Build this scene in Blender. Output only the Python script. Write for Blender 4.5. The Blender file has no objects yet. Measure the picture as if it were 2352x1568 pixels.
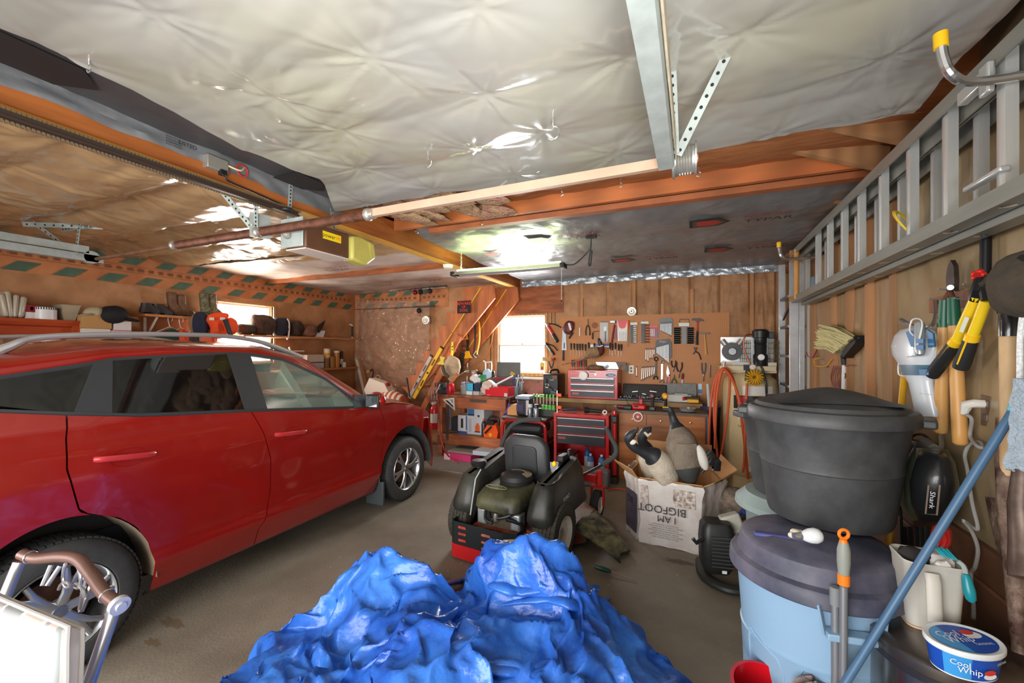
import bpy, math, random
from mathutils import Vector, Matrix, Euler, noise
SC = bpy.context.scene
COL = SC.collection
random.seed(7)
PI = math.pi
# ---------------------------------------------------------------- camera
EYE, FPX, VPX, HZN = 1.65, 975.0, 1592.0, 803.0
YAW = math.atan((VPX - 1176) / FPX)
SN, CS = math.sin(YAW), math.cos(YAW)
cam = bpy.data.cameras.new('camera'); cam.sensor_width = 36.0; cam.lens = FPX / 2352 * 36
cam.shift_y = (HZN - 784) / 2352; cam.clip_start = 0.05
camo = bpy.data.objects.new('camera', cam); COL.objects.link(camo)
camo.location = (0, 0, EYE); camo.rotation_euler = (PI / 2, 0, YAW)
SC.camera = camo
# ---------------------------------------------------------------- view, world, daylight
vs = SC.view_settings
SC.display_settings.display_device = 'sRGB'
vs.view_transform = 'Standard'; vs.look = 'None'; vs.gamma = 1; vs.use_curve_mapping = False
vs.exposure = 0.18
SC.cycles.use_denoising = True
SC.cycles.max_bounces = 9; SC.cycles.diffuse_bounces = 6; SC.cycles.transparent_max_bounces = 10
SC.cycles.sample_clamp_indirect = 6
wd = bpy.data.worlds.new('overcast_sky'); SC.world = wd; wd.use_nodes = True
bg = wd.node_tree.nodes['Background']; bg.inputs[0].default_value = (0.96, 0.98, 1.0, 1); bg.inputs[1].default_value = 2.6

def area(name, loc, target, sx, sy, watts, col=(1, 1, 1), spread=180):
    l = bpy.data.lights.new(name, 'AREA'); l.shape = 'RECTANGLE'; l.size = sx; l.size_y = sy
    l.energy = watts; l.color = col; l.spread = math.radians(spread)
    o = bpy.data.objects.new(name, l); COL.objects.link(o); o.location = loc
    o.rotation_euler = (Vector(target) - Vector(loc)).to_track_quat('-Z', 'Y').to_euler()
    return o
XR, XL, YB, YF, ZC = 1.12, -6.15, 6.50, -0.75, 2.78     # right, left, back, front walls, ceiling
area('added_front_daylight', (-2.6, YF - 6.0, 2.4), (-2.6, 5, 1.3), 11, 4.2, 1350, (1.0, 0.98, 0.94))  # added panel out of view, brightens the room through the front opening
area('daylight_back_window', (-2.6, YB + 0.16, 1.75), (-2.6, 0, 1.2), 0.75, 0.85, 75, (0.97, 0.98, 1))
area('daylight_left_window', (XL - 0.16, 4.28, 1.9), (0, 4.1, 1.0), 0.8, 0.85, 110, (1.0, 0.92, 0.8))
area('photographer_bounce_flash', (0.1, -0.45, 1.3), (-1.2, 1.6, 2.8), 1.0, 0.8, 52, (1.0, 0.97, 0.93), 105)

# ---------------------------------------------------------------- helpers
def P(u, v, X=None, Y=None, Z=None, t=None):
    """the point where the sight line of a photo pixel meets a plane of the room"""
    a = (u - 1176) / FPX; b = (HZN - v) / FPX
    d = Vector((-SN + a * CS, CS + a * SN, b))
    if X is not None: t = X / d.x
    elif Y is not None: t = Y / d.y
    elif Z is not None: t = (Z - EYE) / d.z
    return d * t + Vector((0, 0, EYE))

def lin(h):
    r = []
    for i in (0, 2, 4):
        c = int(h[i:i + 2], 16) / 255
        r.append(c / 12.92 if c < 0.04045 else ((c + 0.055) / 1.055) ** 2.4)
    return (r[0], r[1], r[2], 1)

MATS = {}
def M(col, rough=0.5, metal=0.0, var=0.0, vs=6.0, col2=None, bump=0.0, bs=30.0, coat=0.0, emit=0.0, trans=0.0, alpha=1.0, sx=None, spec=0.5, ior=1.45, det=4.0, wave=None):
    """one procedural material; var/col2 blend a second tone through noise, bump roughens, wave adds grain"""
    key = (col, rough, metal, var, vs, col2, bump, bs, coat, emit, trans, alpha, sx, spec, ior, det, wave)
    if key in MATS: return MATS[key]
    m = bpy.data.materials.new('surface_' + col); m.use_nodes = True
    nt = m.node_tree; N = nt.nodes; L = nt.links; b = N['Principled BSDF']
    I = b.inputs
    I['Base Color'].default_value = lin(col); I['Roughness'].default_value = rough; I['Metallic'].default_value = metal
    I['Specular IOR Level'].default_value = spec; I['IOR'].default_value = ior
    I['Coat Weight'].default_value = coat; I['Coat Roughness'].default_value = 0.06
    I['Transmission Weight'].default_value = trans; I['Alpha'].default_value = alpha
    if emit: I['Emission Color'].default_value = lin(col); I['Emission Strength'].default_value = emit
    m.diffuse_color = lin(col)
    if var or bump or col2 or wave:
        tc = N.new('ShaderNodeTexCoord'); mp = N.new('ShaderNodeMapping'); L.new(tc.outputs['Object'], mp.inputs[0])
        if sx: mp.inputs['Scale'].default_value = sx
    if var or col2:
        nz = N.new('ShaderNodeTexNoise'); nz.inputs['Scale'].default_value = vs; nz.inputs['Detail'].default_value = det
        nz.inputs['Roughness'].default_value = 0.6
        L.new(mp.outputs[0], nz.inputs[0])
        rp = N.new('ShaderNodeValToRGB'); rp.color_ramp.elements[0].position = 0.36; rp.color_ramp.elements[1].position = 0.66
        c1 = lin(col); c2 = lin(col2) if col2 else c1
        rp.color_ramp.elements[0].color = tuple(x * (1 - var) for x in c1[:3]) + (1,)
        rp.color_ramp.elements[1].color = tuple(min(1, x * (1 + var)) for x in c2[:3]) + (1,)
        L.new(nz.outputs[0], rp.inputs[0]); L.new(rp.outputs[0], I['Base Color'])
    if wave:
        wv = N.new('ShaderNodeTexWave'); wv.inputs['Scale'].default_value = wave; wv.inputs['Distortion'].default_value = 3
        wv.inputs['Detail'].default_value = 3
        L.new(mp.outputs[0], wv.inputs[0])
        mx = N.new('ShaderNodeMix'); mx.data_type = 'RGBA'; mx.blend_type = 'MULTIPLY'
        mx.inputs[0].default_value = 0.35
        src = rp.outputs[0] if (var or col2) else None
        if src: L.new(src, mx.inputs[6])
        else: mx.inputs[6].default_value = lin(col)
        L.new(wv.outputs[0], mx.inputs[7]); L.new(mx.outputs[2], I['Base Color'])
    if bump:
        n2 = N.new('ShaderNodeTexNoise'); n2.inputs['Scale'].default_value = bs; n2.inputs['Detail'].default_value = 3
        L.new(mp.outputs[0], n2.inputs[0])
        bp = N.new('ShaderNodeBump'); bp.inputs['Strength'].default_value = min(1, bump); bp.inputs['Distance'].default_value = 0.02 * max(1, bump)
        L.new(n2.outputs[0], bp.inputs['Height']); L.new(bp.outputs[0], I['Normal'])
    MATS[key] = m
    return m

def film(col, opac, rough=0.12, facing=True):
    """thin clear plastic film: mostly see-through with a glossy skin"""
    key = ('film', col, opac, rough)
    if key in MATS: return MATS[key]
    m = bpy.data.materials.new('clear_film_' + col); m.use_nodes = True
    nt = m.node_tree; N = nt.nodes; L = nt.links; b = N['Principled BSDF']
    b.inputs['Base Color'].default_value = lin(col); b.inputs['Roughness'].default_value = rough; b.inputs['Specular IOR Level'].default_value = 0.9
    tr = N.new('ShaderNodeBsdfTransparent'); lw = N.new('ShaderNodeLayerWeight'); lw.inputs[0].default_value = 0.3
    ma = N.new('ShaderNodeMath'); ma.operation = 'MULTIPLY_ADD'; ma.inputs[1].default_value = 0.5; ma.inputs[2].default_value = opac; ma.use_clamp = True
    L.new(lw.outputs['Fresnel'], ma.inputs[0])
    mx = N.new('ShaderNodeMixShader'); L.new(ma.outputs[0], mx.inputs[0]); L.new(tr.outputs[0], mx.inputs[1]); L.new(b.outputs[0], mx.inputs[2])
    L.new(mx.outputs[0], N['Material Output'].inputs[0])
    MATS[key] = m
    return m

WL = {}                                             # world position of every object, for parenting
def tag(o, label=None, cat=None, group=None, kind=None):
    if label: o['label'] = label
    if cat: o['category'] = cat
    if group: o['group'] = group
    if kind: o['kind'] = kind
    return o

def thing(name, label, cat, loc, group=None, kind=None):
    o = bpy.data.objects.new(name, None); COL.objects.link(o); o.empty_display_size = 0.05
    o.location = loc; WL[o.name] = Vector(loc)
    return tag(o, label, cat, group, kind)

def copy_tree(o, loc=None, rz=None, label=None, group=None, parent=None, scale=None):
    c = o.copy(); COL.objects.link(c)
    if parent: c.parent = parent
    if loc is not None: c.location = loc
    if rz is not None: c.rotation_euler = (0, 0, rz) if not isinstance(rz, tuple) else rz
    if scale: c.scale = (scale,) * 3
    if label: c['label'] = label
    if group: c['group'] = group
    WL[c.name] = Vector(c.location)
    for ch in list(o.children): copy_tree(ch, parent=c)
    return c

def rot(x=0, y=0, z=0): return Euler((math.radians(x), math.radians(y), math.radians(z)), 'XYZ').to_matrix().to_4x4()
def at(p, R=None): return Matrix.Translation(Vector(p)) @ (R if R else Matrix())
def frame(d, up=(0, 0, 1)):
    z = Vector(d).normalized(); x = Vector(up).cross(z)
    if x.length < 1e-5: x = Vector((1, 0, 0)).cross(z)
    if x.length < 1e-5: x = Vector((0, 1, 0)).cross(z)
    x.normalize(); return x, z.cross(x)

class G:
    """gathers shapes in world space and links them as one mesh object"""
    def __init__(s, mtx=None): s.v = []; s.f = []; s.k = []; s.M = mtx or Matrix(); s.mi = 0
    def add(s, vs, fs):
        o = len(s.v); M_ = s.M
        s.v += [tuple(M_ @ Vector(p)) for p in vs]
        for f in fs: s.f.append([i + o for i in f]); s.k.append(s.mi)
        return s
    def box(s, c, d, R=None):
        x, y, z = (q / 2 for q in d); T = at(c, R)
        vs = [T @ Vector(p) for p in ((-x, -y, -z), (x, -y, -z), (x, y, -z), (-x, y, -z), (-x, -y, z), (x, -y, z), (x, y, z), (-x, y, z))]
        return s.add(vs, [(0, 3, 2, 1), (4, 5, 6, 7), (0, 1, 5, 4), (1, 2, 6, 5), (2, 3, 7, 6), (3, 0, 4, 7)])
    def bar(s, a, b, w, h, up=(0, 0, 1)):
        a = Vector(a); b = Vector(b); x, y = frame(b - a, up)
        vs = [p + x * i * w / 2 + y * j * h / 2 for p in (a, b) for i, j in ((-1, -1), (1, -1), (1, 1), (-1, 1))]
        return s.add(vs, [(0, 3, 2, 1), (4, 5, 6, 7), (0, 1, 5, 4), (1, 2, 6, 5), (2, 3, 7, 6), (3, 0, 4, 7)])
    def loft(s, rings, cap=True, close=True, mis=None):
        """rings: lists of points, all of one length"""
        n = len(rings[0]); vs = [p for r in rings for p in r]; keep = s.mi
        o = len(s.v); M_ = s.M
        s.v += [tuple(M_ @ Vector(p)) for p in vs]
        for i in range(len(rings) - 1):
            if mis: s.mi = mis[i]
            for j in range(n if close else n - 1):
                k = (j + 1) % n
                s.f.append([o + i * n + j, o + i * n + k, o + i * n + n + k, o + i * n + n + j]); s.k.append(s.mi)
        if cap and close:
            s.f.append([o + j for j in range(n)][::-1]); s.k.append(mis[0] if mis else s.mi)
            s.f.append([o + (len(rings) - 1) * n + j for j in range(n)]); s.k.append(mis[-1] if mis else s.mi)
        s.mi = keep
        return s
    def tube(s, path, r, seg=8, cap=True, mis=None, up=(0, 0, 1), flat=1.0):
        """a round bar along a path; r is a number, a list, or a list of (across, up) pairs"""
        path = [Vector(p) for p in path]; n = len(path); rings = []; px = None
        for i, p in enumerate(path):
            d = path[min(i + 1, n - 1)] - path[max(i - 1, 0)]
            if px is None: x, y = frame(d, up)
            else:
                z = d.normalized(); x = px - z * px.dot(z)
                if x.length < 1e-6: x, y = frame(d, up)
                else: x.normalize(); y = z.cross(x)
            px = x; q = r[i] if isinstance(r, (list, tuple)) else r
            rx, ry = q if isinstance(q, (list, tuple)) else (q, q * flat)
            rings.append([p + x * math.cos(2 * PI * k / seg) * rx + y * math.sin(2 * PI * k / seg) * ry for k in range(seg)])
        return s.loft(rings, cap, mis=mis)
    def cyl(s, a, b, r, r2=None, seg=16): return s.tube([a, b], [r, r if r2 is None else r2], seg)
    def lathe(s, prof, c=(0, 0, 0), axis=(0, 0, 1), seg=24, cap=True, sx=1.0, sy=1.0, mis=None):
        """prof: (radius, height) pairs turned round an axis"""
        x, y = frame(axis); z = Vector(axis).normalized(); c = Vector(c)
        rings = [[c + z * h + x * math.cos(2 * PI * k / seg) * r * sx + y * math.sin(2 * PI * k / seg) * r * sy for k in range(seg)] for r, h in prof]
        return s.loft(rings, cap, mis=mis)
    def prism(s, poly, fn, d):
        """poly: 2-D outline; fn(x, y, depth) -> point; d: (front, back) depths"""
        n = len(poly); vs = [fn(x, y, d[0]) for x, y in poly] + [fn(x, y, d[1]) for x, y in poly]
        return s.add(vs, [list(range(n))[::-1], list(range(n, 2 * n))] + [(i, (i + 1) % n, n + (i + 1) % n, n + i) for i in range(n)])
    def grid(s, fn, nu, nv):
        vs = [fn(i / nu, j / nv) for j in range(nv + 1) for i in range(nu + 1)]; w = nu + 1
        return s.add(vs, [(j * w + i, j * w + i + 1, j * w + w + i + 1, j * w + w + i) for j in range(nv) for i in range(nu)])
    def ball(s, c, r, seg=16, rings=10, R=None, fn=None):
        r = (r, r, r) if not isinstance(r, (tuple, list)) else r; T = at(c, R); rr = []
        for i in range(1, rings):
            a = PI * i / rings
            rr.append([T @ Vector((r[0] * math.sin(a) * math.cos(2 * PI * k / seg), r[1] * math.sin(a) * math.sin(2 * PI * k / seg), -r[2] * math.cos(a))) for k in range(seg)])
        if fn: rr = [[fn(p) for p in q] for q in rr]
        return s.loft(rr)
    def ring(s, c, axis, R_, r, seg=28, sec=8, a0=0, a1=2 * PI):
        x, y = frame(axis); c = Vector(c); full = abs(a1 - a0 - 2 * PI) < 1e-6
        n = seg + 1; pts = [c + x * math.cos(a0 + (a1 - a0) * i / seg) * R_ + y * math.sin(a0 + (a1 - a0) * i / seg) * R_ for i in range(n)]
        return s.tube(pts, r, sec, cap=not full)
    def ob(s, name, mat, par=None, label=None, cat=None, group=None, kind=None, ang=35, bev=0.0, sub=0, solid=0.0, origin=None, seg=2):
        me = bpy.data.meshes.new(name); vs = s.v
        if par is not None: o0 = WL[par.name]
        elif origin is not None: o0 = Vector(origin)
        else:
            xs = [p[0] for p in vs]; ys = [p[1] for p in vs]; zs = [p[2] for p in vs]
            o0 = Vector(((min(xs) + max(xs)) / 2, (min(ys) + max(ys)) / 2, min(zs)))
        me.from_pydata([(p[0] - o0.x, p[1] - o0.y, p[2] - o0.z) for p in vs], [], s.f)
        for m in (mat if isinstance(mat, (list, tuple)) else [mat]): me.materials.append(m)
        if any(s.k): me.polygons.foreach_set('material_index', s.k)
        if ang:
            me.polygons.foreach_set('use_smooth', [True] * len(me.polygons)); me.set_sharp_from_angle(angle=math.radians(ang))
        me.update()
        o = bpy.data.objects.new(name, me); COL.objects.link(o)
        if par is not None: o.parent = par; WL[o.name] = o0
        else: o.location = o0; WL[o.name] = o0
        if solid:
            q = o.modifiers.new('thickness', 'SOLIDIFY'); q.thickness = solid; q.offset = -1
            q = o.modifiers.new('crisp_rim', 'EDGE_SPLIT'); q.split_angle = math.radians(50)
        if bev:
            q = o.modifiers.new('soft_edges', 'BEVEL'); q.width = bev; q.segments = seg; q.limit_method = 'ANGLE'; q.angle_limit = math.radians(40)
        if sub: q = o.modifiers.new('round', 'SUBSURF'); q.levels = sub; q.render_levels = sub
        return tag(o, label, cat, group, kind)

def words(txt, name, mat, par, p, right, up, size, depth=0.0006, squash=1.0, shear=0.0, center=True):
    """lettering as a mesh on the plane through p spanned by right and up; size is the letter height"""
    cu = bpy.data.curves.new('lettering', 'FONT'); cu.body = txt; cu.size = 1.0; cu.extrude = 0.0; cu.shear = shear
    cu.align_x = 'CENTER' if center else 'LEFT'; cu.align_y = 'CENTER'; cu.resolution_u = 2; cu.space_line = 0.85
    to = bpy.data.objects.new('lettering', cu); COL.objects.link(to)
    me0 = to.evaluated_get(bpy.context.evaluated_depsgraph_get()).to_mesh()
    vs = [v.co.copy() for v in me0.vertices]; fs = [list(f.vertices) for f in me0.polygons]
    bpy.data.objects.remove(to); bpy.data.curves.remove(cu)
    r = Vector(right).normalized() * size * squash * 1.4; u = Vector(up).normalized() * size * 1.4
    n = r.cross(u).normalized() * depth; g = G()
    g.add([Vector(p) + r * v.x + u * v.y + n for v in vs], fs)
    return g.ob(name, mat, par, ang=0)

def nz(x, y, z=0.0): return noise.noise(Vector((x, y, z)))
def fbm(x, y, z=0.0, o=4):
    s = 0; a = 1; f = 1
    for _ in range(o): s += a * nz(x * f, y * f, z + f); a *= 0.5; f *= 2.03
    return s
def ridge(x, y, z=0.0): return 1 - abs(nz(x, y, z)) * 2
def lerp(a, b, t): return a + (b - a) * t
def interp(pts, x):
    if x <= pts[0][0]: return pts[0][1]
    for (a, fa), (b, fb) in zip(pts, pts[1:]):
        if x <= b: return fa + (fb - fa) * (x - a) / (b - a)
    return pts[-1][1]
def smooth(pts, n=6):
    """a rounded path through points"""
    pts = [Vector(p) for p in pts]; out = []
    for i in range(len(pts) - 1):
        p0 = pts[max(i - 1, 0)]; p1 = pts[i]; p2 = pts[i + 1]; p3 = pts[min(i + 2, len(pts) - 1)]
        for k in range(n):
            t = k / n
            out.append(0.5 * ((2 * p1) + (p2 - p0) * t + (2 * p0 - 5 * p1 + 4 * p2 - p3) * t * t + (3 * p1 - p0 - 3 * p2 + p3) * t ** 3))
    return out + [pts[-1]]
def rrect(w, h, r, n=4, cx=0, cy=0):
    out = []
    for sx, sy, a in ((1, 1, 0), (-1, 1, 90), (-1, -1, 180), (1, -1, 270)):
        for k in range(n + 1):
            t = math.radians(a + 90 * k / n)
            out.append((cx + sx * (w / 2 - r) + r * math.cos(t), cy + sy * (h / 2 - r) + r * math.sin(t)))
    return out
FLAT = lambda y: (lambda a, b, d: (a, y - d, b))       # outline in x, z on a plane facing the camera
def hexa(u): return u
# common surfaces
STEEL = M('b4b6b8', 0.35, 0.7); CHROME = M('d8dadc', 0.18, 0.9); GALV = M('aab4b1', 0.42, 0.25, 0.1, 14)
BLACK = M('1c1c1e', 0.45); RUBBER = M('2a2a2b', 0.8, 0, 0.15, 30); DARK = M('101011', 0.6)
WHITE = M('e9e9ea', 0.4); RED = M('c11a1f', 0.32); YEL = M('f2c11c', 0.4); ORANGE = M('ee5a1b', 0.4)
FIR = M('b0693c', 0.6, 0, 0.22, 3.0, 'c07a48', sx=(1, 1, 6)); RUST = M('5f3a28', 0.8, 0, 0.3, 20)
KRAFT = M('a9764c', 0.62, 0, 0.14, 2.5, 'b5835a', bump=0.55, bs=9)
CARD = M('b98a5c', 0.75, 0, 0.1, 4)
# ================================================================ the room
S = 'structure'
g = G(); g.box(((XL + XR) / 2, (YB + YF) / 2 - 1.5, -0.05), (XR - XL + 0.4, YB - YF + 3.6, 0.1))
fl = g.ob('floor', M('7d7263', 0.55, 0, 0.14, 1.3, '8b8173', bump=0.12, bs=60, det=9), kind=S)
# stains and crumbs on the slab
for u, v, r, c in ((1000, 1330, 0.16, '7d5e3c'), (395, 1430, 0.09, '7a5a30'), (350, 1475, 0.06, '7a5a30'), (1560, 1290, 0.1, '5a5148')):
    q = P(u, v, Z=0); g = G()
    g.add([q + Vector((math.cos(a * 0.3) * r * (1 + 0.35 * math.sin(a * 1.7)), math.sin(a * 0.3) * r * 0.4 * (1 + 0.3 * math.cos(a * 2.3)), 0.0012)) for a in range(21)], [list(range(21))])
    g.ob('stain', M(c, 0.7, 0, 0.2, 20, alpha=0.35), fl)

def wall_with_hole(name, fn, w, h, holes, mat, th=0.12):
    """fn(s, z, depth) -> point; holes: (s0, s1, z0, z1)"""
    ss = sorted({0, w, *[x for q in holes for x in q[:2]]}); zs = sorted({0, h, *[x for q in holes for x in q[2:]]})
    g = G()
    for a, b in zip(ss, ss[1:]):
        for c, d in zip(zs, zs[1:]):
            if any(q[0] <= a and b <= q[1] and q[2] <= c and d <= q[3] for q in holes): continue
            g.add([fn(x, z, e) for e in (0, th) for x, z in ((a, c), (b, c), (b, d), (a, d))],
                  [(0, 1, 2, 3), (7, 6, 5, 4), (0, 4, 5, 1), (1, 5, 6, 2), (2, 6, 7, 3), (3, 7, 4, 0)])
    return g.ob(name, mat, kind=S, ang=0)
WX0, WX1, WZ0, WZ1 = -3.02, -2.19, 1.27, 2.21          # back window opening
wb = wall_with_hole('wall_back', lambda s, z, d: (XL + s, YB + d, z), XR - XL, 3.5, [(WX0 - XL, WX1 - XL, WZ0, WZ1)], KRAFT)
LY0, LY1, LZ0, LZ1 = 3.85, 4.72, 1.45, 2.33            # left window opening
wl = wall_with_hole('wall_left', lambda s, z, d: (XL - d, YF + s, z), YB - YF, 3.5, [(LY0 - YF, LY1 - YF, LZ0, LZ1)], KRAFT)
wr = wall_with_hole('wall_right', lambda s, z, d: (XR + d, YF + s, z), YB - YF, 3.5, [], M('8f7350', 0.5, 0, 0.15, 1.6, '9a8160', bump=0.5, bs=5))
wf = wall_with_hole('wall_front', lambda s, z, d: (XL + s, YF - d, z), XR - XL, 3.5, [(1.31, 6.21, 0, 2.3)], M('8c7355', 0.7, 0, 0.1, 2))  # door opening added in this unseen wall to let the front light in
g = G(); g.box(((XL + XR) / 2, (YB + YF) / 2, 3.44), (XR - XL + 0.3, YB - YF + 0.3, 0.08))
ce = g.ob('ceiling', M('5a3a26', 0.8, 0, 0.25, 2, sx=(1, 6, 1)), kind=S)
# windows: painted sash, muntin, glass, wood casing
SASH = M('e8e4d8', 0.45); GLASS = film('f4fbff', 0.03, 0.03); CASE = M('b5814f', 0.6, 0, 0.15, 5, wave=4)
def window(n, fn, s0, s1, z0, z1, mid):
    """fn(s, z, depth into the wall)"""
    def fr(g, a, b, c, d, w, e0, e1):
        for q in ((a, b, c, c + w), (a, b, d - w, d), (a, a + w, c + w, d - w), (b - w, b, c + w, d - w)):
            g.add([fn(x, z, e) for e in (e0, e1) for x, z in ((q[0], q[2]), (q[1], q[2]), (q[1], q[3]), (q[0], q[3]))],
                  [(0, 1, 2, 3), (7, 6, 5, 4), (0, 4, 5, 1), (1, 5, 6, 2), (2, 6, 7, 3), (3, 7, 4, 0)])
    g = G(); fr(g, s0 - 0.045, s1 + 0.045, z0 - 0.05, z1 + 0.045, 0.045, -0.02, 0.03)
    w = g.ob('window_%d' % n, CASE, kind=S)
    g = G(); fr(g, s0, s1, z0, mid + 0.015, 0.028, 0.03, 0.06); g.ob('lower_sash', SASH, w)
    g = G(); fr(g, s0, s1, mid - 0.015, z1, 0.028, 0.06, 0.09); g.ob('upper_sash', SASH, w)
    for a, b, e in ((z0 + 0.028, mid - 0.013, 0.045), (mid + 0.013, z1 - 0.028, 0.075)):
        g = G(); g.add([fn(x, z, e) for x, z in ((s0 + 0.028, a), (s1 - 0.028, a), (s1 - 0.028, b), (s0 + 0.028, b))], [(0, 1, 2, 3)]); g.ob('pane', GLASS, w, ang=0)
    g = G(); m_ = (s0 + s1) / 2; c = Vector(fn(m_, mid + 0.025, 0.05)); g.box(c, (0.04, 0.02, 0.015)); g.ob('sash_lock', M('a08c60', 0.35, 0.8), w)
    return w
w1 = window(1, lambda s, z, d: (s, YB + d, z), WX0, WX1, WZ0, WZ1, 1.72)
w2 = window(2, lambda s, z, d: (XL - d, s, z), LY0, LY1, LZ0, LZ1, 1.88)
G().box(((WX0 + WX1) / 2 + 0.02, YB - 0.03, WZ0 - 0.08), (0.98, 0.1, 0.03)).ob('sill', SASH, w1, label='white window sill board')
# ---- back wall, left of the window: printed kraft bands, posts, header and sill framing
BAND = M('b06c40', 0.6, 0, 0.1, 3, 'bd7a4c', bump=0.3, bs=7); GREEN = M('4c6350', 0.65, 0, 0.15, 9)
def band(fn, s0, s1, par, za=2.42, zb=2.80):
    G().grid(lambda a, b: fn(lerp(s0, s1, a), lerp(za, zb, b), 0.006 + 0.006 * nz(a * 20, b * 3)), 60, 6).ob('printed_kraft_band', BAND, par)
    g = G(); k = 0; s = s0 + 0.05
    while s < s1 - 0.3:
        for z, h in ((zb - 0.09, 0.1), (za + 0.06, 0.1)):
            d = 0.16 if z < 2.6 else 0.0
            p = [(s + d, z - h / 2), (s + d + 0.17, z - h / 2), (s + d + 0.29, z + h / 2), (s + d + 0.12, z + h / 2)]
            if p[2][0] < s1: g.add([fn(x, y, 0.016) for x, y in p], [(0, 1, 2, 3)])
        s += 0.36
    g.ob('green_print', GREEN, par, ang=0)
    g = G(); s = s0 + 0.02
    while s < s1 - 0.08:
        w = 0.05 + 0.02 * nz(s * 9, 1); g.add([fn(x, y, 0.016) for x, y in ((s, 2.585), (s + w, 2.585), (s + w, 2.625), (s, 2.625))], [(0, 1, 2, 3)]); s += 0.105
    for y in (2.565, 2.642): g.add([fn(x, q, 0.016) for x, q in ((s0, y), (s1, y), (s1, y + 0.004), (s0, y + 0.004))], [(0, 1, 2, 3)])
    g.ob('brown_print', M('7d4a2c', 0.7), par, ang=0)
band(lambda s, z, d: (XL + d, s, z), YF + 0.2, YB - 0.02, wl)
band(lambda s, z, d: (s, YB - d, z), XL + 0.02, -4.0, wb)
for x, z0, z1 in ((-6.02, 2.2, 2.7), (-4.62, 2.25, 2.68)):
    G().box((x, YB - 0.025, (z0 + z1) / 2), (0.06, 0.04, z1 - z0)).ob('stud_end', FIR, wb)
# window header and jacks
DFIR = M('8a4a26', 0.6, 0, 0.25, 2.5, '9c572e', sx=(1, 1, 5))
G().box((-2.42, YB - 0.02, 2.46), (1.08, 0.03, 0.44)).ob('window_header', DFIR, wb)
for x in (-3.12, -3.18, -2.10, -2.04):
    G().box((x, YB - 0.02, 1.62), (0.04, 0.03, 1.24)).ob('window_jack', CASE, wb)
G().box((-2.6, YB - 0.02, 0.7), (1.1, 0.03, 0.9)).ob('pink_insulation', M('a87a5c', 0.9, 0, 0.3, 6, 'b0706a', bump=0.8, bs=14), wb)
# kraft-faced batts, wrinkled, right of the window
def batt(x0, x1, z0, z1, seed, amp=0.02):
    g = G(); g.grid(lambda a, b: (lerp(x0, x1, a), YB - 0.012 - amp * (0.6 + 0.55 * fbm(a * 2.2 + seed, b * 4.5, seed, 4) + 0.35 * ridge(a * 2.2 + seed, b * 7 + 1.2 * nz(a * 3, b * 3, seed)) * (1 - (2 * a - 1) ** 2)) * min(1, 12 * a, 12 * (1 - a)), lerp(z0, z1, b)), 22, 46)
    return g.ob('kraft_batt', M('9a6c47', 0.6, 0, 0.16, 3, 'a67a54', bump=0.4, bs=16), wb)
xs = [-1.98, -1.60, -1.19, -0.80, -0.41, -0.01, 0.36, 0.72, 1.02]
for i, (a, b) in enumerate(zip(xs, xs[1:])): batt(a + 0.02, b - 0.02, 0.4, 2.74, i * 3.7, 0.016 if i < 3 else 0.03)
for x, z0, z1 in ((-1.585, 2.16, 2.45), (-0.015, 2.12, 2.5), (-0.8, 2.16, 2.74), (0.72, 0.4, 2.74)):
    G().box((x, YB - 0.03, (z0 + z1) / 2), (0.045, 0.03, z1 - z0)).ob('stud_face', M('b07c50', 0.65, 0, 0.1, 3), wb)
# ---- right wall: bare studs, kraft batts and taped poly film
STUD = M('c39468', 0.6, 0, 0.16, 3, 'b27e54', sx=(1, 1, 0.25), wave=2.5)
for i, y in enumerate((5.02, 4.35, 3.95, 3.55, 3.16)):
    G().box((XR - 0.03, y, 1.4), (0.05, 0.045, 2.76)).ob('wall_stud', STUD, wr)
for i, (a, b) in enumerate(((4.40, 4.98), (4.0, 4.32), (3.58, 3.92), (3.2, 3.52))):
    g = G(); g.grid(lambda s, t: (XR - 0.008 - 0.022 * (0.6 + 0.7 * fbm(s * 2 + i * 5, t * 5, i, 3)) * min(1, 10 * s, 10 * (1 - s)), lerp(a, b, s), lerp(0.05, 2.76, t)), 14, 50)
    g.ob('kraft_batt', M('a3835a', 0.5, 0, 0.2, 2.5, '91704a', bump=0.3, bs=10), wr)
G().box((XR - 0.015, 5.62, 1.4), (0.02, 1.14, 2.76)).ob('drywall_panel', M('b9b2a6', 0.75, 0, 0.06, 2), wr)
g = G(); g.grid(lambda s, t: (XR - 0.025 - 0.014 * fbm(s * 9, t * 3, 4, 4) - 0.012 * ridge(s * 14 + 2 * nz(s * 5, t * 5), t * 2.2, 8), lerp(-0.7, 3.14, s), lerp(0.0, 2.76, t)), 110, 60)
g.ob('poly_film', M('968163', 0.2, 0, 0.16, 1.5, 'a08d6c', bump=0.15, bs=8, spec=0.55), wr)
G().box((XR - 0.06, 3.9, 2.68), (0.09, 5.1, 0.09)).ob('top_plate', M('b9824c', 0.6, 0, 0.2, 3), wr)
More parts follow.
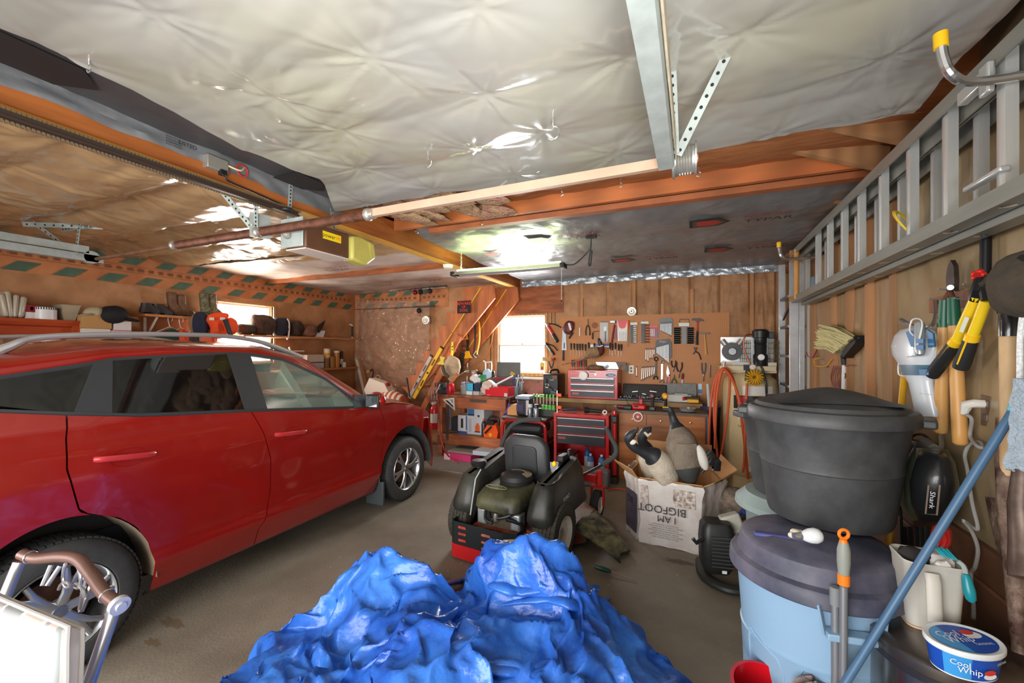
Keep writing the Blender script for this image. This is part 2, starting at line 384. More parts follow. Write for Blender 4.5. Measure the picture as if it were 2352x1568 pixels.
# ================================================================ overhead framing and sheeting
BEAM = M('b4622f', 0.5, 0, 0.2, 2.2, 'c47438', sx=(4, 0.6, 4), wave=1.2)
be = G().box((-2.685, 2.88, 2.77), (0.13, 7.2, 0.2)).ob('ceiling_beam', BEAM, kind=S)
G().box((-2.69, 2.88, 2.668), (0.1, 7.18, 0.012)).ob('yellow_edge', M('d9a33c', 0.5, 0, 0.15, 4, sx=(3, 0.4, 1)), be)  # beam underside lit yellow by the shop light, put into the strip's colour
OJ = M('c67a44', 0.5, 0, 0.18, 2.0, 'b9683a', sx=(0.5, 3, 5), wave=1.4)
def joist(y, z0, z1, x0=-2.62, x1=XR, th=0.045, m=OJ):
    g = G(); g.box(((x0 + x1) / 2, y, (z0 + z1) / 2), (x1 - x0, th, z1 - z0)); return g.ob('ceiling_joist', m, kind=S)
joist(3.30, 2.785, 2.97); joist(3.42, 2.755, 2.80, -2.3, XR, 0.08, M('a4603a', 0.55, 0, 0.2, 3))
joist(2.46, 2.84, 3.0)
G().box((-4.4, 4.62, 2.73), (3.4, 0.045, 0.09)).ob('ceiling_joist', DFIR, kind=S)
for y in (2.6, 2.95, 3.6):
    G().bar((XR - 0.05, y + 0.3, 2.8), (XR - 0.6, y + 0.12, 2.95), 0.04, 0.14).ob('rafter_tail', STUD, kind=S)
g = G(); g.grid(lambda a, b: (lerp(-2.6, XR, a), lerp(2.44, 3.3, b), 2.90 - 0.05 * math.sin(b * PI) - 0.012 * fbm(a * 18, b * 2, 3)), 60, 10)
g.ob('kraft_insulation', M('a9683a', 0.6, 0, 0.12, 3, 'b5784a', bump=0.3, bs=12, sx=(1, 6, 1)), kind='structure')

def creases(x, y, pts, A, rad=0.3):
    s = 0
    for i, (a, b) in enumerate(pts):
        dx, dy = x - a, y - b; d2 = dx * dx + dy * dy
        if d2 > 0.8: continue
        d = math.sqrt(d2); th = math.atan2(dy, dx); k = 5 + i % 4
        w = math.cos(k * th + i * 1.7 + 1.5 * nz(th * 1.5, i)) * 0.6 + math.cos((2 * k + 1) * th + i) * 0.35 + 0.25 * math.cos((3 * k + 2) * th + 2 * i)
        s += A * math.exp(-d / rad) * w * min(1, d / 0.05) + 0.012 * math.exp(-d / 0.10)
    return s
random.seed(11)
PTS = [(x + random.uniform(-.12, .12), y + random.uniform(-.05, .05)) for j, y in enumerate((-0.2, 0.35, 0.85, 1.3, 1.72, 2.12, 2.5)) for x in [-2.2 + 0.34 * (j % 2) + 0.62 * i for i in range(6)]]
def plas(a, b):
    x0 = interp([(0, -2.25), (0.25, -2.28), (0.55, -2.26), (0.72, -2.35), (0.86, -2.26), (1, -2.6)], b) + 0.015 * nz(b * 14, 3)
    x = lerp(x0, XR - 0.02 - 0.16 * max(0, a - 0.9) * 10 * b, a); y = lerp(YF, 2.53 + 0.05 * nz(a * 9, 5) + 0.07 * math.sin(a * 3.0), b)
    z = 2.79 - 0.022 * abs(math.sin(PI * (y + 0.2) / 0.48)) * (0.6 + 0.5 * nz(x * 1.3, y * 1.3)) - 0.022 * fbm(x * 1.1, y * 1.1, 2, 3)
    z += creases(x, y, PTS, 0.0055, 0.2) + 0.005 * ridge(x * 3 + 2 * nz(x * 2, y * 2), y * 7 + x * 2) * (0.5 + nz(x, y, 7)) - 0.035 * max(0, (b - 0.93) / 0.07)
    return (x, y, z)
g = G(); g.grid(plas, 260, 240)
POLY = M('a9a9a6', 0.2, 0, 0.08, 0.9, 'a5a492', bump=0.12, bs=7, spec=0.6, det=2, coat=0.4)
pl = g.ob('plastic_sheet', POLY, label='large clear plastic sheet stapled across the ceiling over the open floor', cat='plastic sheet', ang=0)
for p in pl.data.polygons: p.use_smooth = True
# faint red and grey print of the wrap showing through, as marks on the sheet
SIL = M('9a9ea3', 0.32, 0.55, 0.12, 2.5, bump=0.2, bs=14); TYP = M('4d4b4c', 0.45, 0.1, 0.18, 2.2, bump=0.25, bs=9)
INK = M('262424', 0.6); RINK = M('b5362c', 0.6)
def logo(par, p, r, u, s):
    """a red shield inside two dark outlines"""
    p = Vector(p); r = Vector(r); u = Vector(u); n = r.cross(u).normalized()
    pent = [(-1, -0.75), (0.55, -0.75), (1.15, 0), (0.55, 0.75), (-1, 0.75)]
    for k, (sc, m, nm) in enumerate(((1.5, INK, 'logo_outline'), (1.22, TYP, 'logo_gap'), (0.92, RINK, 'red_logo'))):
        g = G(); g.add([p + r * x * s * sc + u * y * s * sc + n * (0.0015 + 0.001 * k) for x, y in pent], [(0, 1, 2, 3, 4)]); g.ob(nm, m, par, ang=0)
# dark wrap strip and silver flap along the beam
g = G(); g.grid(lambda a, b: (lerp(-2.625, -2.18 + 0.03 * nz(b * 8, 1), a), lerp(YF, 2.75, b), 2.825 - 0.012 * nz(a * 4, b * 9) - 0.01 * a), 10, 90)
hw = g.ob('house_wrap', TYP, label='dark grey printed house wrap strip beside the ceiling beam', cat='house wrap')
logo(hw, (-2.42, 0.82, 2.795), (0, 1, 0), (-1, 0, 0), 0.11); logo(hw, (-2.46, 2.12, 2.795), (0, 1, 0), (-1, 0, 0), 0.10)
g = G(); g.grid(lambda a, b: (-2.61 - 0.012 * nz(b * 22, a * 2) - 0.006 * nz(b * 60, a * 5), lerp(YF, 2.6, b), lerp(2.83, 2.735 + 0.02 * nz(b * 11, 4) - 0.02 * (b > 0.8), a)), 6, 150)
fo = g.ob('silver_flap', SIL, label='crinkled silver foil edge hanging over the orange ceiling beam', cat='foil flap')
G().ring((-2.595, 1.78, 2.77), (1, 0, 0), 0.035, 0.006, 20, 6).ob('red_print', RINK, fo)
words('LISTED', 'black_print', INK, fo, (-2.596, 1.47, 2.79), (0, 1, 0), (0, 0, 1), 0.022)
for k in range(4): words('Building Material', 'black_print', INK, fo, (-2.596, 1.40, 2.80 - 0.014 * k), (0, 1, 0), (0, 0, 1), 0.008)
# silver ragged edge between the plastic and the joists
g = G(); g.grid(lambda a, b: (lerp(-0.62, 0.92, a), lerp(2.42, 2.64 - 0.06 * a + 0.03 * nz(a * 12, 2) + 0.015 * nz(a * 31, 6), b), 2.80 - 0.045 * b + 0.015 * nz(a * 14, b * 3) + 0.045 * a), 80, 8)
g.ob('foil_edge', M('c3c6cb', 0.35, 0.5, 0.08, 4, bump=0.3, bs=18), label='torn bright silver foil edge under the front ceiling joist', cat='foil flap')
# back sheet of printed silver wrap
def typ(a, b):
    x = lerp(-2.5, XR - 0.02, a); y = lerp(3.42 + 0.06 * a + 0.02 * nz(a * 9, 3), YB - 0.12, b)
    z = 2.775 - 0.025 * math.sin(PI * ((b * 3) % 1)) + 0.01 * fbm(x * 3, y * 3, 5, 3) + 0.006 * ridge(x * 6, y * 9 + nz(x * 3, y), 2)
    z += 0.05 * math.exp(-b * 18) * (0.6 + nz(a * 13, 1)) - 0.03 * max(0, b - 0.95) * 20
    return (x, y, z)
g = G(); g.grid(typ, 150, 110)
ty = g.ob('silver_ceiling_wrap', M('858688', 0.36, 0.2, 0.12, 1.6, bump=0.3, bs=10), label='wrinkled silver printed wrap covering the ceiling over the workshop end', cat='house wrap', ang=0)
for p in ty.data.polygons: p.use_smooth = True
for x, y, s in ((-1.42, 3.98, 0.09), (0.12, 4.0, 0.1), (-0.78, 5.25, 0.09), (0.25, 5.1, 0.09), (-2.1, 4.35, 0.07)):
    logo(ty, (x, y, 2.735), (1, 0, 0), (0, -1, 0), s)
    words('TYPAR', 'black_print', INK, ty, (x + 0.45, y + 0.06, 2.733), (1, 0, 0), (0, -1, 0), 0.085)
    words('HOUSE', 'red_print', RINK, ty, (x + 0.42, y - 0.07, 2.733), (1, 0, 0), (0, -1, 0), 0.075, shear=0.3)
g = G(); g.grid(lambda a, b: (lerp(-2.55, XR - 0.06, a), YB - 0.11 + 0.02 * nz(a * 30, b * 3) + 0.01 * nz(a * 80, b * 4), lerp(2.765, 2.66 + 0.01 * nz(a * 18, 8), b)), 160, 6)
g.ob('foil_edge', M('a9b0b8', 0.35, 0.5, 0.08, 6, bump=0.35, bs=22), label='silver foil strip hanging along the top of the back wall', cat='foil flap')
# left bay: coppery film, then pale wrap
random.seed(5)
PT2 = [(x + random.uniform(-.15, .15), y + random.uniform(-.1, .1)) for y in (0.6, 1.2, 1.8, 2.4, 3.0, 3.5) for x in (-3.2, -3.9, -4.6, -5.3, -5.9)]
def lft(a, b):
    x = lerp(XL + 0.02, -2.76, a); y = lerp(YF, 3.65 + 0.25 * a, b)
    z = 2.775 - 0.05 * abs(math.sin(PI * y / 0.6)) - 0.03 * fbm(x * 1.2, y * 3, 1, 4) + creases(x, y, PT2, 0.012) + 0.008 * ridge(x * 1.5 + nz(x, y), y * 7, 3)
    return (x, y, z)
g = G(); g.grid(lft, 180, 180)
lp = g.ob('plastic_sheet', M('ad8a62', 0.22, 0, 0.14, 1.2, 'b59a72', bump=0.15, bs=7, spec=0.65, sx=(1, 1.4, 1), coat=0.4), label='creased coppery plastic sheet on the ceiling above the red car', cat='plastic sheet', ang=0)
for p in lp.data.polygons: p.use_smooth = True
def lf2(a, b):
    x = lerp(XL + 0.02, -2.76, a); y = lerp(3.5 + 0.25 * a, YB - 0.02, b)
    return (x, y, 2.765 - 0.03 * b * (1 - a) + 0.018 * fbm(x * 2.2, y * 2.2, 6, 4) - 0.012 * abs(math.sin(y * 5)))
g = G(); g.grid(lf2, 90, 90)
lw = g.ob('house_wrap', M('b5a69c', 0.4, 0.15, 0.1, 2, 'c4b8ae', bump=0.3, bs=9), label='pale pinkish printed wrap on the ceiling at the far left', cat='house wrap', ang=0)
for p in lw.data.polygons: p.use_smooth = True
for x, y in ((-4.35, 4.3), (-4.7, 5.6), (-3.7, 5.5)):
    words('TYPAR', 'black_print', INK, lw, (x, y, 2.715), (1, 0, 0), (0, -1, 0), 0.1); words('HOUSE', 'red_print', RINK, lw, (x + 0.1, y - 0.14, 2.715), (1, 0, 0), (0, -1, 0), 0.085, shear=0.3)
# pink insulation tuft
g = G(); rr = random.Random(3)
for k in range(26):
    c = Vector((-2.3 + rr.random() * 0.85, 2.75 + rr.random() * 0.5, 2.80 + rr.random() * 0.05)); g.ball(c, (0.12 + 0.1 * rr.random(), 0.07, 0.035), 10, 6, rot(0, 12, rr.random() * 40), lambda p: p + 0.025 * Vector((nz(p.x * 18, p.y * 18), nz(p.y * 18, p.z * 18), nz(p.z * 20, p.x * 20))))
g.ob('insulation_tuft', M('bd8b78', 0.95, 0, 0.25, 9, 'a08862', bump=1, bs=60), label='torn pink and tan insulation tuft hanging where beam meets joist', cat='insulation')
# ================================================================ garage door hardware
g0 = thing('door_track', 'galvanized garage door track overhead at the right side, running back to the drum', 'door track', (-0.1, 0.5, 2.45))
def chan(g, x, y0, y1, z, s):
    pr = [(-0.03, 0), (0.03, 0.0), (0.036, 0.012), (0.036, 0.05), (0.03, 0.05), (0.03, 0.008), (-0.025, 0.008), (-0.025, 0.06), (-0.03, 0.06)]
    g.loft([[(x + s * a, y, z + b) for a, b in pr] for y in (y0, y1)])
g = G(); chan(g, -0.11, YF + 0.1, 1.98, 2.44, 1); g.ob('rail', GALV, g0)
G().box((-0.067, 0.66, 2.50), (0.006, 2.6, 0.07)).ob('angle_iron', M('c9bda6', 0.5, 0.3, 0.2, 9), g0)
def perf(g, a, b, w=0.03, n=9, up=(0, 0, 1)):
    """a punched steel strap: bar with raised dark holes as a second material"""
    a = Vector(a); b = Vector(b); g.mi = 0; g.bar(a, b, w, 0.004, up); x, y = frame(b - a, up)
    g.mi = 1
    for k in range(n):
        c = a + (b - a) * ((k + 0.5) / n); g.cyl(c - y * 0.003, c + y * 0.003, w * 0.2, seg=8)
    g.mi = 0
for a, b in (((-0.07, 1.9, 2.47), (-0.08, 1.86, 2.79)), ((-0.06, 1.92, 2.47), (0.12, 1.84, 2.79))):
    g = G(); perf(g, a, b, 0.035, 9, (0, 1, 0)); g.ob('hanger_strap', [GALV, DARK], g0)
g0 = thing('door_track', 'galvanized double garage door track at the far left, ending near the boots', 'door track', (-4.95, 1, 2.42))
g = G(); chan(g, -4.93, YF + 0.1, 2.08, 2.43, -1); g.ob('rail', GALV, g0)
g = G(); chan(g, -4.93, YF + 0.1, 1.98, 2.50, -1); g.ob('rail', GALV, g0)
G().cyl((-4.96, 2.0, 2.47), (-4.90, 2.0, 2.47), 0.055, seg=20).ob('end_plate', GALV, g0)
for a, b in (((-4.93, 1.9, 2.45), (-4.93, 1.93, 2.76)), ((-4.93, 1.92, 2.47), (-5.1, 1.7, 2.72)), ((-5.35, 1.72, 2.74), (-4.85, 2.05, 2.745)), ((-5.3, 1.95, 2.745), (-4.9, 1.98, 2.745))):
    g = G(); perf(g, a, b, 0.04, 9, (0, 1, 0.3)); g.ob('hanger_strap', [GALV, DARK], g0)
sh = thing('torsion_shaft', 'horizontal garage door shaft with two rusty coil springs under the ceiling', 'torsion shaft', (-2.5, 2.03, 2.47))
G().cyl((-4.95, 2.03, 2.46), (-1.78, 2.03, 2.475), 0.0155, seg=12).ob('shaft', M('8c6a52', 0.5, 0.5, 0.2, 8), sh)
G().bar((-1.8, 2.03, 2.475), (-0.12, 2.03, 2.49), 0.03, 0.045).cyl((-0.12, 2.03, 2.49), (0.02, 2.03, 2.49), 0.018).ob('pale_shaft_cover', M('b99a84', 0.5, 0.1, 0.08, 5), sh)
SPR = M('6a4536', 0.5, 0.5, 0.3, 20)
def spring(x0, x1):
    g = G(); n = int((x1 - x0) / 0.011); pts = []
    g.cyl((x0, 2.03, 2.468), (x1, 2.03, 2.472), 0.027, seg=14)
    for k in range(n * 8): t = k / (n * 8); a = 2 * PI * k / 8; pts.append((lerp(x0, x1, t), 2.03 + 0.028 * math.cos(a), 2.47 + 0.028 * math.sin(a)))
    g.tube(pts, 0.0052, 4); return g
spring(-3.72, -2.84).ob('coil_spring', SPR, sh); spring(-2.76, -1.82).ob('coil_spring', SPR, sh)
for x in (-3.74, -2.78, -1.80):
    G().lathe([(0.02, -0.03), (0.036, -0.03), (0.038, -0.01), (0.03, 0.0), (0.03, 0.03), (0.02, 0.03)], (x, 2.03, 2.47), (1, 0, 0), 16).ob('spring_cone', M('b8b4ac', 0.4, 0.7), sh)
G().box((-2.80, 2.05, 2.52), (0.006, 0.13, 0.17), rot(0, 0, -20)).ob('centre_bracket', GALV, sh)
for a, b in (((-2.82, 2.0, 2.5), (-3.02, 1.92, 2.76)), ((-2.8, 2.02, 2.5), (-2.76, 1.99, 2.74))):
    g = G(); perf(g, a, b, 0.04, 9, (0, 1, 0)); g.ob('hanger_strap', [GALV, DARK], sh)
g = G(); g.lathe([(0.02, -0.05), (0.075, -0.05), (0.075, -0.04), (0.06, -0.038)] + [(0.06 + 0.004 * (k % 2), -0.034 + 0.0055 * k) for k in range(13)] + [(0.06, 0.04), (0.072, 0.042), (0.072, 0.05), (0.02, 0.05)], (-0.035, 2.03, 2.49), (1, 0, 0), 36)
g.ob('cable_drum', M('b9b9b4', 0.35, 0.75, 0.1, 12), sh, ang=25)
G().tube([(-0.075, 2.0, 2.56), (-0.085, 1.2, 2.545), (-0.09, -0.5, 2.52)], 0.003, 6).ob('lift_cable', M('55534f', 0.4, 0.6), sh)
# opener
op = thing('garage_door_opener', 'brown ceiling garage door opener with yellow powerlift badge and chain rail', 'door opener', (-2.52, 2.3, 2.34))
G().box((-2.515, 2.3, 2.44), (0.19, 0.40, 0.19)).ob('motor_housing', M('5e3f2c', 0.45, 0, 0.1, 14), op, bev=0.014)
G().box((-2.515, 2.3, 2.343), (0.185, 0.395, 0.008)).ob('bottom_pan', M('d8c8bd', 0.4), op)
G().box((-2.535, 2.09, 2.455), (0.21, 0.012, 0.20)).ob('end_plate', GALV, op, bev=0.004)
G().ball((-2.56, 2.07, 2.44), (0.028, 0.028, 0.032), 14, 10).ob('bulb', M('cfc9bd', 0.1, 0, trans=0.7), op)
lens = [(0, -0.08), (0.16, -0.10), (0.27, -0.02), (0.25, 0.10), (0.1, 0.12), (0, 0.10)]
G().prism([(2.5 + a, 2.42 + b) for a, b in lens], lambda y, z, d: (-2.44 + d, y, z), (-0.06, 0.05)).ob('yellow_light_cover', M('d8d06e', 0.35, 0, 0.06, 9, trans=0.35), op, bev=0.02)
G().box((-2.4185, 2.33, 2.47), (0.002, 0.17, 0.055)).ob('badge', M('f0d21e', 0.45), op)
words('power', 'badge_lettering', INK, op, (-2.417, 2.30, 2.47), (0, 1, 0), (0, 0, 1), 0.032); words('lift', 'badge_lettering', M('e87a1c', 0.5), op, (-2.417, 2.385, 2.47), (0, 1, 0), (0, 0, 1), 0.032)
G().box((-2.52, 0.7, 2.575), (0.035, 2.85, 0.012)).box((-2.52, 0.7, 2.59), (0.008, 2.85, 0.03)).ob('rail', M('453730', 0.45, 0.4), op)
g = G()
for k in range(190):
    y = YF + 0.1 + 0.0148 * k; g.box((-2.53, y, 2.612), (0.012, 0.009, 0.014)); g.box((-2.51, y + 0.007, 2.556), (0.010, 0.010, 0.012))
g.ob('chain', M('8a7a62', 0.4, 0.6), op, kind='stuff')
G().ring((-2.52, 2.03, 2.59), (0, 0, 1), 0.035, 0.01, 20, 6).ob('sprocket', M('444444', 0.4, 0.6), op)
g = G(); perf(g, (-2.60, 2.12, 2.55), (-2.605, 2.14, 2.86), 0.03, 12, (1, 0, 0)); perf(g, (-2.52, 2.45, 2.54), (-2.60, 2.5, 2.75), 0.03, 6, (1, 0, 0)); g.ob('hanger_strap', [GALV, DARK], op)
# junction box with cord, smoke alarm
jb = thing('junction_box', 'grey metal electrical junction box on the orange beam with black cord', 'junction box', (-2.6, 1.62, 2.70))
G().box((-2.595, 1.62, 2.745), (0.05, 0.12, 0.075)).ob('box', M('a9a49a', 0.4, 0.5), jb, bev=0.004)
G().box((-2.57, 1.645, 2.70), (0.03, 0.035, 0.03)).tube(smooth([(-2.57, 1.645, 2.69), (-2.565, 1.68, 2.66), (-2.58, 1.85, 2.655), (-2.55, 2.1, 2.62)]), 0.005, 6).ob('plug_and_cord', BLACK, jb)
G().tube(smooth([(-2.58, 1.68, 2.76), (-2.56, 1.74, 2.75), (-2.59, 1.79, 2.79)]), 0.006, 6).ob('cream_cable', M('d8c59a', 0.5), jb)
sa = G(); sa.lathe([(0, 0), (0.05, 0), (0.055, 0.012), (0.06, 0.03), (0.062, 0.038), (0, 0.038)], (-2.69, 4.36, 2.624), seg=28); sa.ob('smoke_alarm', M('e4e2da', 0.4), label='round white smoke alarm on the underside of the beam', cat='smoke alarm')
# shop light
sl = thing('shop_light', 'long hanging fluorescent shop light with black end caps and pull cord', 'shop light', (-1.83, 4.2, 2.47))
LX0, LX1, LY, LZ = -2.52, -1.2, 4.2, 2.49
g = G(); pr = [(-0.075, 0), (-0.03, 0.045), (0.03, 0.045), (0.075, 0), (0.07, 0), (0.028, 0.04), (-0.028, 0.04), (-0.07, 0)]
g.loft([[(x, LY + a, LZ + b) for a, b in pr] for x in (LX0 + 0.03, LX1 - 0.03)]); g.ob('reflector', M('b5b3b2', 0.35, 0.5), sl)
for x in (LX0 + 0.015, LX1 - 0.02):
    G().box((x, LY, LZ + 0.018), (0.045, 0.13, 0.05)).ob('end_cap', BLACK, sl, bev=0.005)
G().cyl((LX0 + 0.05, LY, LZ + 0.058), (LX1 - 0.05, LY, LZ + 0.058), 0.013).ob('tube', M('e6ffb0', 0.4, emit=3.0), sl)
for x in (LX0 + 0.1,):
    g = G()
    for k in range(12):
        z = LZ + 0.06 + 0.02 * k; g.ring((x + 0.004 * (k % 2), LY, z), (1, 0, 0) if k % 2 else (0, 1, 0), 0.009, 0.0016, 8, 4)
    g.ob('chain', GALV, sl)
G().tube([(LX1 - 0.04, LY, LZ), (LX1 - 0.04, LY - 0.005, LZ - 0.33)], 0.002, 6).ob('pull_cord', M('e0ddd4', 0.5), sl)
G().lathe([(0.003, 0.02), (0.006, 0.015), (0.008, 0)], (LX1 - 0.04, LY - 0.005, LZ - 0.35), seg=10).ob('pull_knob', BLACK, sl)
g = G(); g.tube(smooth([(LX1, LY, LZ + 0.03), (LX1 + 0.1, LY - 0.03, LZ + 0.02), (LX1 + 0.22, LY - 0.08, LZ + 0.09), (LX1 + 0.28, LY - 0.1, LZ + 0.15)]), 0.006, 6)
g.tube(smooth([(LX1 + 0.3, LY - 0.15, 2.75), (LX1 + 0.29, LY - 0.13, LZ + 0.14), (LX1 + 0.27, LY - 0.12, LZ), (LX1 + 0.285, LY - 0.12, LZ - 0.02), (LX1 + 0.30, LY - 0.12, LZ + 0.12)]), 0.007, 6)
g.box((LX1 + 0.3, LY - 0.15, 2.735), (0.1, 0.03, 0.03)); g.ob('power_cord', BLACK, sl)
tl = bpy.data.lights.new('shop_tube', 'AREA'); tl.shape = 'RECTANGLE'; tl.size = 1.15; tl.size_y = 0.05; tl.energy = 11; tl.color = (0.80, 1.0, 0.42)
to = bpy.data.objects.new('shop_tube', tl); COL.objects.link(to); to.location = (-1.86, LY, LZ + 0.075); to.rotation_euler = (PI, 0, 0)
# hooks screwed into the joists
def hook(p, s, label, grp=None, mat=CHROME):
    p = Vector(p); g = G(); g.cyl(p + Vector((0, 0, 0.045 * s)), p, 0.003, seg=8)
    g.tube([p + Vector((0.02 * s * math.sin(a * 0.3) , 0, -0.02 * s + 0.02 * s * math.cos(a * 0.3))) for a in range(0, 16)], 0.0032, 6)
    return g.ob('ceiling_hook', mat, label=label, cat='hook', group=grp)
hook(P(1270, 290, Z=2.74), 1.6, 'large silver hook hanging from the plastic ceiling sheet')
hook(P(983, 365, Z=2.76), 1.2, 'small silver hook at the edge of the plastic sheet')
hook(P(204, 150, Z=2.77), 0.7, 'small hook in the plastic sheet near the left red logo')
for p in ((970, 440), (1235, 385), (1290, 440), (1425, 420), (1605, 395), (958, 530), (1105, 510)):
    hook(P(p[0], p[1], Z=2.79), 0.7, 'small screw hook in the row along the orange joists', 'screw hooks along the joists')
q = P(1132, 470, Y=3.27)
hook(q + Vector((0, -0.01, 0.0)), 1.1, 'silver hook on the orange joist holding a plumb weight')
G().lathe([(0.002, 0.03), (0.006, 0.026), (0.014, 0.0), (0.012, -0.018), (0, -0.03)], q + Vector((0.004, -0.01, -0.085)), seg=14).ob('plumb_weight', M('c9b8a4', 0.4, 0.3), label='pale plumb weight hanging from the joist hook', cat='weight')
# ================================================================ the red car
CX = -3.79
PAINT = M('971510', 0.28, 0.2, 0.05, 3, coat=1.0, spec=0.6); PTRIM = M('35373a', 0.45); CHAR = M('232426', 0.55)
car = thing('car', 'dark red crossover car with silver roof rails parked at the left', 'car', (CX, 2.45, 0))
HWZ = [(0.18, 0.80), (0.26, 0.855), (0.34, 0.885), (0.42, 0.915), (0.48, 0.90), (0.62, 0.905), (0.82, 0.922), (1.0, 0.925), (1.12, 0.912), (1.25, 0.885), (1.42, 0.80), (1.6, 0.70), (1.72, 0.62)]
PLN = [(0.1, 0.78), (0.3, 0.90), (0.6, 0.965), (1.2, 1.0), (3.3, 1.0), (3.8, 0.985), (4.15, 0.945), (4.4, 0.87), (4.6, 0.76), (4.75, 0.6)]
def hw(y, z): return interp(HWZ, z) * interp(PLN, y)
def onside(u, v, inset=0.0, sg=1):
    X = CX + 0.9
    for _ in range(8):
        p = P(u, v, X=X); X = CX + hw(p.y, p.z) - inset
    return p.y, p.z
BELT = [(0.1, 1.40), (0.86, 1.355), (1.1, 1.31), (1.4, 1.262), (2.0, 1.21), (2.1, 1.20), (3.05, 1.105), (3.3, 1.10), (3.6, 1.085), (3.9, 1.04), (4.15, 0.975), (4.35, 0.89), (4.5, 0.78), (4.62, 0.66)]
def arch(y, yc, rx, rz, zc=0.34):
    d = 1 - ((y - yc) / rx) ** 2
    return zc + rz * math.sqrt(d) if d > 0 else 0
SILL = [(0.1, 0.42), (0.6, 0.36), (1.4, 0.235), (3.4, 0.235), (3.5, 0.28), (4.3, 0.30), (4.7, 0.30)]
def zbot(y): return max(interp(SILL, y), arch(y, 1.06, 0.40, 0.475), arch(y, 3.84, 0.44, 0.475))
def panel(name, yL, yR, ztop, nu=40, nv=26, sg=1, zb=zbot, par=car, mat=PAINT):
    def fn(s, t):
        y = lerp(yL(0.7), yR(0.7), s)
        for _ in range(3):
            z = lerp(zb(y), ztop(y), t); y = lerp(yL(z), yR(z), s)
        return (CX + sg * hw(y, z), y, z)
    g = G(); g.grid(fn, nu, nv)
    if sg > 0: g.f = [f[::-1] for f in g.f]
    return g.ob(name, mat, par, ang=60, solid=0.012)
k0 = lambda y: lambda z: y
def s1(z): return interp([(0.3, 1.06 + 0.4), (0.42, 1.452), (0.55, 1.42), (0.66, 1.36), (0.74, 1.28), (0.8, 1.165), (0.83, 1.12), (1.05, 1.075), (1.2, 1.08), (1.33, 1.10)], z)
def s2(z): return interp([(0.25, 2.10), (0.36, 2.10), (0.44, 2.155), (0.62, 2.185), (0.85, 2.175), (1.05, 2.12), (1.21, 2.045)], z)
def s3(z): return interp([(0.25, 3.36), (0.5, 3.40), (0.75, 3.43), (0.95, 3.42), (1.1, 3.34)], z)
sill = lambda y: interp(SILL, y)
belt = lambda y: interp(BELT, y)
gp = 0.004
for sg in (1, -1):
    panel('rear_quarter_panel', k0(0.12), lambda z: s1(z) - gp if z > 0.8 else 1.16, belt, 60, 30, sg)
    rd = panel('rear_door', lambda z: s1(z) + gp, lambda z: s2(z) - gp, belt, 40, 40, sg, zb=sill)
    fd = panel('front_door', lambda z: s2(z) + gp, lambda z: s3(z) - gp, belt, 44, 40, sg, zb=sill)
    panel('front_fender', lambda z: s3(z) + gp, k0(4.36), belt, 80, 30, sg)
    G().grid(lambda a, b: (CX + sg * (hw(lerp(1.46, 3.4, a), 0.235) + 0.004 - 0.03 * b), lerp(1.44, 3.42, a), 0.245 - 0.03 * b), 30, 2).ob('sill_strip', PTRIM, car, solid=0.01)
    for d, (u0, v0), (u1, v1) in ((rd, (215, 1055), (353, 1041)), (fd, (630, 998), (701, 990))):
        a = onside(u0, v0); b = onside(u1, v1); n = 12
        g = G()
        pts = [(CX + sg * (hw(y, z) + 0.022 * math.sin(PI * min(1, max(0.0, t * 1.0)))**0.4 + 0.006), y, z) for t, y, z in [(k / n, lerp(a[0], b[0], k / n), lerp(a[1], b[1], k / n)) for k in range(n + 1)]]
        g.tube(pts, [(0.012, 0.016)] * (n + 1), 10); g.ob('door_handle', M('c43038', 0.3, 0.2, coat=1), d)
        c = ((a[0] * 0.45 + b[0] * 0.55), (a[1] + b[1]) / 2 - 0.006); g = G()
        g.grid(lambda s, t: (CX + sg * (hw(c[0] + 0.085 * t * math.cos(2 * PI * s), c[1] + 0.05 * t * math.sin(2 * PI * s)) + 0.0125 - 0.004 * (1 - t * t)), c[0] + 0.085 * t * math.cos(2 * PI * s), c[1] + 0.05 * t * math.sin(2 * PI * s)), 28, 5)
        g.ob('handle_recess', M('7d0d12', 0.35, 0.2, coat=0.6), d, ang=60)
# greenhouse edges, read along the side glass
def edge(px, inset=0.0): return [onside(u, v, inset) for u, v in px]
E1 = [(0.2, 1.46), (0.6, 1.49)] + edge([(0, 862), (215, 829), (258, 821), (400, 813), (520, 808), (575, 810), (650, 822), (745, 866), (815, 918)]) + [(3.32, 1.10)]
E2 = [(0.2, 1.60), (0.6, 1.63)] + edge([(0, 815), (240, 789), (400, 787), (600, 795), (700, 824), (760, 862), (832, 908)], 0.09) + [(3.58, 1.125)]
E1.sort(); E2.sort()
def eh(E, t): y = lerp(0.2, E[-1][0], t); return y, interp(E, y)
for sg in (1, -1):
    def strip(t, b):
        y1, z1 = eh(E1, t); y2, z2 = eh(E2, t); x1 = hw(y1, z1); x2 = hw(y2, z2) - 0.09
        k = b * b * (3 - 2 * b); return (CX + sg * (lerp(x1, x2, b * b) + 0.006), lerp(y1, y2, b), lerp(z1, z2, b ** 0.7))
    G().grid(strip, 70, 6).ob('roof_side', PAINT, car, ang=60, solid=0.012)
def cross(E, y, a, crown):
    z = interp(E, y); x = hw(y, z) - 0.09
    return (CX + x * a, y + 0, z + crown * (1 - a * a))
yw = 2.42
G().grid(lambda a, b: cross(E2, lerp(0.2, yw, b), 2 * a - 1, 0.035), 20, 30).ob('roof', PAINT, car, ang=60, solid=0.015)
def wsh(a, b):
    q = 2 * a - 1; y = lerp(yw, 3.58, b); p = cross(E2, y, q, 0.04); return (p[0], p[1] + 0.12 * (1 - q * q) * b, p[2])
CLR = film('c8dcd2', 0.05, 0.03)
G().grid(wsh, 16, 14).ob('windshield', CLR, car, ang=60)
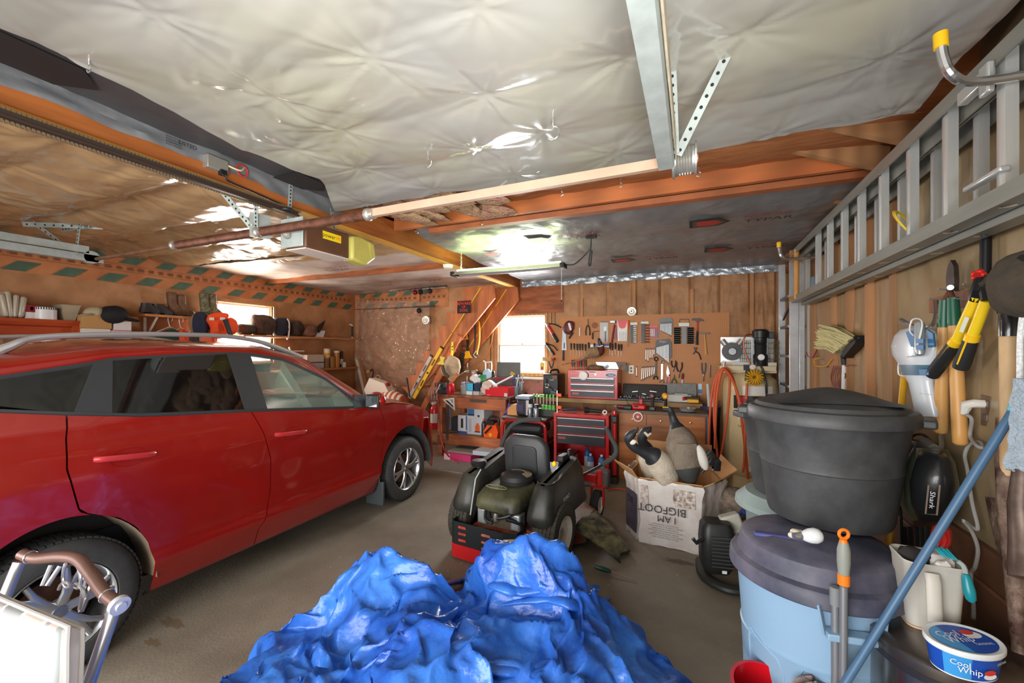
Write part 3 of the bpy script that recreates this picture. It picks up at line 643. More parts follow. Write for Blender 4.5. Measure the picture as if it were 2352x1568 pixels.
G().grid(lambda a, b: wsh(a, 0.06 * b), 16, 2).ob('windshield_band', DARK, car, ang=60)
G().grid(lambda a, b: (CX + (2 * a - 1) * lerp(0.62, 0.72, b), lerp(0.22, 0.10, b), lerp(1.60, 1.05, b)), 8, 6).ob('rear_glass', M('141618', 0.1), car, ang=60)
G().grid(lambda a, b: (CX + (2 * a - 1) * lerp(0.74, 0.66, b), lerp(0.11, 0.03, min(1, b * 2)) , lerp(1.06, 0.4, b)), 8, 8).ob('tailgate', PAINT, car, ang=60)
TINT = film('0d0f10', 0.90, 0.04); GLS = film('a8c0b4', 0.10, 0.03)
def side_poly(name, px, mat, out=0.0, th=0.004, par=car, sides=(1, -1)):
    pts = [onside(u, v) for u, v in px]
    for sg in sides:
        g = G(); n = len(pts)
        g.prism(pts, lambda y, z, d: (CX + sg * (hw(y, z) + out - d), y, z), (0, th)); g.ob(name, mat, par, ang=0)
side_poly('quarter_glass', [(-200, 905), (-60, 877), (0, 862), (100, 842), (217, 830), (168, 950), (80, 941), (0, 933), (-200, 912)], TINT)
side_poly('rear_door_glass', [(258, 824), (350, 818), (520, 812), (563, 940), (430, 950), (330, 953), (256, 953)], TINT)
side_poly('front_door_glass', [(570, 814), (650, 828), (700, 848), (745, 872), (780, 897), (812, 922), (816, 932), (720, 937), (612, 939)], GLS)
side_poly('pillar_trim', [(217, 829), (258, 822), (256, 955), (168, 951)], PTRIM, 0.006, 0.03)
side_poly('pillar_trim', [(520, 809), (572, 810), (614, 941), (562, 943)], PTRIM, 0.006, 0.03)
side_poly('pillar_trim', [(812, 905), (843, 908), (860, 930), (812, 936)], PTRIM, 0.008, 0.03)
for sg in (1, -1):
    G().grid(lambda a, b: (lambda y: (CX + sg * (hw(y, belt(y) + 0.02) + 0.008), y, belt(y) - 0.012 + 0.035 * b))(lerp(0.4, 3.32, a)), 50, 2).ob('belt_moulding', PTRIM, car, solid=0.012)
    G().grid(lambda a, b: (lambda q: (CX + sg * (hw(q[0], q[1]) + 0.006 + 0.004), q[0], q[1] - 0.026 + 0.026 * b))(eh(E1, a)), 60, 2).ob('window_frame', PTRIM, car, solid=0.012)
    pts = smooth([P(u, v, X=CX + 0.55) for u, v in ((-40, 822), (20, 797), (80, 776), (190, 769), (300, 767), (420, 768), (520, 772), (590, 783), (640, 800), (690, 822))], 4)
    pts = [Vector((CX + sg * (p.x - CX), p.y, p.z)) for p in pts]
    g = G(); m = len(pts); g.tube(pts, [(0.014 + 0.012 * (abs(i / (m - 1) - 0.5) > 0.33), 0.016 + 0.016 * max(0, abs(i / (m - 1) - 0.5) - 0.3) * 5) for i in range(m)], 10); g.ob('roof_rail', M('c3c6ca', 0.3, 0.7), car)
    # door mirror
    c = Vector((CX + sg * 1.01, 3.22, 1.165)); g = G()
    g.ball(c, (0.10, 0.07, 0.085), 18, 12); mo = g.ob('door_mirror', PAINT, car)
    G().box(c + Vector((0, -0.055, 0)), (0.16, 0.03, 0.13)).box(c + Vector((-sg * 0.09, 0.0, -0.07)), (0.1, 0.06, 0.035)).ob('mirror_housing', CHAR, mo, bev=0.015)
    G().box(c + Vector((0, -0.072, 0)), (0.13, 0.004, 0.10)).ob('mirror_glass', M('9aa2a6', 0.05, 0.9), mo)
# hood, nose, grille, lamps
HC = [(3.5, 1.155), (3.8, 1.135), (4.1, 1.085), (4.35, 1.01), (4.55, 0.91), (4.66, 0.80)]
def hood(a, b):
    q = 2 * a - 1; y = lerp(3.45, 4.66, b); x = hw(min(y, 4.6), 1.05) * (0.97 - 0.03 * b); ze = interp(BELT, y + 0.02 * 0) + 0.01; zc = interp(HC, y)
    return (CX + x * q, y, zc + (ze - zc) * abs(q) ** 2.6 + 0.0)
G().grid(hood, 30, 24).ob('hood', PAINT, car, ang=60, solid=0.012)
def nose(a, b):
    q = 2 * a - 1; z = lerp(0.84, 0.24, b); yy = 4.67 + 0.09 * math.sin(b * 2.2) - 0.40 * abs(q) ** 2.5; return (CX + 0.885 * q, yy, z)
bp = G().grid(nose, 36, 14).ob('front_bumper', PAINT, car, ang=60, solid=0.012)
G().grid(lambda a, b: Vector(nose(0.28 + 0.44 * a, 0.08 + 0.3 * b)) + Vector((0, 0.008, 0)), 14, 4).ob('grille', BLACK, bp)
G().grid(lambda a, b: Vector(nose(0.25 + 0.5 * a, 0.6 + 0.25 * b)) + Vector((0, 0.008, 0)), 14, 4).ob('lower_grille', BLACK, bp)
for sg in (1, -1):
    G().grid(lambda a, b: (CX + sg * (hw(lerp(4.18, 4.52, a), 0.8) - 0.02 - 0.10 * a * b * 0 + 0.016), lerp(4.18, 4.5, a), lerp(0.80, 0.93 - 0.10 * a, b)), 10, 6).ob('headlamp', M('d8dcdc', 0.08, 0.3, coat=1), car, ang=60, solid=0.02)
# wheels
TY = M('3c3c3c', 0.75, 0, 0.12, 25); ALLOY = M('b9bbbd', 0.28, 0.85)
def wheel(y, sg, Rr=0.345, xo=0.91):
    X = lambda d: CX + sg * (xo - d)
    c = (X(0), y, Rr); ax = (sg, 0, 0)
    g = G(); g.lathe([(0.215, -0.03), (0.235, -0.005), (0.28, 0.0), (0.318, -0.012), (0.336, -0.03), (0.345, -0.055), (0.346, -0.16), (0.336, -0.20), (0.3, -0.225), (0.215, -0.2)], c, ax, 64, cap=False)
    t = g.ob('tire', TY, car, ang=40)
    g = G()
    for k in range(72):
        a = 2 * PI * k / 72
        for j, off in ((0, -0.045), (1, -0.085), (2, -0.125), (3, -0.165)):
            aa = a + 0.02 * (j % 2); d = Vector((0, math.cos(aa), math.sin(aa))); q = Vector(c) + Vector(ax) * off + d * 0.3445
            g.box(q, (0.032, 0.022, 0.010), Matrix.Rotation(aa - PI / 2, 4, 'X'))
    g.ob('tread_blocks', M('2f2f2f', 0.85), t)
    r = G().lathe([(0.20, -0.17), (0.205, -0.05), (0.212, -0.02), (0.224, -0.006), (0.228, -0.012), (0.224, -0.03)], c, ax, 48, cap=False).ob('rim', ALLOY, car, ang=40)
    x, yv = frame(ax)
    for k in range(6):
        a = 2 * PI * k / 6 + 0.2; g = G()
        for da in (-0.09, 0.13):
            pts = [Vector(c) + Vector(ax) * o + (x * math.cos(a + da * t_) + yv * math.sin(a + da * t_)) * q for q, o, t_ in ((0.03, -0.035, 0), (0.09, -0.022, 0.3), (0.15, -0.022, 0.9), (0.212, -0.025, 1.5))]
            g.tube(pts, [(0.026, 0.016), (0.020, 0.014), (0.015, 0.012), (0.014, 0.012)], 8, up=ax)
        g.ob('spoke', ALLOY, r)
    G().lathe([(0, -0.012), (0.028, -0.014), (0.032, -0.03), (0.06, -0.045)], c, ax, 24).ob('hub_cap', M('8f9194', 0.3, 0.8), r)
    G().lathe([(0.05, -0.10), (0.15, -0.10), (0.15, -0.13)], c, ax, 32).ob('brake_disc', M('6d4a3a', 0.5, 0.6, 0.2, 20), t)
    G().lathe([(0.0, -0.175), (0.203, -0.175), (0.203, -0.185)], c, ax, 32).ob('inner_wheel', DARK, t)
for y in (3.84, 1.06):
    for sg in (1, -1): wheel(y, sg)
# floor pan, wheel-well liners, flaps
G().box((CX, 2.35, 0.45), (1.42, 3.9, 0.36)).box((CX, 2.45, 0.62), (1.72, 1.95, 0.6)).ob('floor_pan', M('1a1a1b', 0.8), car)
for yc, rx in ((1.06, 0.41), (3.84, 0.45)):
    for sg in (1, -1):
        G().grid(lambda a, b: (CX + sg * lerp(0.905, 0.66, b), yc - rx * math.cos(PI * a), 0.32 + 0.49 * math.sin(PI * a)), 30, 3).ob('wheel_well', M('8b7a66' if yc < 2 else '3d4142', 0.85, 0, 0.15, 6), car)
        G().box((CX + sg * 0.66, yc, 0.5), (0.01, 2 * rx, 0.6)).ob('well_back', M('2a2826', 0.85), car)
for sg in (1, -1):
    G().box((CX + sg * 0.82, 3.42, 0.20), (0.22, 0.03, 0.24)).ob('mud_flap', M('3a3f41', 0.6), car, bev=0.01)
# cabin
db = G().grid(lambda a, b: (CX + 0.80 * (2 * a - 1), lerp(2.72, 3.5, b), 0.97 + 0.15 * b ** 0.6 - 0.02 * math.sin(a * 9)), 16, 8).ob('dashboard', M('4b5552', 0.6), car, ang=60)
G().grid(lambda a, b: (CX + 0.80 * (2 * a - 1), 2.72 + 0.05 * b, 0.97 - 0.4 * b), 8, 3).ob('dash_front', M('3c4442', 0.6), db)
G().ring((CX - 0.37, 2.66, 1.0), (0, -1, 0.5), 0.18, 0.014, 28, 8).ob('steering_wheel', CHAR, car)
for x in (-0.37, 0.37):
    for y0 in (2.05, 1.2):
        G().box((CX + x, y0, 1.0), (0.48, 0.14, 0.72), rot(-14)).box((CX + x, y0 - 0.12, 1.43), (0.26, 0.09, 0.17), rot(-10)).box((CX + x, y0 + 0.28, 0.72), (0.5, 0.5, 0.16)).ob('car_seat', M('2b2c2c', 0.8), car, bev=0.04)
G().box((CX, 2.78, 1.48), (0.24, 0.03, 0.07)).box((CX, 2.84, 1.51), (0.02, 0.12, 0.02)).ob('interior_mirror', BLACK, car, bev=0.01)
G().grid(lambda a, b: (CX + 0.62 * (2 * a - 1), lerp(0.3, 2.35, b), interp(E2, lerp(0.3, 2.35, b)) - 0.045), 4, 8).ob('headliner', M('8a867e', 0.9), car)
# ================================================================ blue tarp heap
BL = [(-0.74, 2.10, .42, .30, .63), (-1.50, 1.85, .42, .30, .53), (-0.95, 1.55, .62, .50, .44), (-1.45, 1.15, .50, .50, .33), (-0.44, 1.78, .42, .50, .38), (-0.28, 2.02, .26, .28, .17), (-0.62, 1.1, .6, .5, .25), (-1.80, 1.5, .25, .4, .2)]
def tz(x, y):
    s = 0
    for cx, cy, rx, ry, h in BL:
        d = ((x - cx) / rx) ** 2 + ((y - cy) / ry) ** 2
        s += (h * math.exp(-d * 0.9)) ** 3
    return s ** (1 / 3)
def tarp(a, b):
    x = lerp(-2.15, 0.10, a); y = lerp(0.55, 2.62, b)
    wx = x + 0.10 * fbm(x * 2.2, y * 2.2, 1, 3); wy = y + 0.10 * fbm(x * 2.2, y * 2.2, 9, 3)
    h = tz(wx, wy); e = max(0, min(1, (h - 0.05) / 0.12))
    r1 = ridge(wx * 2.6, wy * 2.0, 3); r2 = ridge(wx * 5.5 + 3, wy * 4.2, 6); r3 = ridge(wx * 12, wy * 9, 2)
    f = 0.05 * r1 + 0.05 * r2 * abs(r2) + 0.028 * r3 * abs(r3) + 0.010 * ridge(wx * 21, wy * 17, 5) + 0.012 * math.copysign(abs(nz(wx * 7, wy * 16, 4)) ** 0.6, nz(wx * 7, wy * 16, 4))
    z = max(0.004, h - 0.085) * 1.12 + e * f
    k = e * 0.11
    return (x + k * nz(y * 5, x * 3, 5) + k * 0.6 * nz(y * 11, x * 9, 2), y + k * nz(x * 5, y * 3, 8) - 0.05 * e * r1, z), h
g = G(); NU, NV = 210, 200; vv = []; hh = []
for j in range(NV + 1):
    for i in range(NU + 1):
        p, h = tarp(i / NU, j / NV); vv.append(p); hh.append(h + 0.03 * nz(p[0] * 4, p[1] * 4, 3))
w_ = NU + 1
g.add(vv, [(j * w_ + i, j * w_ + i + 1, j * w_ + w_ + i + 1, j * w_ + w_ + i) for j in range(NV) for i in range(NU) if min(hh[j * w_ + i], hh[(j + 1) * w_ + i + 1], hh[j * w_ + i + 1], hh[(j + 1) * w_ + i]) > 0.085])
def onT(u, v):
    for k in range(300):
        p = P(u, v, t=1.2 + .006 * k)
        if p.z < max(0.0, tz(p.x, p.y) - .02): return p + Vector((0, 0, .02))
    return P(u, v, Z=.03)
for ln, r in (([(745, 1395), (800, 1378), (880, 1370), (935, 1392)], .035), ([(1095, 1262), (1105, 1310), (1135, 1350), (1200, 1365), (1300, 1345), (1310, 1300)], .04), ([(1005, 1352), (1060, 1335), (1130, 1350)], .035), ([(1005, 1360), (1000, 1430), (1020, 1520)], .03), ([(1130, 1400), (1250, 1385), (1340, 1400), (1400, 1380)], .03), ([(1060, 1545), (1200, 1548), (1330, 1520)], .03), ([(930, 1420), (940, 1490), (915, 1560)], .028)):
    pp = smooth([onT(u, v) for u, v in ln], 8); nn_ = len(pp); g.tube(pp, [(r * (.5 + .6 * math.sin(PI * i / (nn_ - 1))) * (1 + .35 * nz(i * .6, r * 50)), r * .5 * (.5 + .6 * math.sin(PI * i / (nn_ - 1)))) for i in range(nn_)], 12)
tp = g.ob('blue_tarp', M('1f52b4', 0.3, 0, 0.18, 2.4, '3a78d0', bump=0.3, bs=22, spec=0.55, det=5), label='crumpled blue tarp heaped on the floor behind the riding mower', cat='tarp', ang=0)
for p in tp.data.polygons: p.use_smooth = True
g = G(); q = P(915, 1410, t=2.15); g.ring(q, (0.2, -0.8, 0.5), 0.012, 0.004, 16, 6); g.ob('grommet', CHROME, tp)
g = G()
g.grid(lambda a, b: (-0.80 + 0.26 * a + 0.05 * nz(b * 3, a * 4), 2.42 + 0.16 * b + 0.10 * a, 0.15 + 0.07 * math.sin(a * 3.2) * (1 - 0.4 * b) + 0.02 * nz(a * 6, b * 6)), 14, 10)
g.ob('folded_corner', M('1f52b4', 0.3, 0, 0.18, 2.4, '3a78d0', bump=0.3, bs=22, spec=0.55, det=5), tp, ang=60)
g = G(); q = P(1365, 1300, Z=0.03); d = (P(1462, 1331, Z=0.012) - q).normalized(); L_ = (P(1462, 1331, Z=0.012) - q).length
g.tube([q, q + d * 0.05, q + d * 0.11, q + d * 0.13], [0.012, 0.018, 0.016, 0.008], 8); sd = g.ob('screwdriver', M('154a3c', 0.35), label='green handled screwdriver on the floor beside the blue tarp', cat='screwdriver')
G().cyl(q + d * 0.12, q + d * L_, 0.003, 0.002, 6).ob('shank', M('a98b76', 0.4, 0.6), sd)
rl = random.Random(2)
for k, (u, v, t) in enumerate(((1308, 1552, 1.75), (1270, 1469, 1.9))):
    q = P(u, v, t=t); g = G(); g.grid(lambda a, b: q + Vector((0.03 * (a - 0.5), 0.02 * (b - 0.5), 0.012 * math.sin(a * 4) + 0.006 * math.sin(b * 7))), 6, 4)
    g.ob('dead_leaf', M('8a4a2c', 0.7), label=('curled brown leaf lying on the front of the blue tarp', 'small brown leaf on the right fold of the blue tarp')[k], cat='leaf', ang=60, solid=0.001)
# ================================================================ riding mower
MW = at((-1.37, 3.2, 0), rot(0, 0, -6))
mw = thing('riding_mower', 'dusty black and red zero turn riding mower facing away', 'mower', (-1.37, 3.2, 0))
PLA = M('232322', 0.42, 0, 0.2, 5, '33332c'); MRED = M('b3201c', 0.4, 0, 0.12, 6); MBLK = M('1c2224', 0.45, 0.2)
def m(): return G(MW)
# seat
def seatback(a, b):
    q = 2 * a - 1; w = 0.205 * (1 - 0.22 * max(0, b - 0.45) / 0.55); th = 0.0
    return (w * q, 0.28 + 0.05 * q * q - 0.10 * (b - 0.2) * 1.0, 0.47 + 0.43 * b - 0.05 * abs(q) ** 4 * (b > 0.6) * (b - 0.6) * 3)
g = m(); pr = rrect(0.43, 0.46, 0.13, 6)
g.loft([[(x * s_, 0.36 - d - 0.20 * (z + 0.23) * 0.5, 0.68 + z * s_) for x, z in pr] for s_, d in ((0.86, 0.0), (0.97, 0.03), (1.0, 0.055), (0.97, 0.085), (0.9, 0.10))]); st = g.ob('seat_back', M('2f3032', 0.5, 0, 0.08, 12), mw, ang=50)
g = m(); pr = rrect(0.24, 0.26, 0.04, 5); g.loft([[(x * s_, 0.255 - 0.10 * (z + 0.22) - d, 0.69 + z * s_) for x, z in pr] for s_, d in ((1.0, 0.0), (0.98, 0.008), (0.9, 0.010))]); g.ob('back_panel', M('262729', 0.5), st)
g = m(); g.tube([(-0.10, 0.246, 0.625), (0.10, 0.246, 0.615)], 0.006, 6); g.ob('panel_ridge', M('6a6b6c', 0.4), st)
g = m(); g.box((0, 0.56, 0.50), (0.44, 0.46, 0.12)); g.ob('seat_cushion', M('2a2b2d', 0.55), mw, bev=0.04)
# fuel-tank fenders
def pod(sx, name, cup):
    g = m(); rings = []
    for z, f, b_, w0, w1 in ((0.335, 0.60, -0.22, 0.235, 0.455), (0.36, 0.60, -0.235, 0.225, 0.46), (0.42, 0.58, -0.23, 0.23, 0.455), (0.52, 0.55, -0.19, 0.24, 0.44), (0.60, 0.52, -0.15, 0.25, 0.42), (0.622, 0.50, -0.13, 0.265, 0.405)):
        cx = sx * (w0 + w1) / 2; rings.append([(cx + x, (f + b_) / 2 + y, z + (0.09 if y > 0 and z > 0.5 else 0) * min(1, y * 5) - (0.0 if z > 0.4 else -0.10 * math.exp(-((y - 0.02) / 0.16) ** 2))) for x, y in rrect(w1 - w0, f - b_, 0.085, 7)])
    g.loft(rings); o = g.ob(name, PLA, mw, ang=50)
    return o
pr_ = pod(1, 'right_fender', True); pl_ = pod(-1, 'left_fender', False)
g = m(); pr = rrect(0.115, 0.15, 0.03, 4); g.loft([[(0.335 + x, -0.02 + y, 0.626) for x, y in pr], [(0.335 + x * 0.8, -0.02 + y * 0.8, 0.628) for x, y in pr]]); g.ob('cup_recess', M('151614', 0.6), pr_)
g = m(); g.tube([(0.335 + x, -0.02 + y, 0.63) for x, y in rrect(0.125, 0.16, 0.035, 5)] + [(0.335 + 0.0625, 0.025, 0.63)], 0.006, 6); g.ob('cup_rim', PLA, pr_)
g = m(); n = [(0.0, -0.055), (0.05, -0.065), (0.09, -0.03), (0.075, 0.055), (0.03, 0.055), (0.0, 0.03)]
g.prism([(0.02 + x * 1.2, 0.50 + z) for x, z in n], lambda y, z, d: (0.448 - (z - 0.44) * 0.20 + d, y, z), (0, 0.006)); g.ob('maker_badge', M('b3231f', 0.4), pr_)
R3 = MW.to_3x3()
words('TORO', 'badge_lettering', WHITE, pr_, MW @ Vector((0.4515, 0.076, 0.49)), R3 @ Vector((0, 1, 0.1)), (0, 0, 1), 0.034)
g = m(); g.lathe([(0.03, -0.03), (0.03, 0.0), (0.062, 0.0)] + [(0.066 + 0.004 * (k % 2), 0.012 + 0.004 * k) for k in range(6)] + [(0.055, 0.045), (0, 0.048)], (-0.335, 0.02, 0.655), seg=20); g.ob('fuel_cap', BLACK, pl_)
g = m(); g.tube([(-0.245, -0.235, 0.33), (-0.24, -0.17, 0.60), (-0.22, -0.12, 0.67)], 0.006, 6); g.ob('guard_strap', GALV, mw)
g = m(); g.box((0.30, 0.38, 0.72), (0.06, 0.16, 0.05)); g.box((0.33, 0.45, 0.75), (0.03, 0.06, 0.06)); g.ob('control_panel', BLACK, pr_, bev=0.01)
g = m(); g.ball((0.285, 0.22, 0.70), (0.02, 0.02, 0.022), 12, 8); g.ob('yellow_knob', YEL, pr_)
# engine
ENG = M('201f1b', 0.5, 0, 0.3, 4, '47462f'); g = m(); rings = []
for z, k, w, l0, l1 in ((0.415, 1, 0.19, -0.27, 0.14), (0.43, 1, 0.2, -0.28, 0.15), (0.50, 1, 0.195, -0.27, 0.15), (0.545, 1, 0.17, -0.22, 0.14), (0.558, 1, 0.14, -0.16, 0.12)):
    rings.append([(x, (l0 + l1) / 2 + y, z + 0.06 * (y + 0.1)) for x, y in rrect(2 * w, l1 - l0, 0.08, 6)])
g.loft(rings); en = g.ob('engine_shroud', ENG, mw, ang=45)
g = m(); g.lathe([(0.135, 0), (0.14, 0.03), (0.125, 0.06), (0.085, 0.072), (0, 0.075)], (0.03, 0.03, 0.568), seg=36); fan = g.ob('fan_cover', BLACK, en)
g = m()
for k in range(22):
    a = -0.3 + k * 0.13; g.bar((0.03 + 0.07 * math.cos(a), 0.03 + 0.07 * math.sin(a), 0.645), (0.03 + 0.128 * math.cos(a), 0.03 + 0.128 * math.sin(a), 0.628), 0.004, 0.006)
g.ob('cooling_fins', M('7a6a52', 0.6), fan)
g = m(); pts = [(-0.05 + 0.095 * math.cos(2 * PI * k / 24), -0.155 + 0.036 * math.sin(2 * PI * k / 24), 0.5615 - 0.0) for k in range(25)]; g.tube(pts, 0.003, 6); g.ob('oval_badge', M('75724e', 0.5), en)
words('KOHLER', 'badge_lettering', M('85835f', 0.5), en, MW @ Vector((-0.05, -0.155, 0.5625)), R3 @ Vector((1, 0, 0)), R3 @ Vector((0, 1, 0.1)), 0.02)
g = m(); g.box((0, -0.02, 0.33), (0.30, 0.32, 0.20)); g.ob('engine_block', M('5b4f40', 0.6, 0.3, 0.35, 9), mw, bev=0.02)
for sx in (-1, 1):
    g = m(); g.box((sx * 0.15, -0.17, 0.335), (0.085, 0.10, 0.13)); g.ob('valve_cover', M('a9adb0', 0.35, 0.7, 0.2, 9), mw, bev=0.015)
g = m(); g.tube(smooth([(-0.09, -0.20, 0.40), (-0.05, -0.245, 0.345), (0.02, -0.25, 0.36), (0.10, -0.24, 0.385), (0.17, -0.2, 0.43), (0.20, -0.13, 0.46)]), 0.014, 8); g.tube(smooth([(-0.12, -0.2, 0.40), (-0.1, -0.24, 0.33), (-0.03, -0.25, 0.31)]), 0.011, 8); g.ob('intake_hose', BLACK, mw)
g = m(); g.lathe([(0.02, 0), (0.024, 0.03), (0.018, 0.06)], (0.0, -0.245, 0.335), seg=14); g.ob('oil_filter', M('8f8b80', 0.35, 0.7), mw)
g = m(); g.tube(smooth([(0.10, -0.26, 0.37), (0.19, -0.2, 0.33), (0.205, -0.14, 0.25), (0.25, -0.08, 0.29)]), 0.016, 8); g.ob('linkage', DARK, mw)
# rear guard with slots and red bumper
GX = [(-0.365, -0.20), (-0.37, -0.31), (-0.33, -0.335), (0.12, -0.345), (0.215, -0.30), (0.22, -0.2)]
g = m(); g.loft([[(x, y, z) for z in (0.115, 0.30)] + [(x * 0.985, y + 0.006, z) for z in (0.30, 0.115)] for x, y in GX], cap=True); gu = g.ob('rear_guard', MBLK, mw, ang=20)
for x0, zz, w, c in ((-0.25, (0.265, 0.215, 0.165), 0.075, 'b03a30'), (-0.03, (0.25, 0.195, 0.145), 0.08, 'a8584a')):
    for z in zz:
        g = m(); y = -0.341 - 0.003 * (x0 > -0.1); g.prism(rrect(w, 0.019, 0.009, 4, x0, z), lambda x, zz_, d: (x, y - d, zz_), (0, 0.0025)); g.ob('slot', M(c, 0.6, 0, 0.3, 30), gu)
for z in (0.245, 0.185):
    a = Vector((0.125, -0.3475, z)); b = Vector((0.212, -0.304, z + 0.005)); g = m(); g.bar(a, b, 0.022, 0.003, (0.4, -0.9, 0)); g.ob('slot', M('b7a48c', 0.6, 0, 0.3, 30), gu)
g = m(); g.loft([[(x * 1.0, y - 0.006, z) for z in (0.02, 0.125)] + [(x, y + 0.02, z) for z in (0.125, 0.02)] for x, y in GX[:5]], cap=True); g.ob('rear_bumper', RED, mw, ang=20)
g = m(); g.box((-0.02, -0.36, 0.045), (0.16, 0.015, 0.035)); g.ob('hitch_plate', M('5a5248', 0.6, 0.3, 0.2, 9), mw)
g = m(); g.box((0, 0.45, 0.20), (0.46, 1.35, 0.11)); g.box((0.24, 0.0, 0.23), (0.14, 0.3, 0.08)); g.ob('chassis', M('9c2a22', 0.5, 0, 0.3, 9, '7b5a3c'), mw)
g = m(); pr = [(-0.46, 0.32), (-0.30, 0.22), (0.42, 0.22), (0.52, 0.34), (0.5, 0.75), (0.2, 0.95), (-0.25, 0.95), (-0.48, 0.75)]
g.loft([[(x * s_, y, z) for x, y in pr] for s_, z in ((1, 0.05), (1.0, 0.14), (0.92, 0.19))]); g.ob('mower_deck', M('8e2a22', 0.5, 0, 0.3, 6, '6b6640'), mw, ang=30)
g = m(); g.grid(lambda a, b: (0.48 + 0.36 * a + 0.03 * math.sin(b * 6), lerp(0.72 - 0.28 * a, 0.22 + 0.02 * a, b) , 0.215 - 0.17 * a ** 1.4 - 0.05 * (abs(2 * b - 1) ** 3) + 0.012 * nz(a * 9, b * 9)), 16, 14)
g.ob('discharge_chute', M('33322a', 0.6, 0, 0.4, 9, '6a6648', bump=0.4, bs=30), mw, ang=50, solid=0.012)
def mwheel(x, y, R_, w, sx, tire_m, rim_m, treads):
    g = m(); c = (x, y, R_); ax = (sx, 0, 0)
    g.lathe([(R_ * 0.55, -w * 0.42), (R_ * 0.75, -w / 2), (R_ * 0.93, -w * 0.44), (R_, -w * 0.28), (R_, w * 0.28), (R_ * 0.93, w * 0.44), (R_ * 0.75, w / 2), (R_ * 0.55, w * 0.42)], c, ax, 40, cap=False); t = g.ob('tire', tire_m, mw, ang=35)
    if treads:
        g = m()
        for k in range(34):
            a = 2 * PI * k / 34
            for j in range(6):
                aa = a + (PI / 34 if j % 2 else 0); off = (j - 2.5) * w / 6.6; rr = R_ + 0.002 - 0.012 * (abs(j - 2.5) > 2)
                g.box((x + off, y + math.cos(aa) * rr, R_ + math.sin(aa) * rr), (w / 8.2, 0.034, 0.012), Matrix.Rotation(aa - PI / 2, 4, 'X'))
        g.ob('tread_blocks', M('3a362e', 0.85, 0, 0.2, 12), t)
    else:
        g = m()
        for j in range(5): g.lathe([(R_, -0.006), (R_ + 0.004, 0), (R_, 0.006)], (x + (j - 2) * w / 7, y, R_), ax, 36, cap=False)
        g.ob('tread_ribs', tire_m, t)
    g = m(); g.lathe([(0, w * 0.30), (R_ * 0.2, w * 0.30), (R_ * 0.45, w * 0.24), (R_ * 0.52, w * 0.42), (R_ * 0.58, w * 0.46), (R_ * 0.58, w * 0.3)], c, ax, 32); g.ob('rim', rim_m, t, ang=40)
MT = M('3d3a34', 0.8, 0, 0.2, 9); CRM = M('d9d3c6', 0.45, 0, 0.08, 9)
for sx in (1, -1):
    mwheel(sx * 0.385, 0.0, 0.235, 0.20, sx, MT, CRM, True); mwheel(sx * 0.40, 1.0, 0.135, 0.085, sx, RUBBER, CRM, False)
    g = m(); x = sx * 0.40
    for d in (-0.06, 0.06): g.box((x + d, 1.02, 0.215), (0.012, 0.045, 0.18))
    g.box((x, 1.04, 0.30), (0.135, 0.07, 0.016)); g.ob('caster_fork', MRED, mw)
    g = m(); g.cyl((x, 1.07, 0.305), (x, 1.07, 0.44), 0.034); g.lathe([(0, 0.012), (0.03, 0.01), (0.036, 0)], (x, 1.07, 0.44)); g.box((x - sx * 0.12, 1.05, 0.37), (0.2, 0.05, 0.07)); g.ob('caster_post', MRED, mw)
    # steering levers with foam grips
    pts = [(sx * 0.34, 0.50, 0.52), (sx * 0.42, 0.55, 0.545), (sx * 0.56, 0.72, 0.62)]
    g = m(); g.tube(smooth(pts), 0.012, 10); lv = g.ob('steering_lever', BLACK, mw)
    pts = smooth([(sx * 0.54, 0.70, 0.61), (sx * 0.63, 0.78, 0.68), (sx * 0.645, 0.80, 0.76), (sx * 0.59, 0.80, 0.86), (sx * 0.555, 0.79, 0.94)] if sx > 0 else [(-0.5, 0.68, 0.66), (-0.46, 0.72, 0.80), (-0.38, 0.74, 0.90), (-0.25, 0.76, 0.945), (-0.10, 0.78, 0.955)])
    g = m(); g.tube(pts, 0.021, 10); g.ob('foam_grip', M('3b3c3b', 0.85), lv)
# ================================================================ patio chair, near left
ch = thing('patio_chair', 'folding metal patio chair with curved brown top bar in the near left corner', 'chair', (-1.62, 0.62, 0))
ALU = M('b3b2b6', 0.3, 0.75)
A_ = P(55, 1272, t=1.42); B_ = P(272, 1388, t=1.25)
top = smooth([P(50, 1272, t=1.42), P(85, 1282, t=1.41), P(140, 1278, t=1.39), P(180, 1285, t=1.37), P(210, 1320, t=1.33), P(240, 1362, t=1.28), P(272, 1388, t=1.25)])
G().tube(top, 0.0175, 12).ob('top_bar', M('6b5048', 0.35, 0.4, 0.1, 9), ch)
dn = Vector((0.02, -0.18, -0.52))
for p, k in ((P(45, 1290, t=1.42), 0), (P(262, 1400, t=1.25), 1)):
    G().tube([p, p + dn, p + dn * 1.75], 0.0165, 12).ob('back_leg', ALU, ch)
g = G(); d = (top[-1] - top[-4]).normalized(); g.lathe([(0.0, 0.012), (0.012, 0.012), (0.014, 0.006), (0.026, 0.006), (0.027, -0.008), (0.019, -0.009)], top[-1] + d * 0.006, d, 24); g.ob('end_cap', M('cfcfd2', 0.3, 0.5), ch)
for q in (top[-6], top[4]):
    G().ring(q, d if q == top[-6] else (1, 0.2, 0), 0.0185, 0.0025, 20, 6).ob('trim_ring', CHROME, ch)
for a, b in (((118, 1298), (98, 1345)), ((208, 1345), (186, 1405)), ((196, 1325), (184, 1400)), ((138, 1300), (108, 1345))):
    G().tube([P(a[0], a[1], t=1.37), P(b[0], b[1], t=1.34)], 0.007, 8).ob('spindle', ALU, ch)
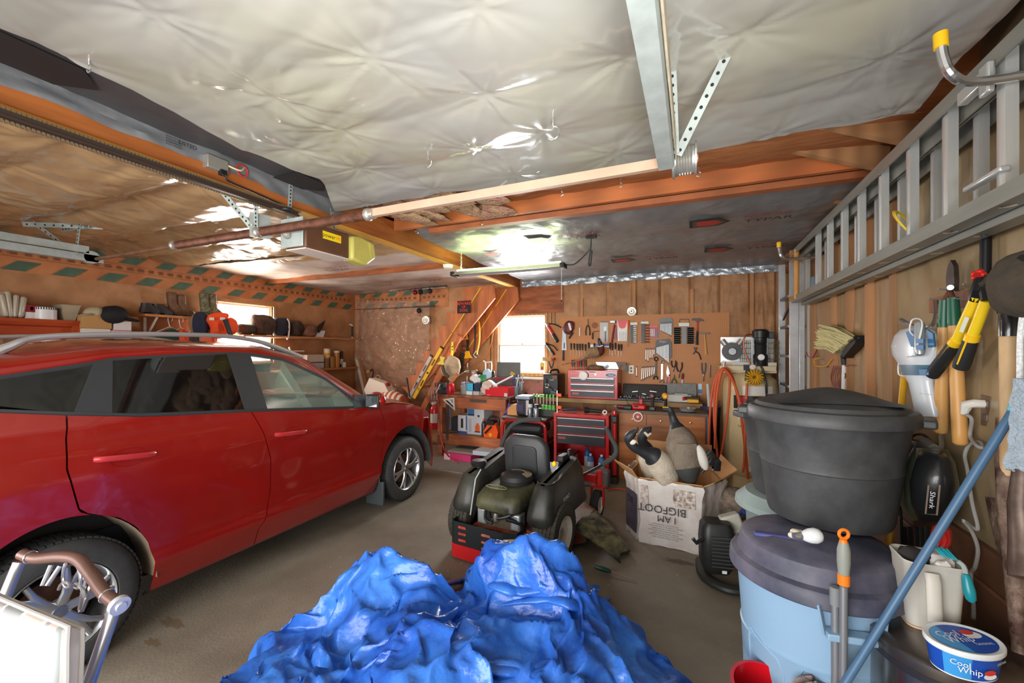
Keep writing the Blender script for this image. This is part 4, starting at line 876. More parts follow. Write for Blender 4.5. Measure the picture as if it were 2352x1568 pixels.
for c in ((150, 1325, 1), (180, 1330, -1)):
    g = G(); q = P(c[0], c[1], t=1.36); g.tube([q + Vector((c[2] * 0.022 * (k / 9) * math.cos(k * 0.55), 0.0, 0.035 - 0.03 * k / 6 + 0.02 * math.sin(k * 0.55))) for k in range(18)], 0.005, 8); g.ob('scroll', ALU, ch)
G().box((-1.66, 0.50, 0.44), (0.42, 0.4, 0.02)).ob('seat_pan', ALU, ch)
for x, y in ((-1.85, 0.32), (-1.47, 0.32), (-1.85, 0.72), (-1.47, 0.72)):
    G().cyl((x, y, 0.0), (x, y, 0.43), 0.014).ob('leg', ALU, ch)
# striped cushion leaning over the chair back
C00 = P(-60, 1345, t=1.27); C10 = P(178, 1445, t=1.17); C01 = P(-190, 1740, t=1.02); C11 = P(165, 1800, t=0.98)
nrm = (C10 - C00).cross(C01 - C00).normalized(); nrm = nrm if nrm.y < 0 else -nrm
m_ = bpy.data.materials.new('striped_fabric'); m_.use_nodes = True; nt = m_.node_tree; N = nt.nodes; L = nt.links; b_ = N['Principled BSDF']; b_.inputs['Roughness'].default_value = 0.85
uv = N.new('ShaderNodeUVMap'); sp = N.new('ShaderNodeSeparateXYZ'); L.new(uv.outputs[0], sp.inputs[0]); rp = N.new('ShaderNodeValToRGB'); rp.color_ramp.interpolation = 'CONSTANT'
ST = [(0, 'c9bfbd'), (.1, 'b5b3b3'), (.13, 'd8cdcb'), (.2, '9a989a'), (.215, 'c9bfc0'), (.29, 'e9e6e2'), (.31, 'b6acab'), (.36, 'e2d2c6'), (.38, 'b2a9aa'), (.45, 'eceae6'), (.47, '9b9c9d'), (.62, 'ece9e4'), (.65, 'e3d2c4'), (.80, 'efe8e2'), (.83, 'b9b2b4'), (.86, 'e6d8cc'), (.93, 'aab0b1'), (.97, 'ded8d6')]
el = rp.color_ramp.elements
for k, (pp, cc) in enumerate(ST):
    e = el[k] if k < 2 else el.new(pp); e.position = pp; e.color = lin(cc)
L.new(sp.outputs[0], rp.inputs[0]); L.new(rp.outputs[0], b_.inputs['Base Color'])
def cush(a, b, k):
    p = lerp(lerp(C00, C10, a), lerp(C01, C11, a), b); e = min(a, 1 - a, b * 1.2, 1 - b); f = min(1, e / 0.07)
    return p + nrm * (0.0 + k * (0.028 + 0.018 * math.sqrt(f) + 0.004 * nz(a * 5, b * 4)))
g = G(); n_ = 30; n0 = len(g.v)
top_ = [cush(i / n_, j / n_, 1) for j in range(n_ + 1) for i in range(n_ + 1)]; bot_ = [cush(i / n_, j / n_, -0.7) for j in range(n_ + 1) for i in range(n_ + 1)]
w_ = n_ + 1; fs = []
for j in range(n_):
    for i in range(n_):
        fs.append((j * w_ + i, j * w_ + w_ + i, j * w_ + w_ + i + 1, j * w_ + i + 1)); o_ = w_ * w_; fs.append((o_ + j * w_ + i, o_ + j * w_ + i + 1, o_ + j * w_ + w_ + i + 1, o_ + j * w_ + w_ + i))
rim = [i for i in range(w_)] + [j * w_ + n_ for j in range(1, w_)] + [n_ * w_ + i for i in range(n_ - 1, -1, -1)] + [j * w_ for j in range(n_ - 1, 0, -1)]
for a_, b__ in zip(rim, rim[1:] + rim[:1]): fs.append((a_, b__, o_ + b__, o_ + a_))
g.add(top_ + bot_, fs)
cu = g.ob('seat_cushion', m_, label='pale grey and cream striped cushion leaning on the patio chair', cat='cushion', ang=60)
ul = cu.data.uv_layers.new(name='UVMap')
for lp_ in cu.data.loops:
    k = lp_.vertex_index % (w_ * w_); ul.data[lp_.index].uv = ((k % w_) / n_, (k // w_) / n_)
for kk in (1.0, -0.55):
    g = G(); pts = [cush(min(1, max(0, a)), min(1, max(0, b)), kk) for a, b in [(i / 12, 0) for i in range(13)] + [(1, i / 14) for i in range(1, 15)]]; g.tube(pts, 0.006, 6); g.ob('piping', M('d4d0cd', 0.8), cu)
# ================================================================ trash cans
BC = (0.475, 2.18); BLU = M('8fb0cd', 0.42, 0, 0.08, 4, '86a6c2', bump=0.05, bs=20); NAVY = M('3f4459', 0.5, 0, 0.25, 5, '5b5866')
bc = thing('trash_can', 'large light blue plastic trash can with dusty navy lid', 'trash can', (BC[0], BC[1], 0))
body = G().lathe([(0.245, 0), (0.25, 0.01), (0.275, 0.44), (0.278, 0.445), (0.272, 0.45), (0.285, 0.62), (0.292, 0.73), (0.28, 0.73), (0.26, 0.05), (0, 0.04)], (BC[0], BC[1], 0), seg=64).ob('body', BLU, bc, ang=30)
def canp(a, z, off=0.0): r = lerp(0.25, 0.287, z / 0.66) + off; return (BC[0] + r * math.cos(a), BC[1] + r * math.sin(a), z)
for a0, a1, z0, z1 in ((-2.75, -2.15, 0.05, 0.47), (-1.95, -1.2, 0.0, 0.44)):
    pts = [canp(a0, z0), canp(a0, z1 - 0.04), canp(a0 + 0.05, z1)] + [canp(lerp(a0 + 0.05, a1 - 0.08, k / 10), z1 - 0.05 * k / 10) for k in range(11)] + [canp(a1, z1 - 0.10), canp(a1, z0)]
    G().tube(pts, 0.004, 6).ob('panel_rib', BLU, body)
a0 = -1.42; ha = [canp(a0 - 0.26, 0.69, 0.002), canp(a0 - 0.22, 0.64, 0.002), canp(a0 + 0.22, 0.64, 0.002), canp(a0 + 0.26, 0.69, 0.002)]
g = G(); c = Vector(canp(a0, 0.625, 0.03)); tn = Vector((-math.sin(a0), math.cos(a0), 0)); nn = Vector((math.cos(a0), math.sin(a0), 0))
g.bar(c - tn * 0.085, c + tn * 0.085, 0.05, 0.025); 
for s_ in (-1, 1): g.bar(c + tn * 0.085 * s_, c + tn * 0.10 * s_ + Vector((0, 0, 0.10)) - nn * 0.01, 0.035, 0.008)
g.ob('handle', BLU, bc, bev=0.004)
for an in (-1.42 + PI,):
    c = Vector(canp(an, 0.625, 0.03)); tn = Vector((-math.sin(an), math.cos(an), 0)); G().bar(c - tn * 0.085, c + tn * 0.085, 0.05, 0.025).ob('handle', BLU, bc)
lid = G().lathe([(0.29, 0.655), (0.318, 0.655), (0.322, 0.66), (0.32, 0.70), (0.312, 0.715), (0.29, 0.725), (0.285, 0.74), (0.275, 0.79), (0.262, 0.80), (0.245, 0.805), (0.2, 0.825), (0.0, 0.835)], (BC[0], BC[1], 0.045), seg=64).ob('lid', NAVY, bc, ang=30)
g = G(); a_ = -2.5; g.bar(Vector((BC[0] + 0.13 * math.cos(a_ + 0.5), BC[1] + 0.13 * math.sin(a_ + .5), 0.873)), Vector((BC[0] + 0.25 * math.cos(a_ - 0.3), BC[1] + 0.25 * math.sin(a_ - .3), 0.858)), 0.03, 0.02); g.ob('lid_rib', M('40437a', 0.45), lid, bev=0.008)
KC = (0.575, 2.40); KZ = 0.885; BLK = M('3a3b3d', 0.5, 0, 0.12, 8, '434446', bump=0.05, bs=40)
kc = thing('trash_can', 'black plastic trash can with domed lid standing on the blue can', 'trash can', (KC[0], KC[1], KZ))
G().lathe([(0.225, 0.0), (0.235, 0.0), (0.242, 0.02), (0.268, 0.235), (0.2725, 0.24), (0.270, 0.262), (0.295, 0.43), (0.298, 0.435), (0.30, 0.44), (0.305, 0.475), (0.285, 0.475), (0.22, 0.02), (0, 0.01)], (KC[0], KC[1], KZ), seg=64).ob('body', BLK, kc, ang=30)
kl = G().lathe([(0.31, 0.445), (0.328, 0.445), (0.330, 0.465), (0.322, 0.49), (0.315, 0.50), (0.295, 0.505), (0.285, 0.52), (0.25, 0.53), (0.0, 0.545)], (KC[0], KC[1], KZ), seg=64).ob('lid', BLK, kc, ang=30)
G().grid(lambda a, b: (lambda q, y: (KC[0] + lerp(-0.22, 0.24, a), KC[1] + y, KZ + 0.53 + 0.06 * (1 - abs(q) ** 1.5) * (1 - (y / 0.22) ** 2)))(2 * a - 1, lerp(-0.21, 0.21, b)), 20, 14).ob('lid_dome', BLK, kl, ang=25)
for an in (-0.35, 2.9):
    c = Vector((KC[0] + 0.335 * math.cos(an), KC[1] + 0.335 * math.sin(an), KZ + 0.462)); G().box(c, (0.06, 0.12, 0.035), rot(0, 0, math.degrees(an))).ob('lid_handle', BLK, kl, bev=0.008)
k2 = copy_tree(kc, loc=(0.585, 3.02, 0.80), rz=0.6, label='second black can with pale dusty rim, behind the black can on the blue can')
B2 = (0.55, 3.0)
b2 = thing('trash_can', 'grey green plastic can whose lid shows behind the light blue can', 'trash can', (B2[0], B2[1], 0))
G().lathe([(0.22, 0), (0.25, 0.68), (0.26, 0.72), (0, 0.72)], (B2[0], B2[1], 0), seg=40).ob('body', M('7d8a8a', 0.5), b2)
G().lathe([(0.30, 0.70), (0.31, 0.71), (0.305, 0.74), (0.25, 0.79), (0, 0.80)], (B2[0], B2[1], 0), seg=40).ob('lid', M('8b9a99', 0.5, 0, 0.1, 5), b2)
# bulb and foam crumb on the blue lid
q = Vector((0.365, 1.925, 0.843)); g = G(); d = Vector((1, 0.35, 0.05)).normalized()
g.lathe([(0, -0.075), (0.013, -0.075), (0.014, -0.045), (0.02, -0.035), (0.028, -0.015), (0.0305, 0.005), (0.026, 0.022), (0.014, 0.033), (0, 0.036)], P(1868, 1230, Z=0.885 + 0.03), d, 20, mis=[1, 1, 0, 0, 0, 0, 0, 0]); lb = g.ob('light_bulb', [M('e9ecef', 0.15, coat=1), CHROME], label='white light bulb lying on the navy trash can lid', cat='light bulb', ang=50)
q = P(1830, 1228, Z=0.89); g = G()
for k in range(7): g.ball(q + Vector((rl.uniform(-.022, .022), rl.uniform(-.02, .02), rl.uniform(-.004, .012))), rl.uniform(.010, .018), 8, 6, None, lambda p: p + 0.004 * Vector((nz(p.x * 90, p.y * 90), nz(p.y * 90, p.z * 90), 0)))
g.ob('foam_crumb', M('d8d0bc', 0.9), label='crumbled cream foam lump beside the bulb on the lid', cat='foam')
# ================================================================ stainless can, pitcher, tub
SC_ = (0.785, 1.90); ss = thing('step_can', 'round brushed stainless steel step can in the right corner', 'trash can', (SC_[0], SC_[1], 0))
G().lathe([(0.19, 0), (0.195, 0.02), (0.195, 0.60), (0, 0.60)], (SC_[0], SC_[1], 0), seg=64).ob('body', M('9c9690', 0.22, 0.95, 0.1, 3, sx=(8, 8, 0.3)), ss, ang=40)
G().lathe([(0.196, 0.60), (0.199, 0.603), (0.199, 0.622), (0.196, 0.625)], (SC_[0], SC_[1], 0), seg=64).ob('black_band', M('2a2930', 0.3), ss)
G().lathe([(0.199, 0.625), (0.2, 0.63), (0.199, 0.66), (0.188, 0.668), (0.1, 0.672), (0, 0.672)], (SC_[0], SC_[1], 0), seg=64).ob('lid', M('79716a', 0.3, 0.9, 0.12, 5), ss, ang=40)
G().box((SC_[0] + 0.205, SC_[1] - 0.03, 0.60), (0.02, 0.06, 0.14)).ob('hinge', BLACK, ss, bev=0.005)
PC = P(2128, 1430, Z=0.672); pi_ = thing('plastic_pitcher', 'translucent white plastic pitcher of brushes on the stainless can', 'pitcher', PC)
def rr3(w, d, z, r=0.03): return [(PC.x + x, PC.y + y, PC.z + z) for x, y in rrect(w, d, r, 5)]
MILK = M('dcd8cf', 0.4, 0, 0.05, 6, trans=0.3)
G().loft([rr3(0.14, 0.12, 0.003), rr3(0.15, 0.13, 0.05), rr3(0.165, 0.15, 0.215), rr3(0.175, 0.16, 0.235), rr3(0.17, 0.155, 0.24), rr3(0.155, 0.14, 0.232), rr3(0.14, 0.12, 0.02)]).ob('body', MILK, pi_, ang=40)
G().loft([rr3(0.137, 0.117, 0.0), rr3(0.143, 0.123, 0.012)]).ob('rusty_base', M('b98a55', 0.5), pi_)
G().tube([PC + Vector((-0.02, -0.088, 0.215)), PC + Vector((-0.02, -0.10, 0.19)), PC + Vector((-0.015, -0.098, 0.06)), PC + Vector((0.01, -0.078, 0.045))], [(0.02, 0.008)] * 4, 8).ob('handle', M('c9c4ba', 0.45), pi_)
for dx, dy, dz, w, c in ((-0.035, 0.0, 0.235, 0.07, '2c2a29'), (0.03, -0.01, 0.23, 0.06, 'eceae6'), (0.02, -0.05, 0.225, 0.04, 'e4e1dc')):
    g = G(); g.ball(PC + Vector((dx, dy, dz)), (w * 0.7, w * 0.6, 0.03), 10, 7, None, lambda p: p + 0.012 * Vector((nz(p.x * 50, p.y * 50), nz(p.y * 40, p.z * 40), nz(p.z * 60, p.x * 60))))
    g.ob('rag', M(c, 0.9), label={'2c2a29': 'black rag stuffed in the left of the plastic pitcher', 'eceae6': 'white paper wad in the plastic pitcher beside the teal brush', 'e4e1dc': 'small white tissue at the front of the plastic pitcher'}[c], cat='rag', ang=30)
g = G(); a = P(2165, 1278, t=1.42); b = P(2200, 1288, t=1.42); c_ = P(2218, 1318, t=1.40); e = P(2232, 1383, t=1.38)
g.tube(smooth([b, P(2213, 1300, t=1.41), c_]), 0.007, 8); br = g.ob('dish_brush', M('c8d4d2', 0.15, trans=0.5), label='brush with teal bristles and teal grip hanging over the pitcher rim', cat='brush')
G().tube([c_, lerp(c_, e, 0.15), lerp(c_, e, 0.6), lerp(c_, e, 0.9), e], [0.009, 0.013, 0.016, 0.013, 0.006], 12).ob('grip', M('148490', 0.3), br)
g = G(); q0 = a
for k in range(40): q = lerp(a, b, rl.random()) + Vector((rl.uniform(-.004, .004), rl.uniform(-.012, .012), 0.004)); g.cyl(q, q + Vector((-0.022, 0.004, 0.022 + rl.uniform(0, .006))), 0.0018, seg=4)
g.ob('bristles', M('2fb4c8', 0.6), br, kind='stuff')
g = G(); a = P(2155, 1262, t=1.46); b = P(2168, 1200, t=1.5); g.tube([a, lerp(a, b, .3), lerp(a, b, .7), b], [0.018, 0.028, 0.026, 0.006], 14); g.ob('red_duster_handle', M('b01218', 0.15, coat=0.8), label='glossy red handle standing up in the plastic pitcher', cat='handle')
# whipped topping tub
TC = P(2212, 1497, Z=0.672 + 0.045); TC.z = 0.672
tub = thing('topping_tub', 'oval blue and white whipped topping tub on the stainless can', 'tub', TC)
ang_ = math.radians(28); ex = Vector((math.cos(ang_), math.sin(ang_), 0)); ey = Vector((-math.sin(ang_), math.cos(ang_), 0))
def oval(z, r, k=1.0, n=48): return [TC + ex * (r * math.cos(2 * PI * i / n)) + ey * (r * 0.74 * math.sin(2 * PI * i / n)) + Vector((0, 0, z)) for i in range(n)]
DB = M('1b4fb4', 0.35); LB = M('3f9be0', 0.35); WP = M('e9eef2', 0.35)
g = G(); g.loft([oval(0.0, 0.086), oval(0.004, 0.087), oval(0.075, 0.098), oval(0.078, 0.098)], mis=[1, 0, 0]); 
for i, f in enumerate(g.f):
    if g.k[i] == 0 and len(f) == 4:
        k = i % 48
        if 26 <= k <= 31 or k in (42, 43): g.k[i] = 2
bd = g.ob('body', [DB, WP, LB], tub, ang=40)
ld = G().loft([oval(0.072, 0.103), oval(0.076, 0.106), oval(0.086, 0.106), oval(0.089, 0.103), oval(0.088, 0.093), oval(0.0865, 0.09)]).ob('lid', WP, tub, ang=35)
def half(n0, n1, r, z): return [TC + ex * (r * math.cos(2 * PI * i / 48)) + ey * (r * 0.74 * math.sin(2 * PI * i / 48)) + Vector((0, 0, z)) for i in range(n0, n1 + 1)]
g = G(); q = half(0, 48, 0.088, 0.0872); g.add(q, [list(range(len(q)))]); g.ob('lid_label', DB, ld, ang=0)
g = G(); q = half(14, 33, 0.087, 0.0876); g.add(q, [list(range(len(q)))]); g.ob('lid_label_light', LB, ld, ang=0)
def lw_(t, x, y, s, z=0.0882): words(t, 'lettering', WP, ld, TC + ex * x + ey * y + Vector((0, 0, z)), ex, ey, s, shear=0.2)
lw_('Cool', -0.03, 0.022, 0.026); lw_('Whip', -0.018, -0.005, 0.028); lw_('ORIGINAL', 0.035, -0.03, 0.009)
g = G(); q = [TC + ex * (0.045 + 0.028 * math.cos(k * 0.42)) + ey * (0.012 + 0.017 * math.sin(k * 0.42)) + Vector((0, 0, 0.0881)) for k in range(15)]; g.add(q, [list(range(15))]); g.ob('cream_bowl_print', WP, ld, ang=0)
g = G(); q = [TC + ex * (0.040 + 0.022 * math.cos(k * 0.42)) + ey * (0.024 + 0.012 * math.sin(k * 0.42)) + Vector((0, 0, 0.0884)) for k in range(15)]; g.add(q, [list(range(15))]); g.ob('strawberry_print', M('d23a2e', 0.5), ld, ang=0)
def side(deg, z, out=0.0012):
    a = math.radians(deg); r = lerp(0.087, 0.098, z / 0.075); p = TC + ex * (r * math.cos(a)) + ey * (r * 0.74 * math.sin(a)) + Vector((0, 0, z)); t = (ex * (-math.sin(a)) + ey * (0.74 * math.cos(a))).normalized(); n = t.cross(Vector((0, 0, 1))); return p + n * (out + 0.002), t
for t_, dg, z, s in (('Cool', 222, 0.052, 0.016), ('Whip', 236, 0.034, 0.018), ('ORIGINAL', 290, 0.060, 0.0075)):
    p, t = side(dg, z, 0.003); words(t_, 'lettering', WP, bd, p, t, (0, 0, 1), s)
p, t = side(268, 0.026, 0.003); g = G(); q = [p + t * (0.02 * math.cos(k * 0.42)) + Vector((0, 0, 0.009 * math.sin(k * 0.42) - 0.003)) for k in range(15)]; g.add(q, [list(range(15))]); g.ob('cream_bowl_print', WP, bd, ang=0)
g = G(); q = [p + t * (0.018 * math.cos(k * 0.42)) + Vector((0, -0.0006, 0.008 * math.sin(k * 0.42) + 0.008)) for k in range(15)]; g.add(q, [list(range(15))]); g.ob('strawberry_print', M('d23a2e', 0.5), bd, ang=0)
# ================================================================ mops, poles, bucket
a = P(2078, 850, X=1.06); b = P(2030, 1390, X=0.86); b = b + (b - a) * 0.36
yp = G().cyl(a, b, 0.0155).ob('broom', M('e0a81f', 0.35), label='broom with a long yellow pole leaning on the right wall', cat='broom')
G().tube([b + Vector((0, 0, 0.0)), b + (b - a).normalized() * 0.25], [0.02, 0.07], 10).ob('broom_head', M('cfa233', 0.8, 0, 0.2, 30), yp)
a = P(2330, 940, t=1.34); b = P(1962, 1535, t=1.47); b2_ = b + (b - a) * 0.42
mp = G().cyl(a, b2_, 0.013).ob('blue_mop', M('47698a', 0.4), label='blue mop pole slanting across the right side', cat='mop')
g = G(); d = (a - b).normalized(); g.lathe([(0.013, 0), (0.017, 0.01), (0.017, 0.035), (0.012, 0.045)], a - d * 0.01, d, 14); g.ob('turquoise_collar', M('4fb4cc', 0.4), mp)
def cloth(c, w, h, seed, mat, name, label, cat, t=0.02):
    """a hanging folded cloth facing the camera"""
    g = G(); c = Vector(c)
    g.grid(lambda a, b: c + Vector((CS * w * (a - 0.5) * (0.75 + 0.4 * b) + 0.01 * nz(b * 6, seed), SN * w * (a - 0.5) - 0.022 * math.cos((a - 0.5) * PI) - 0.012 * math.sin(a * 11 + seed), -h * b - 0.03 * nz(a * 5, seed) * (b > 0.9))), 24, 30)
    return g.ob(name, mat, label=label, cat=cat, ang=60, solid=t)
cloth(P(2352, 868, t=1.26), 0.10, 0.27, 3, M('a3b2bf', 0.95, 0, 0.1, 30, bump=0.8, bs=120), 'mop_pad', 'pale blue microfiber mop pad hanging at the right edge', 'mop pad')
gm = thing('twist_mop', 'grey steel mop with orange hanging loop standing before the blue can', 'mop', P(1935, 1700, t=1.5))
def stick(name, u0, v0, u1, v1, t0, t1, r, mat, par):
    g = G(); g.cyl(P(u0, v0, t=t0), P(u1, v1, t=t1), r); return g.ob(name, mat, par)
SGR = M('9a9ca0', 0.35, 0.6); LGR = M('8d9189', 0.5)
stick('pole', 1938, 1345, 1935, 1760, 1.50, 1.50, 0.0125, SGR, gm); stick('pole', 1918, 1350, 1920, 1760, 1.53, 1.53, 0.0135, SGR, gm)
pts = [P(1938, v, t=1.5) for v in (1342, 1315, 1290, 1262, 1245)]
G().tube(pts, [0.016, 0.017, 0.0205, 0.02, 0.014], 14).ob('grip', LGR, gm)
G().tube([P(1938, 1342, t=1.4995), P(1938, 1318, t=1.4995)], 0.0185, 14).ob('orange_band', M('ef7d1e', 0.4), gm)
G().tube([P(1938, 1250, t=1.5), P(1937, 1238, t=1.5)], [0.015, 0.011], 12).ring(P(1938, 1226, t=1.5), (0.3, -1, 0), 0.0155, 0.0055, 20, 8).ob('hanging_loop', M('ef7d1e', 0.4), gm)
G().lathe([(0.017, -0.06), (0.017, 0.0), (0.014, 0.004)], P(1918, 1350, t=1.53), seg=14).ob('lock_collar', M('7d8083', 0.45), gm)
bk = thing('bucket', 'shiny red plastic bucket cut off at the bottom edge', 'bucket', P(1765, 1590, t=1.62) - Vector((0, 0, 0.3)))
c = P(1765, 1590, t=1.62); G().lathe([(0.09, -0.22), (0.125, 0.0), (0.132, 0.0), (0.132, 0.012), (0.12, 0.012), (0.085, -0.2), (0, -0.21)], c, (0.1, -0.12, 1), 40).ob('pail', M('c0131f', 0.2, coat=0.6), bk, ang=30)
g = G(); c = P(1860, 1572, t=1.6)
for k in range(16): q = c + Vector((rl.uniform(-.075, .075), rl.uniform(-.04, .04), rl.uniform(-.02, .025))); g.tube(smooth([q, q + Vector((0.01, -0.02, 0.03)), q + Vector((rl.uniform(-.05, .05), -0.03, 0.0)), q + Vector((rl.uniform(-.07, .07), -0.04, -0.05))], 4), [(0.014, 0.004)] * 13, 6)
g.ob('strip_mop', M('8f7d7a', 0.9, 0, 0.15, 40), label='mauve grey strip mop head beside the red bucket', cat='mop head')
# ================================================================ extension ladder on the right wall
ALM = M('c4c6c4', 0.32, 0.5, 0.08, 6, sx=(3, 3, 0.3)); ALD = M('8f9088', 0.4, 0.45, 0.12, 5, sx=(3, 0.3, 3))
ld_ = thing('extension_ladder', 'long aluminum extension ladder hung sideways along the right wall', 'ladder', (0.95, 3.2, 2.1))
def ladder(x, z0, z1, y0, y1, ys, lean, wide, name):
    for z, s in ((z0, 1), (z1, -1)):
        xx = x + (0 if s > 0 else lean); pr = [(-0.035, -0.045 * s), (0.035, -0.045 * s), (0.035, 0.045 * s), (0.028, 0.045 * s), (0.028, -0.037 * s), (-0.028, -0.037 * s), (-0.028, 0.012 * s), (-0.035, 0.012 * s)]
        pr = pr if s > 0 else pr[::-1]
        rl_ = G().loft([[(xx + a, y, z + b) for a, b in pr] for y in (y0, y1)]).ob(name + '_rail', ALD, ld_)
        if s > 0:
            g = G()
            for y in ys: g.lathe([(0, 0.003), (0.012, 0.002), (0.022, 0)], (xx, y, z - 0.0455), (0, 0, -1), 14, sx=1)
            g.ob('rung_crimp', CHROME, rl_, kind='stuff')
    for y in ys:
        g = G(); a = Vector((x, y, z0 - 0.03)); b = Vector((x + lean, y, z1 + 0.03)); n = 10
        pr = [(-0.016, -wide), (0.016, -wide), (0.02, -wide * .5), (0.02, 0), (0.023, wide * .2), (0.02, wide * .5), (0.016, wide), (-0.016, wide), (-0.02, wide * .4), (-0.02, -wide * .4)]
        g.loft([[p + Vector((u, v, 0)) for u, v in pr] for p in (a, b)]); g.ob('rung', ALM, ld_, ang=50)
ladder(0.925, 2.155, 2.575, 1.45, 4.93, [1.56, 1.87, 2.2, 2.51, 2.83, 3.15, 3.46, 3.78, 4.10], 0.0, 0.021, 'front')
ladder(1.01, 2.13, 2.55, 1.35, 4.95, [1.85, 2.19, 2.51, 2.85, 3.16, 3.5, 4.2, 4.85], 0.0, 0.017, 'rear')
G().cyl((0.90, 4.75, 2.13), (0.90, 4.75, 2.60), 0.022).ob('wooden_rung', M('c08a48', 0.5, 0, 0.2, 3), ld_)
G().box((0.93, 4.93, 2.57), (0.11, 0.012, 0.12)).box((0.93, 4.935, 2.15), (0.12, 0.02, 0.05)).ob('end_bracket', M('a8703a', 0.6, 0.3, 0.2, 12), ld_)
G().box((0.90, 1.98, 2.56), (0.03, 0.17, 0.05)).box((0.88, 1.88, 2.53), (0.02, 0.05, 0.10)).box((0.90, 1.93, 2.22), (0.03, 0.2, 0.02)).ob('rung_lock', ALM, ld_, bev=0.006)
def lhook(y, s, lab, zt):
    p = [(1.10, y + 0.10, zt - 0.11), (0.95, y + 0.08, zt - 0.125), (0.80, y + 0.04, zt - 0.135), (0.735, y + 0.0, zt - 0.12), (0.715, y, zt - 0.06), (0.71, y, zt)]
    h = G().tube(smooth(p), 0.014 * s, 10).ob('ladder_hook', CHROME, label=lab, cat='hook')
    G().cyl((0.7105, y, zt - 0.03), (0.7085, y, zt + 0.015), 0.018 * s).ob('yellow_tip', YEL, h)
    G().box((1.10, y + 0.1, zt - 0.06), (0.02, 0.04, 0.2)).ob('wall_plate', BLACK, h)
lhook(1.74, 1.0, 'near steel ladder hook with yellow tip at upper right', 2.62); lhook(4.45, 1.0, 'far steel ladder hook with yellow tip beside the step ladder', 2.60)
g = G()
for k in range(3): g.ring((0.93, 2.58 + 0.02 * k, 2.245 + 0.012 * k), (0.6, -0.5, 0.4), 0.075 - 0.006 * k, 0.0045, 28, 6)
g.ob('yellow_rope', M('d6b832', 0.7), label='loop of yellow rope resting on the ladder lower rail', cat='rope')
# step ladder standing folded in the back right corner
sl_ = thing('step_ladder', 'folded aluminum step ladder standing in the back right corner', 'ladder', (0.98, 5.55, 0))
for x, y, w in ((0.95, 5.78, 0.07), (0.98, 5.30, 0.085), (1.05, 5.30, 0.05)):
    G().box((x, y, 1.33), (w, 0.03, 2.62)).ob('side_rail', M('c3c6ca', 0.32, 0.6, 0.08, 9), sl_, bev=0.004)
for k in range(7):
    z = 0.3 + 0.32 * k; G().box((0.97, 5.54, z), (0.09, 0.46, 0.025)).ob('step', M('85868a', 0.4, 0.6), sl_)
G().bar((0.96, 5.78, 2.0), (0.96, 5.3, 2.15), 0.02, 0.03).ob('spreader', M('4b4a4d', 0.4, 0.6), sl_)
G().box((0.98, 5.54, 2.66), (0.12, 0.52, 0.04)).ob('top_cap', M('7a5638', 0.5), sl_)
def W(u, v, x=1.06): return P(u, v, X=x)
g = G(); q = W(1868, 650, 1.06); g.lathe([(0.03, -0.06), (0.045, -0.055), (0.045, 0.03), (0.03, 0.06), (0, 0.065)], q, seg=18); g.ob('plastic_jug', M('7f97a6', 0.4), label='grey blue plastic jug behind the far ladder rungs', cat='jug')
# flow-through wash brush hanging on the drywall
wb_ = thing('wash_brush', 'cream bristled wash brush on a white pole against the right wall', 'brush', W(1938, 880))
G().cyl(W(1940, 822), W(1936, 990), 0.016).ob('pole', M('d8d9da', 0.35), wb_)
G().tube([W(1940, 838), W(1940, 818), W(1955, 800)], [0.02, 0.028, 0.03], 10).bar(W(1946, 815), W(1976, 778), 0.06, 0.05).ob('brush_head', BLACK, wb_)
g = G(); rb = random.Random(4)
for k in range(300):
    s = rb.random(); a = lerp(W(1925, 812, 1.04), W(1968, 776, 1.04), s) + Vector((rb.uniform(-.03, .03), 0, 0)); b = lerp(W(1885, 795, 1.02), W(1893, 752, 1.02), s) + Vector((rb.uniform(-.05, .05), rb.uniform(-.04, .04), rb.uniform(-.03, .03)))
    g.mi = 0; g.tube([a, lerp(a, b, .5) + Vector((0, 0, .02)), b], 0.004, 4, cap=False)
g.ob('bristles', M('d7cf9c', 0.8), wb_, kind='stuff')
def wallhook(pts, col, lab):
    G().tube(smooth([W(*p) for p in pts]), 0.006, 8).ob('wall_hook', M(col, 0.4), label=lab, cat='hook')
wallhook([(1852, 808), (1856, 818), (1868, 818), (1878, 800)], 'a3263c', 'dark red coated utility hook on the right wall')
wallhook([(1880, 822), (1870, 828), (1876, 840), (1898, 840), (1910, 826)], 'e09a28', 'orange yellow coated utility hook on the right wall')
g = G()
for k in range(4): g.tube(smooth([W(1915 + 4 * k, 840), W(1908 + 5 * k, 868), W(1918 + 3 * k, 890), W(1930 + 4 * k, 862), W(1918 + 4 * k, 845), W(1945 + 3 * k, 838)]), 0.004, 6)
g.ob('wire_coil', M('8e5a52', 0.5), label='brown wire coil hanging below the wash brush', cat='wire')
# tool rail, pole with red knob
tr = thing('tool_rail', 'thin brown wooden rail with nails for hanging garden tools', 'rail', W(2250, 680, 1.085))
G().bar(W(2140, 702, 1.085), W(2370, 655, 1.085), 0.02, 0.07).ob('board', M('8a5230', 0.6, 0, 0.2, 4), tr)
for u, v in ((2176, 690), (2200, 668), (2262, 658), (2240, 690), (2300, 647)):
    g = G(); q = W(u, v, 1.08); g.cyl(q, q + Vector((-0.07, -0.01, 0.012)), 0.003, seg=8); g.ob('nail', STEEL, tr)
pk = thing('pole_pruner', 'black metal pole with red knob behind the ladder', 'pole', W(2262, 700))
G().cyl(W(2266, 470, 1.07), W(2262, 700, 1.05), 0.017).ob('pole', M('26262a', 0.35, 0.4), pk)
g = G(); q = W(2248, 632, 1.0)
g.lathe([(0.0, 0.012), (0.012, 0.012)], q, (-1, -0.8, 0), 10)
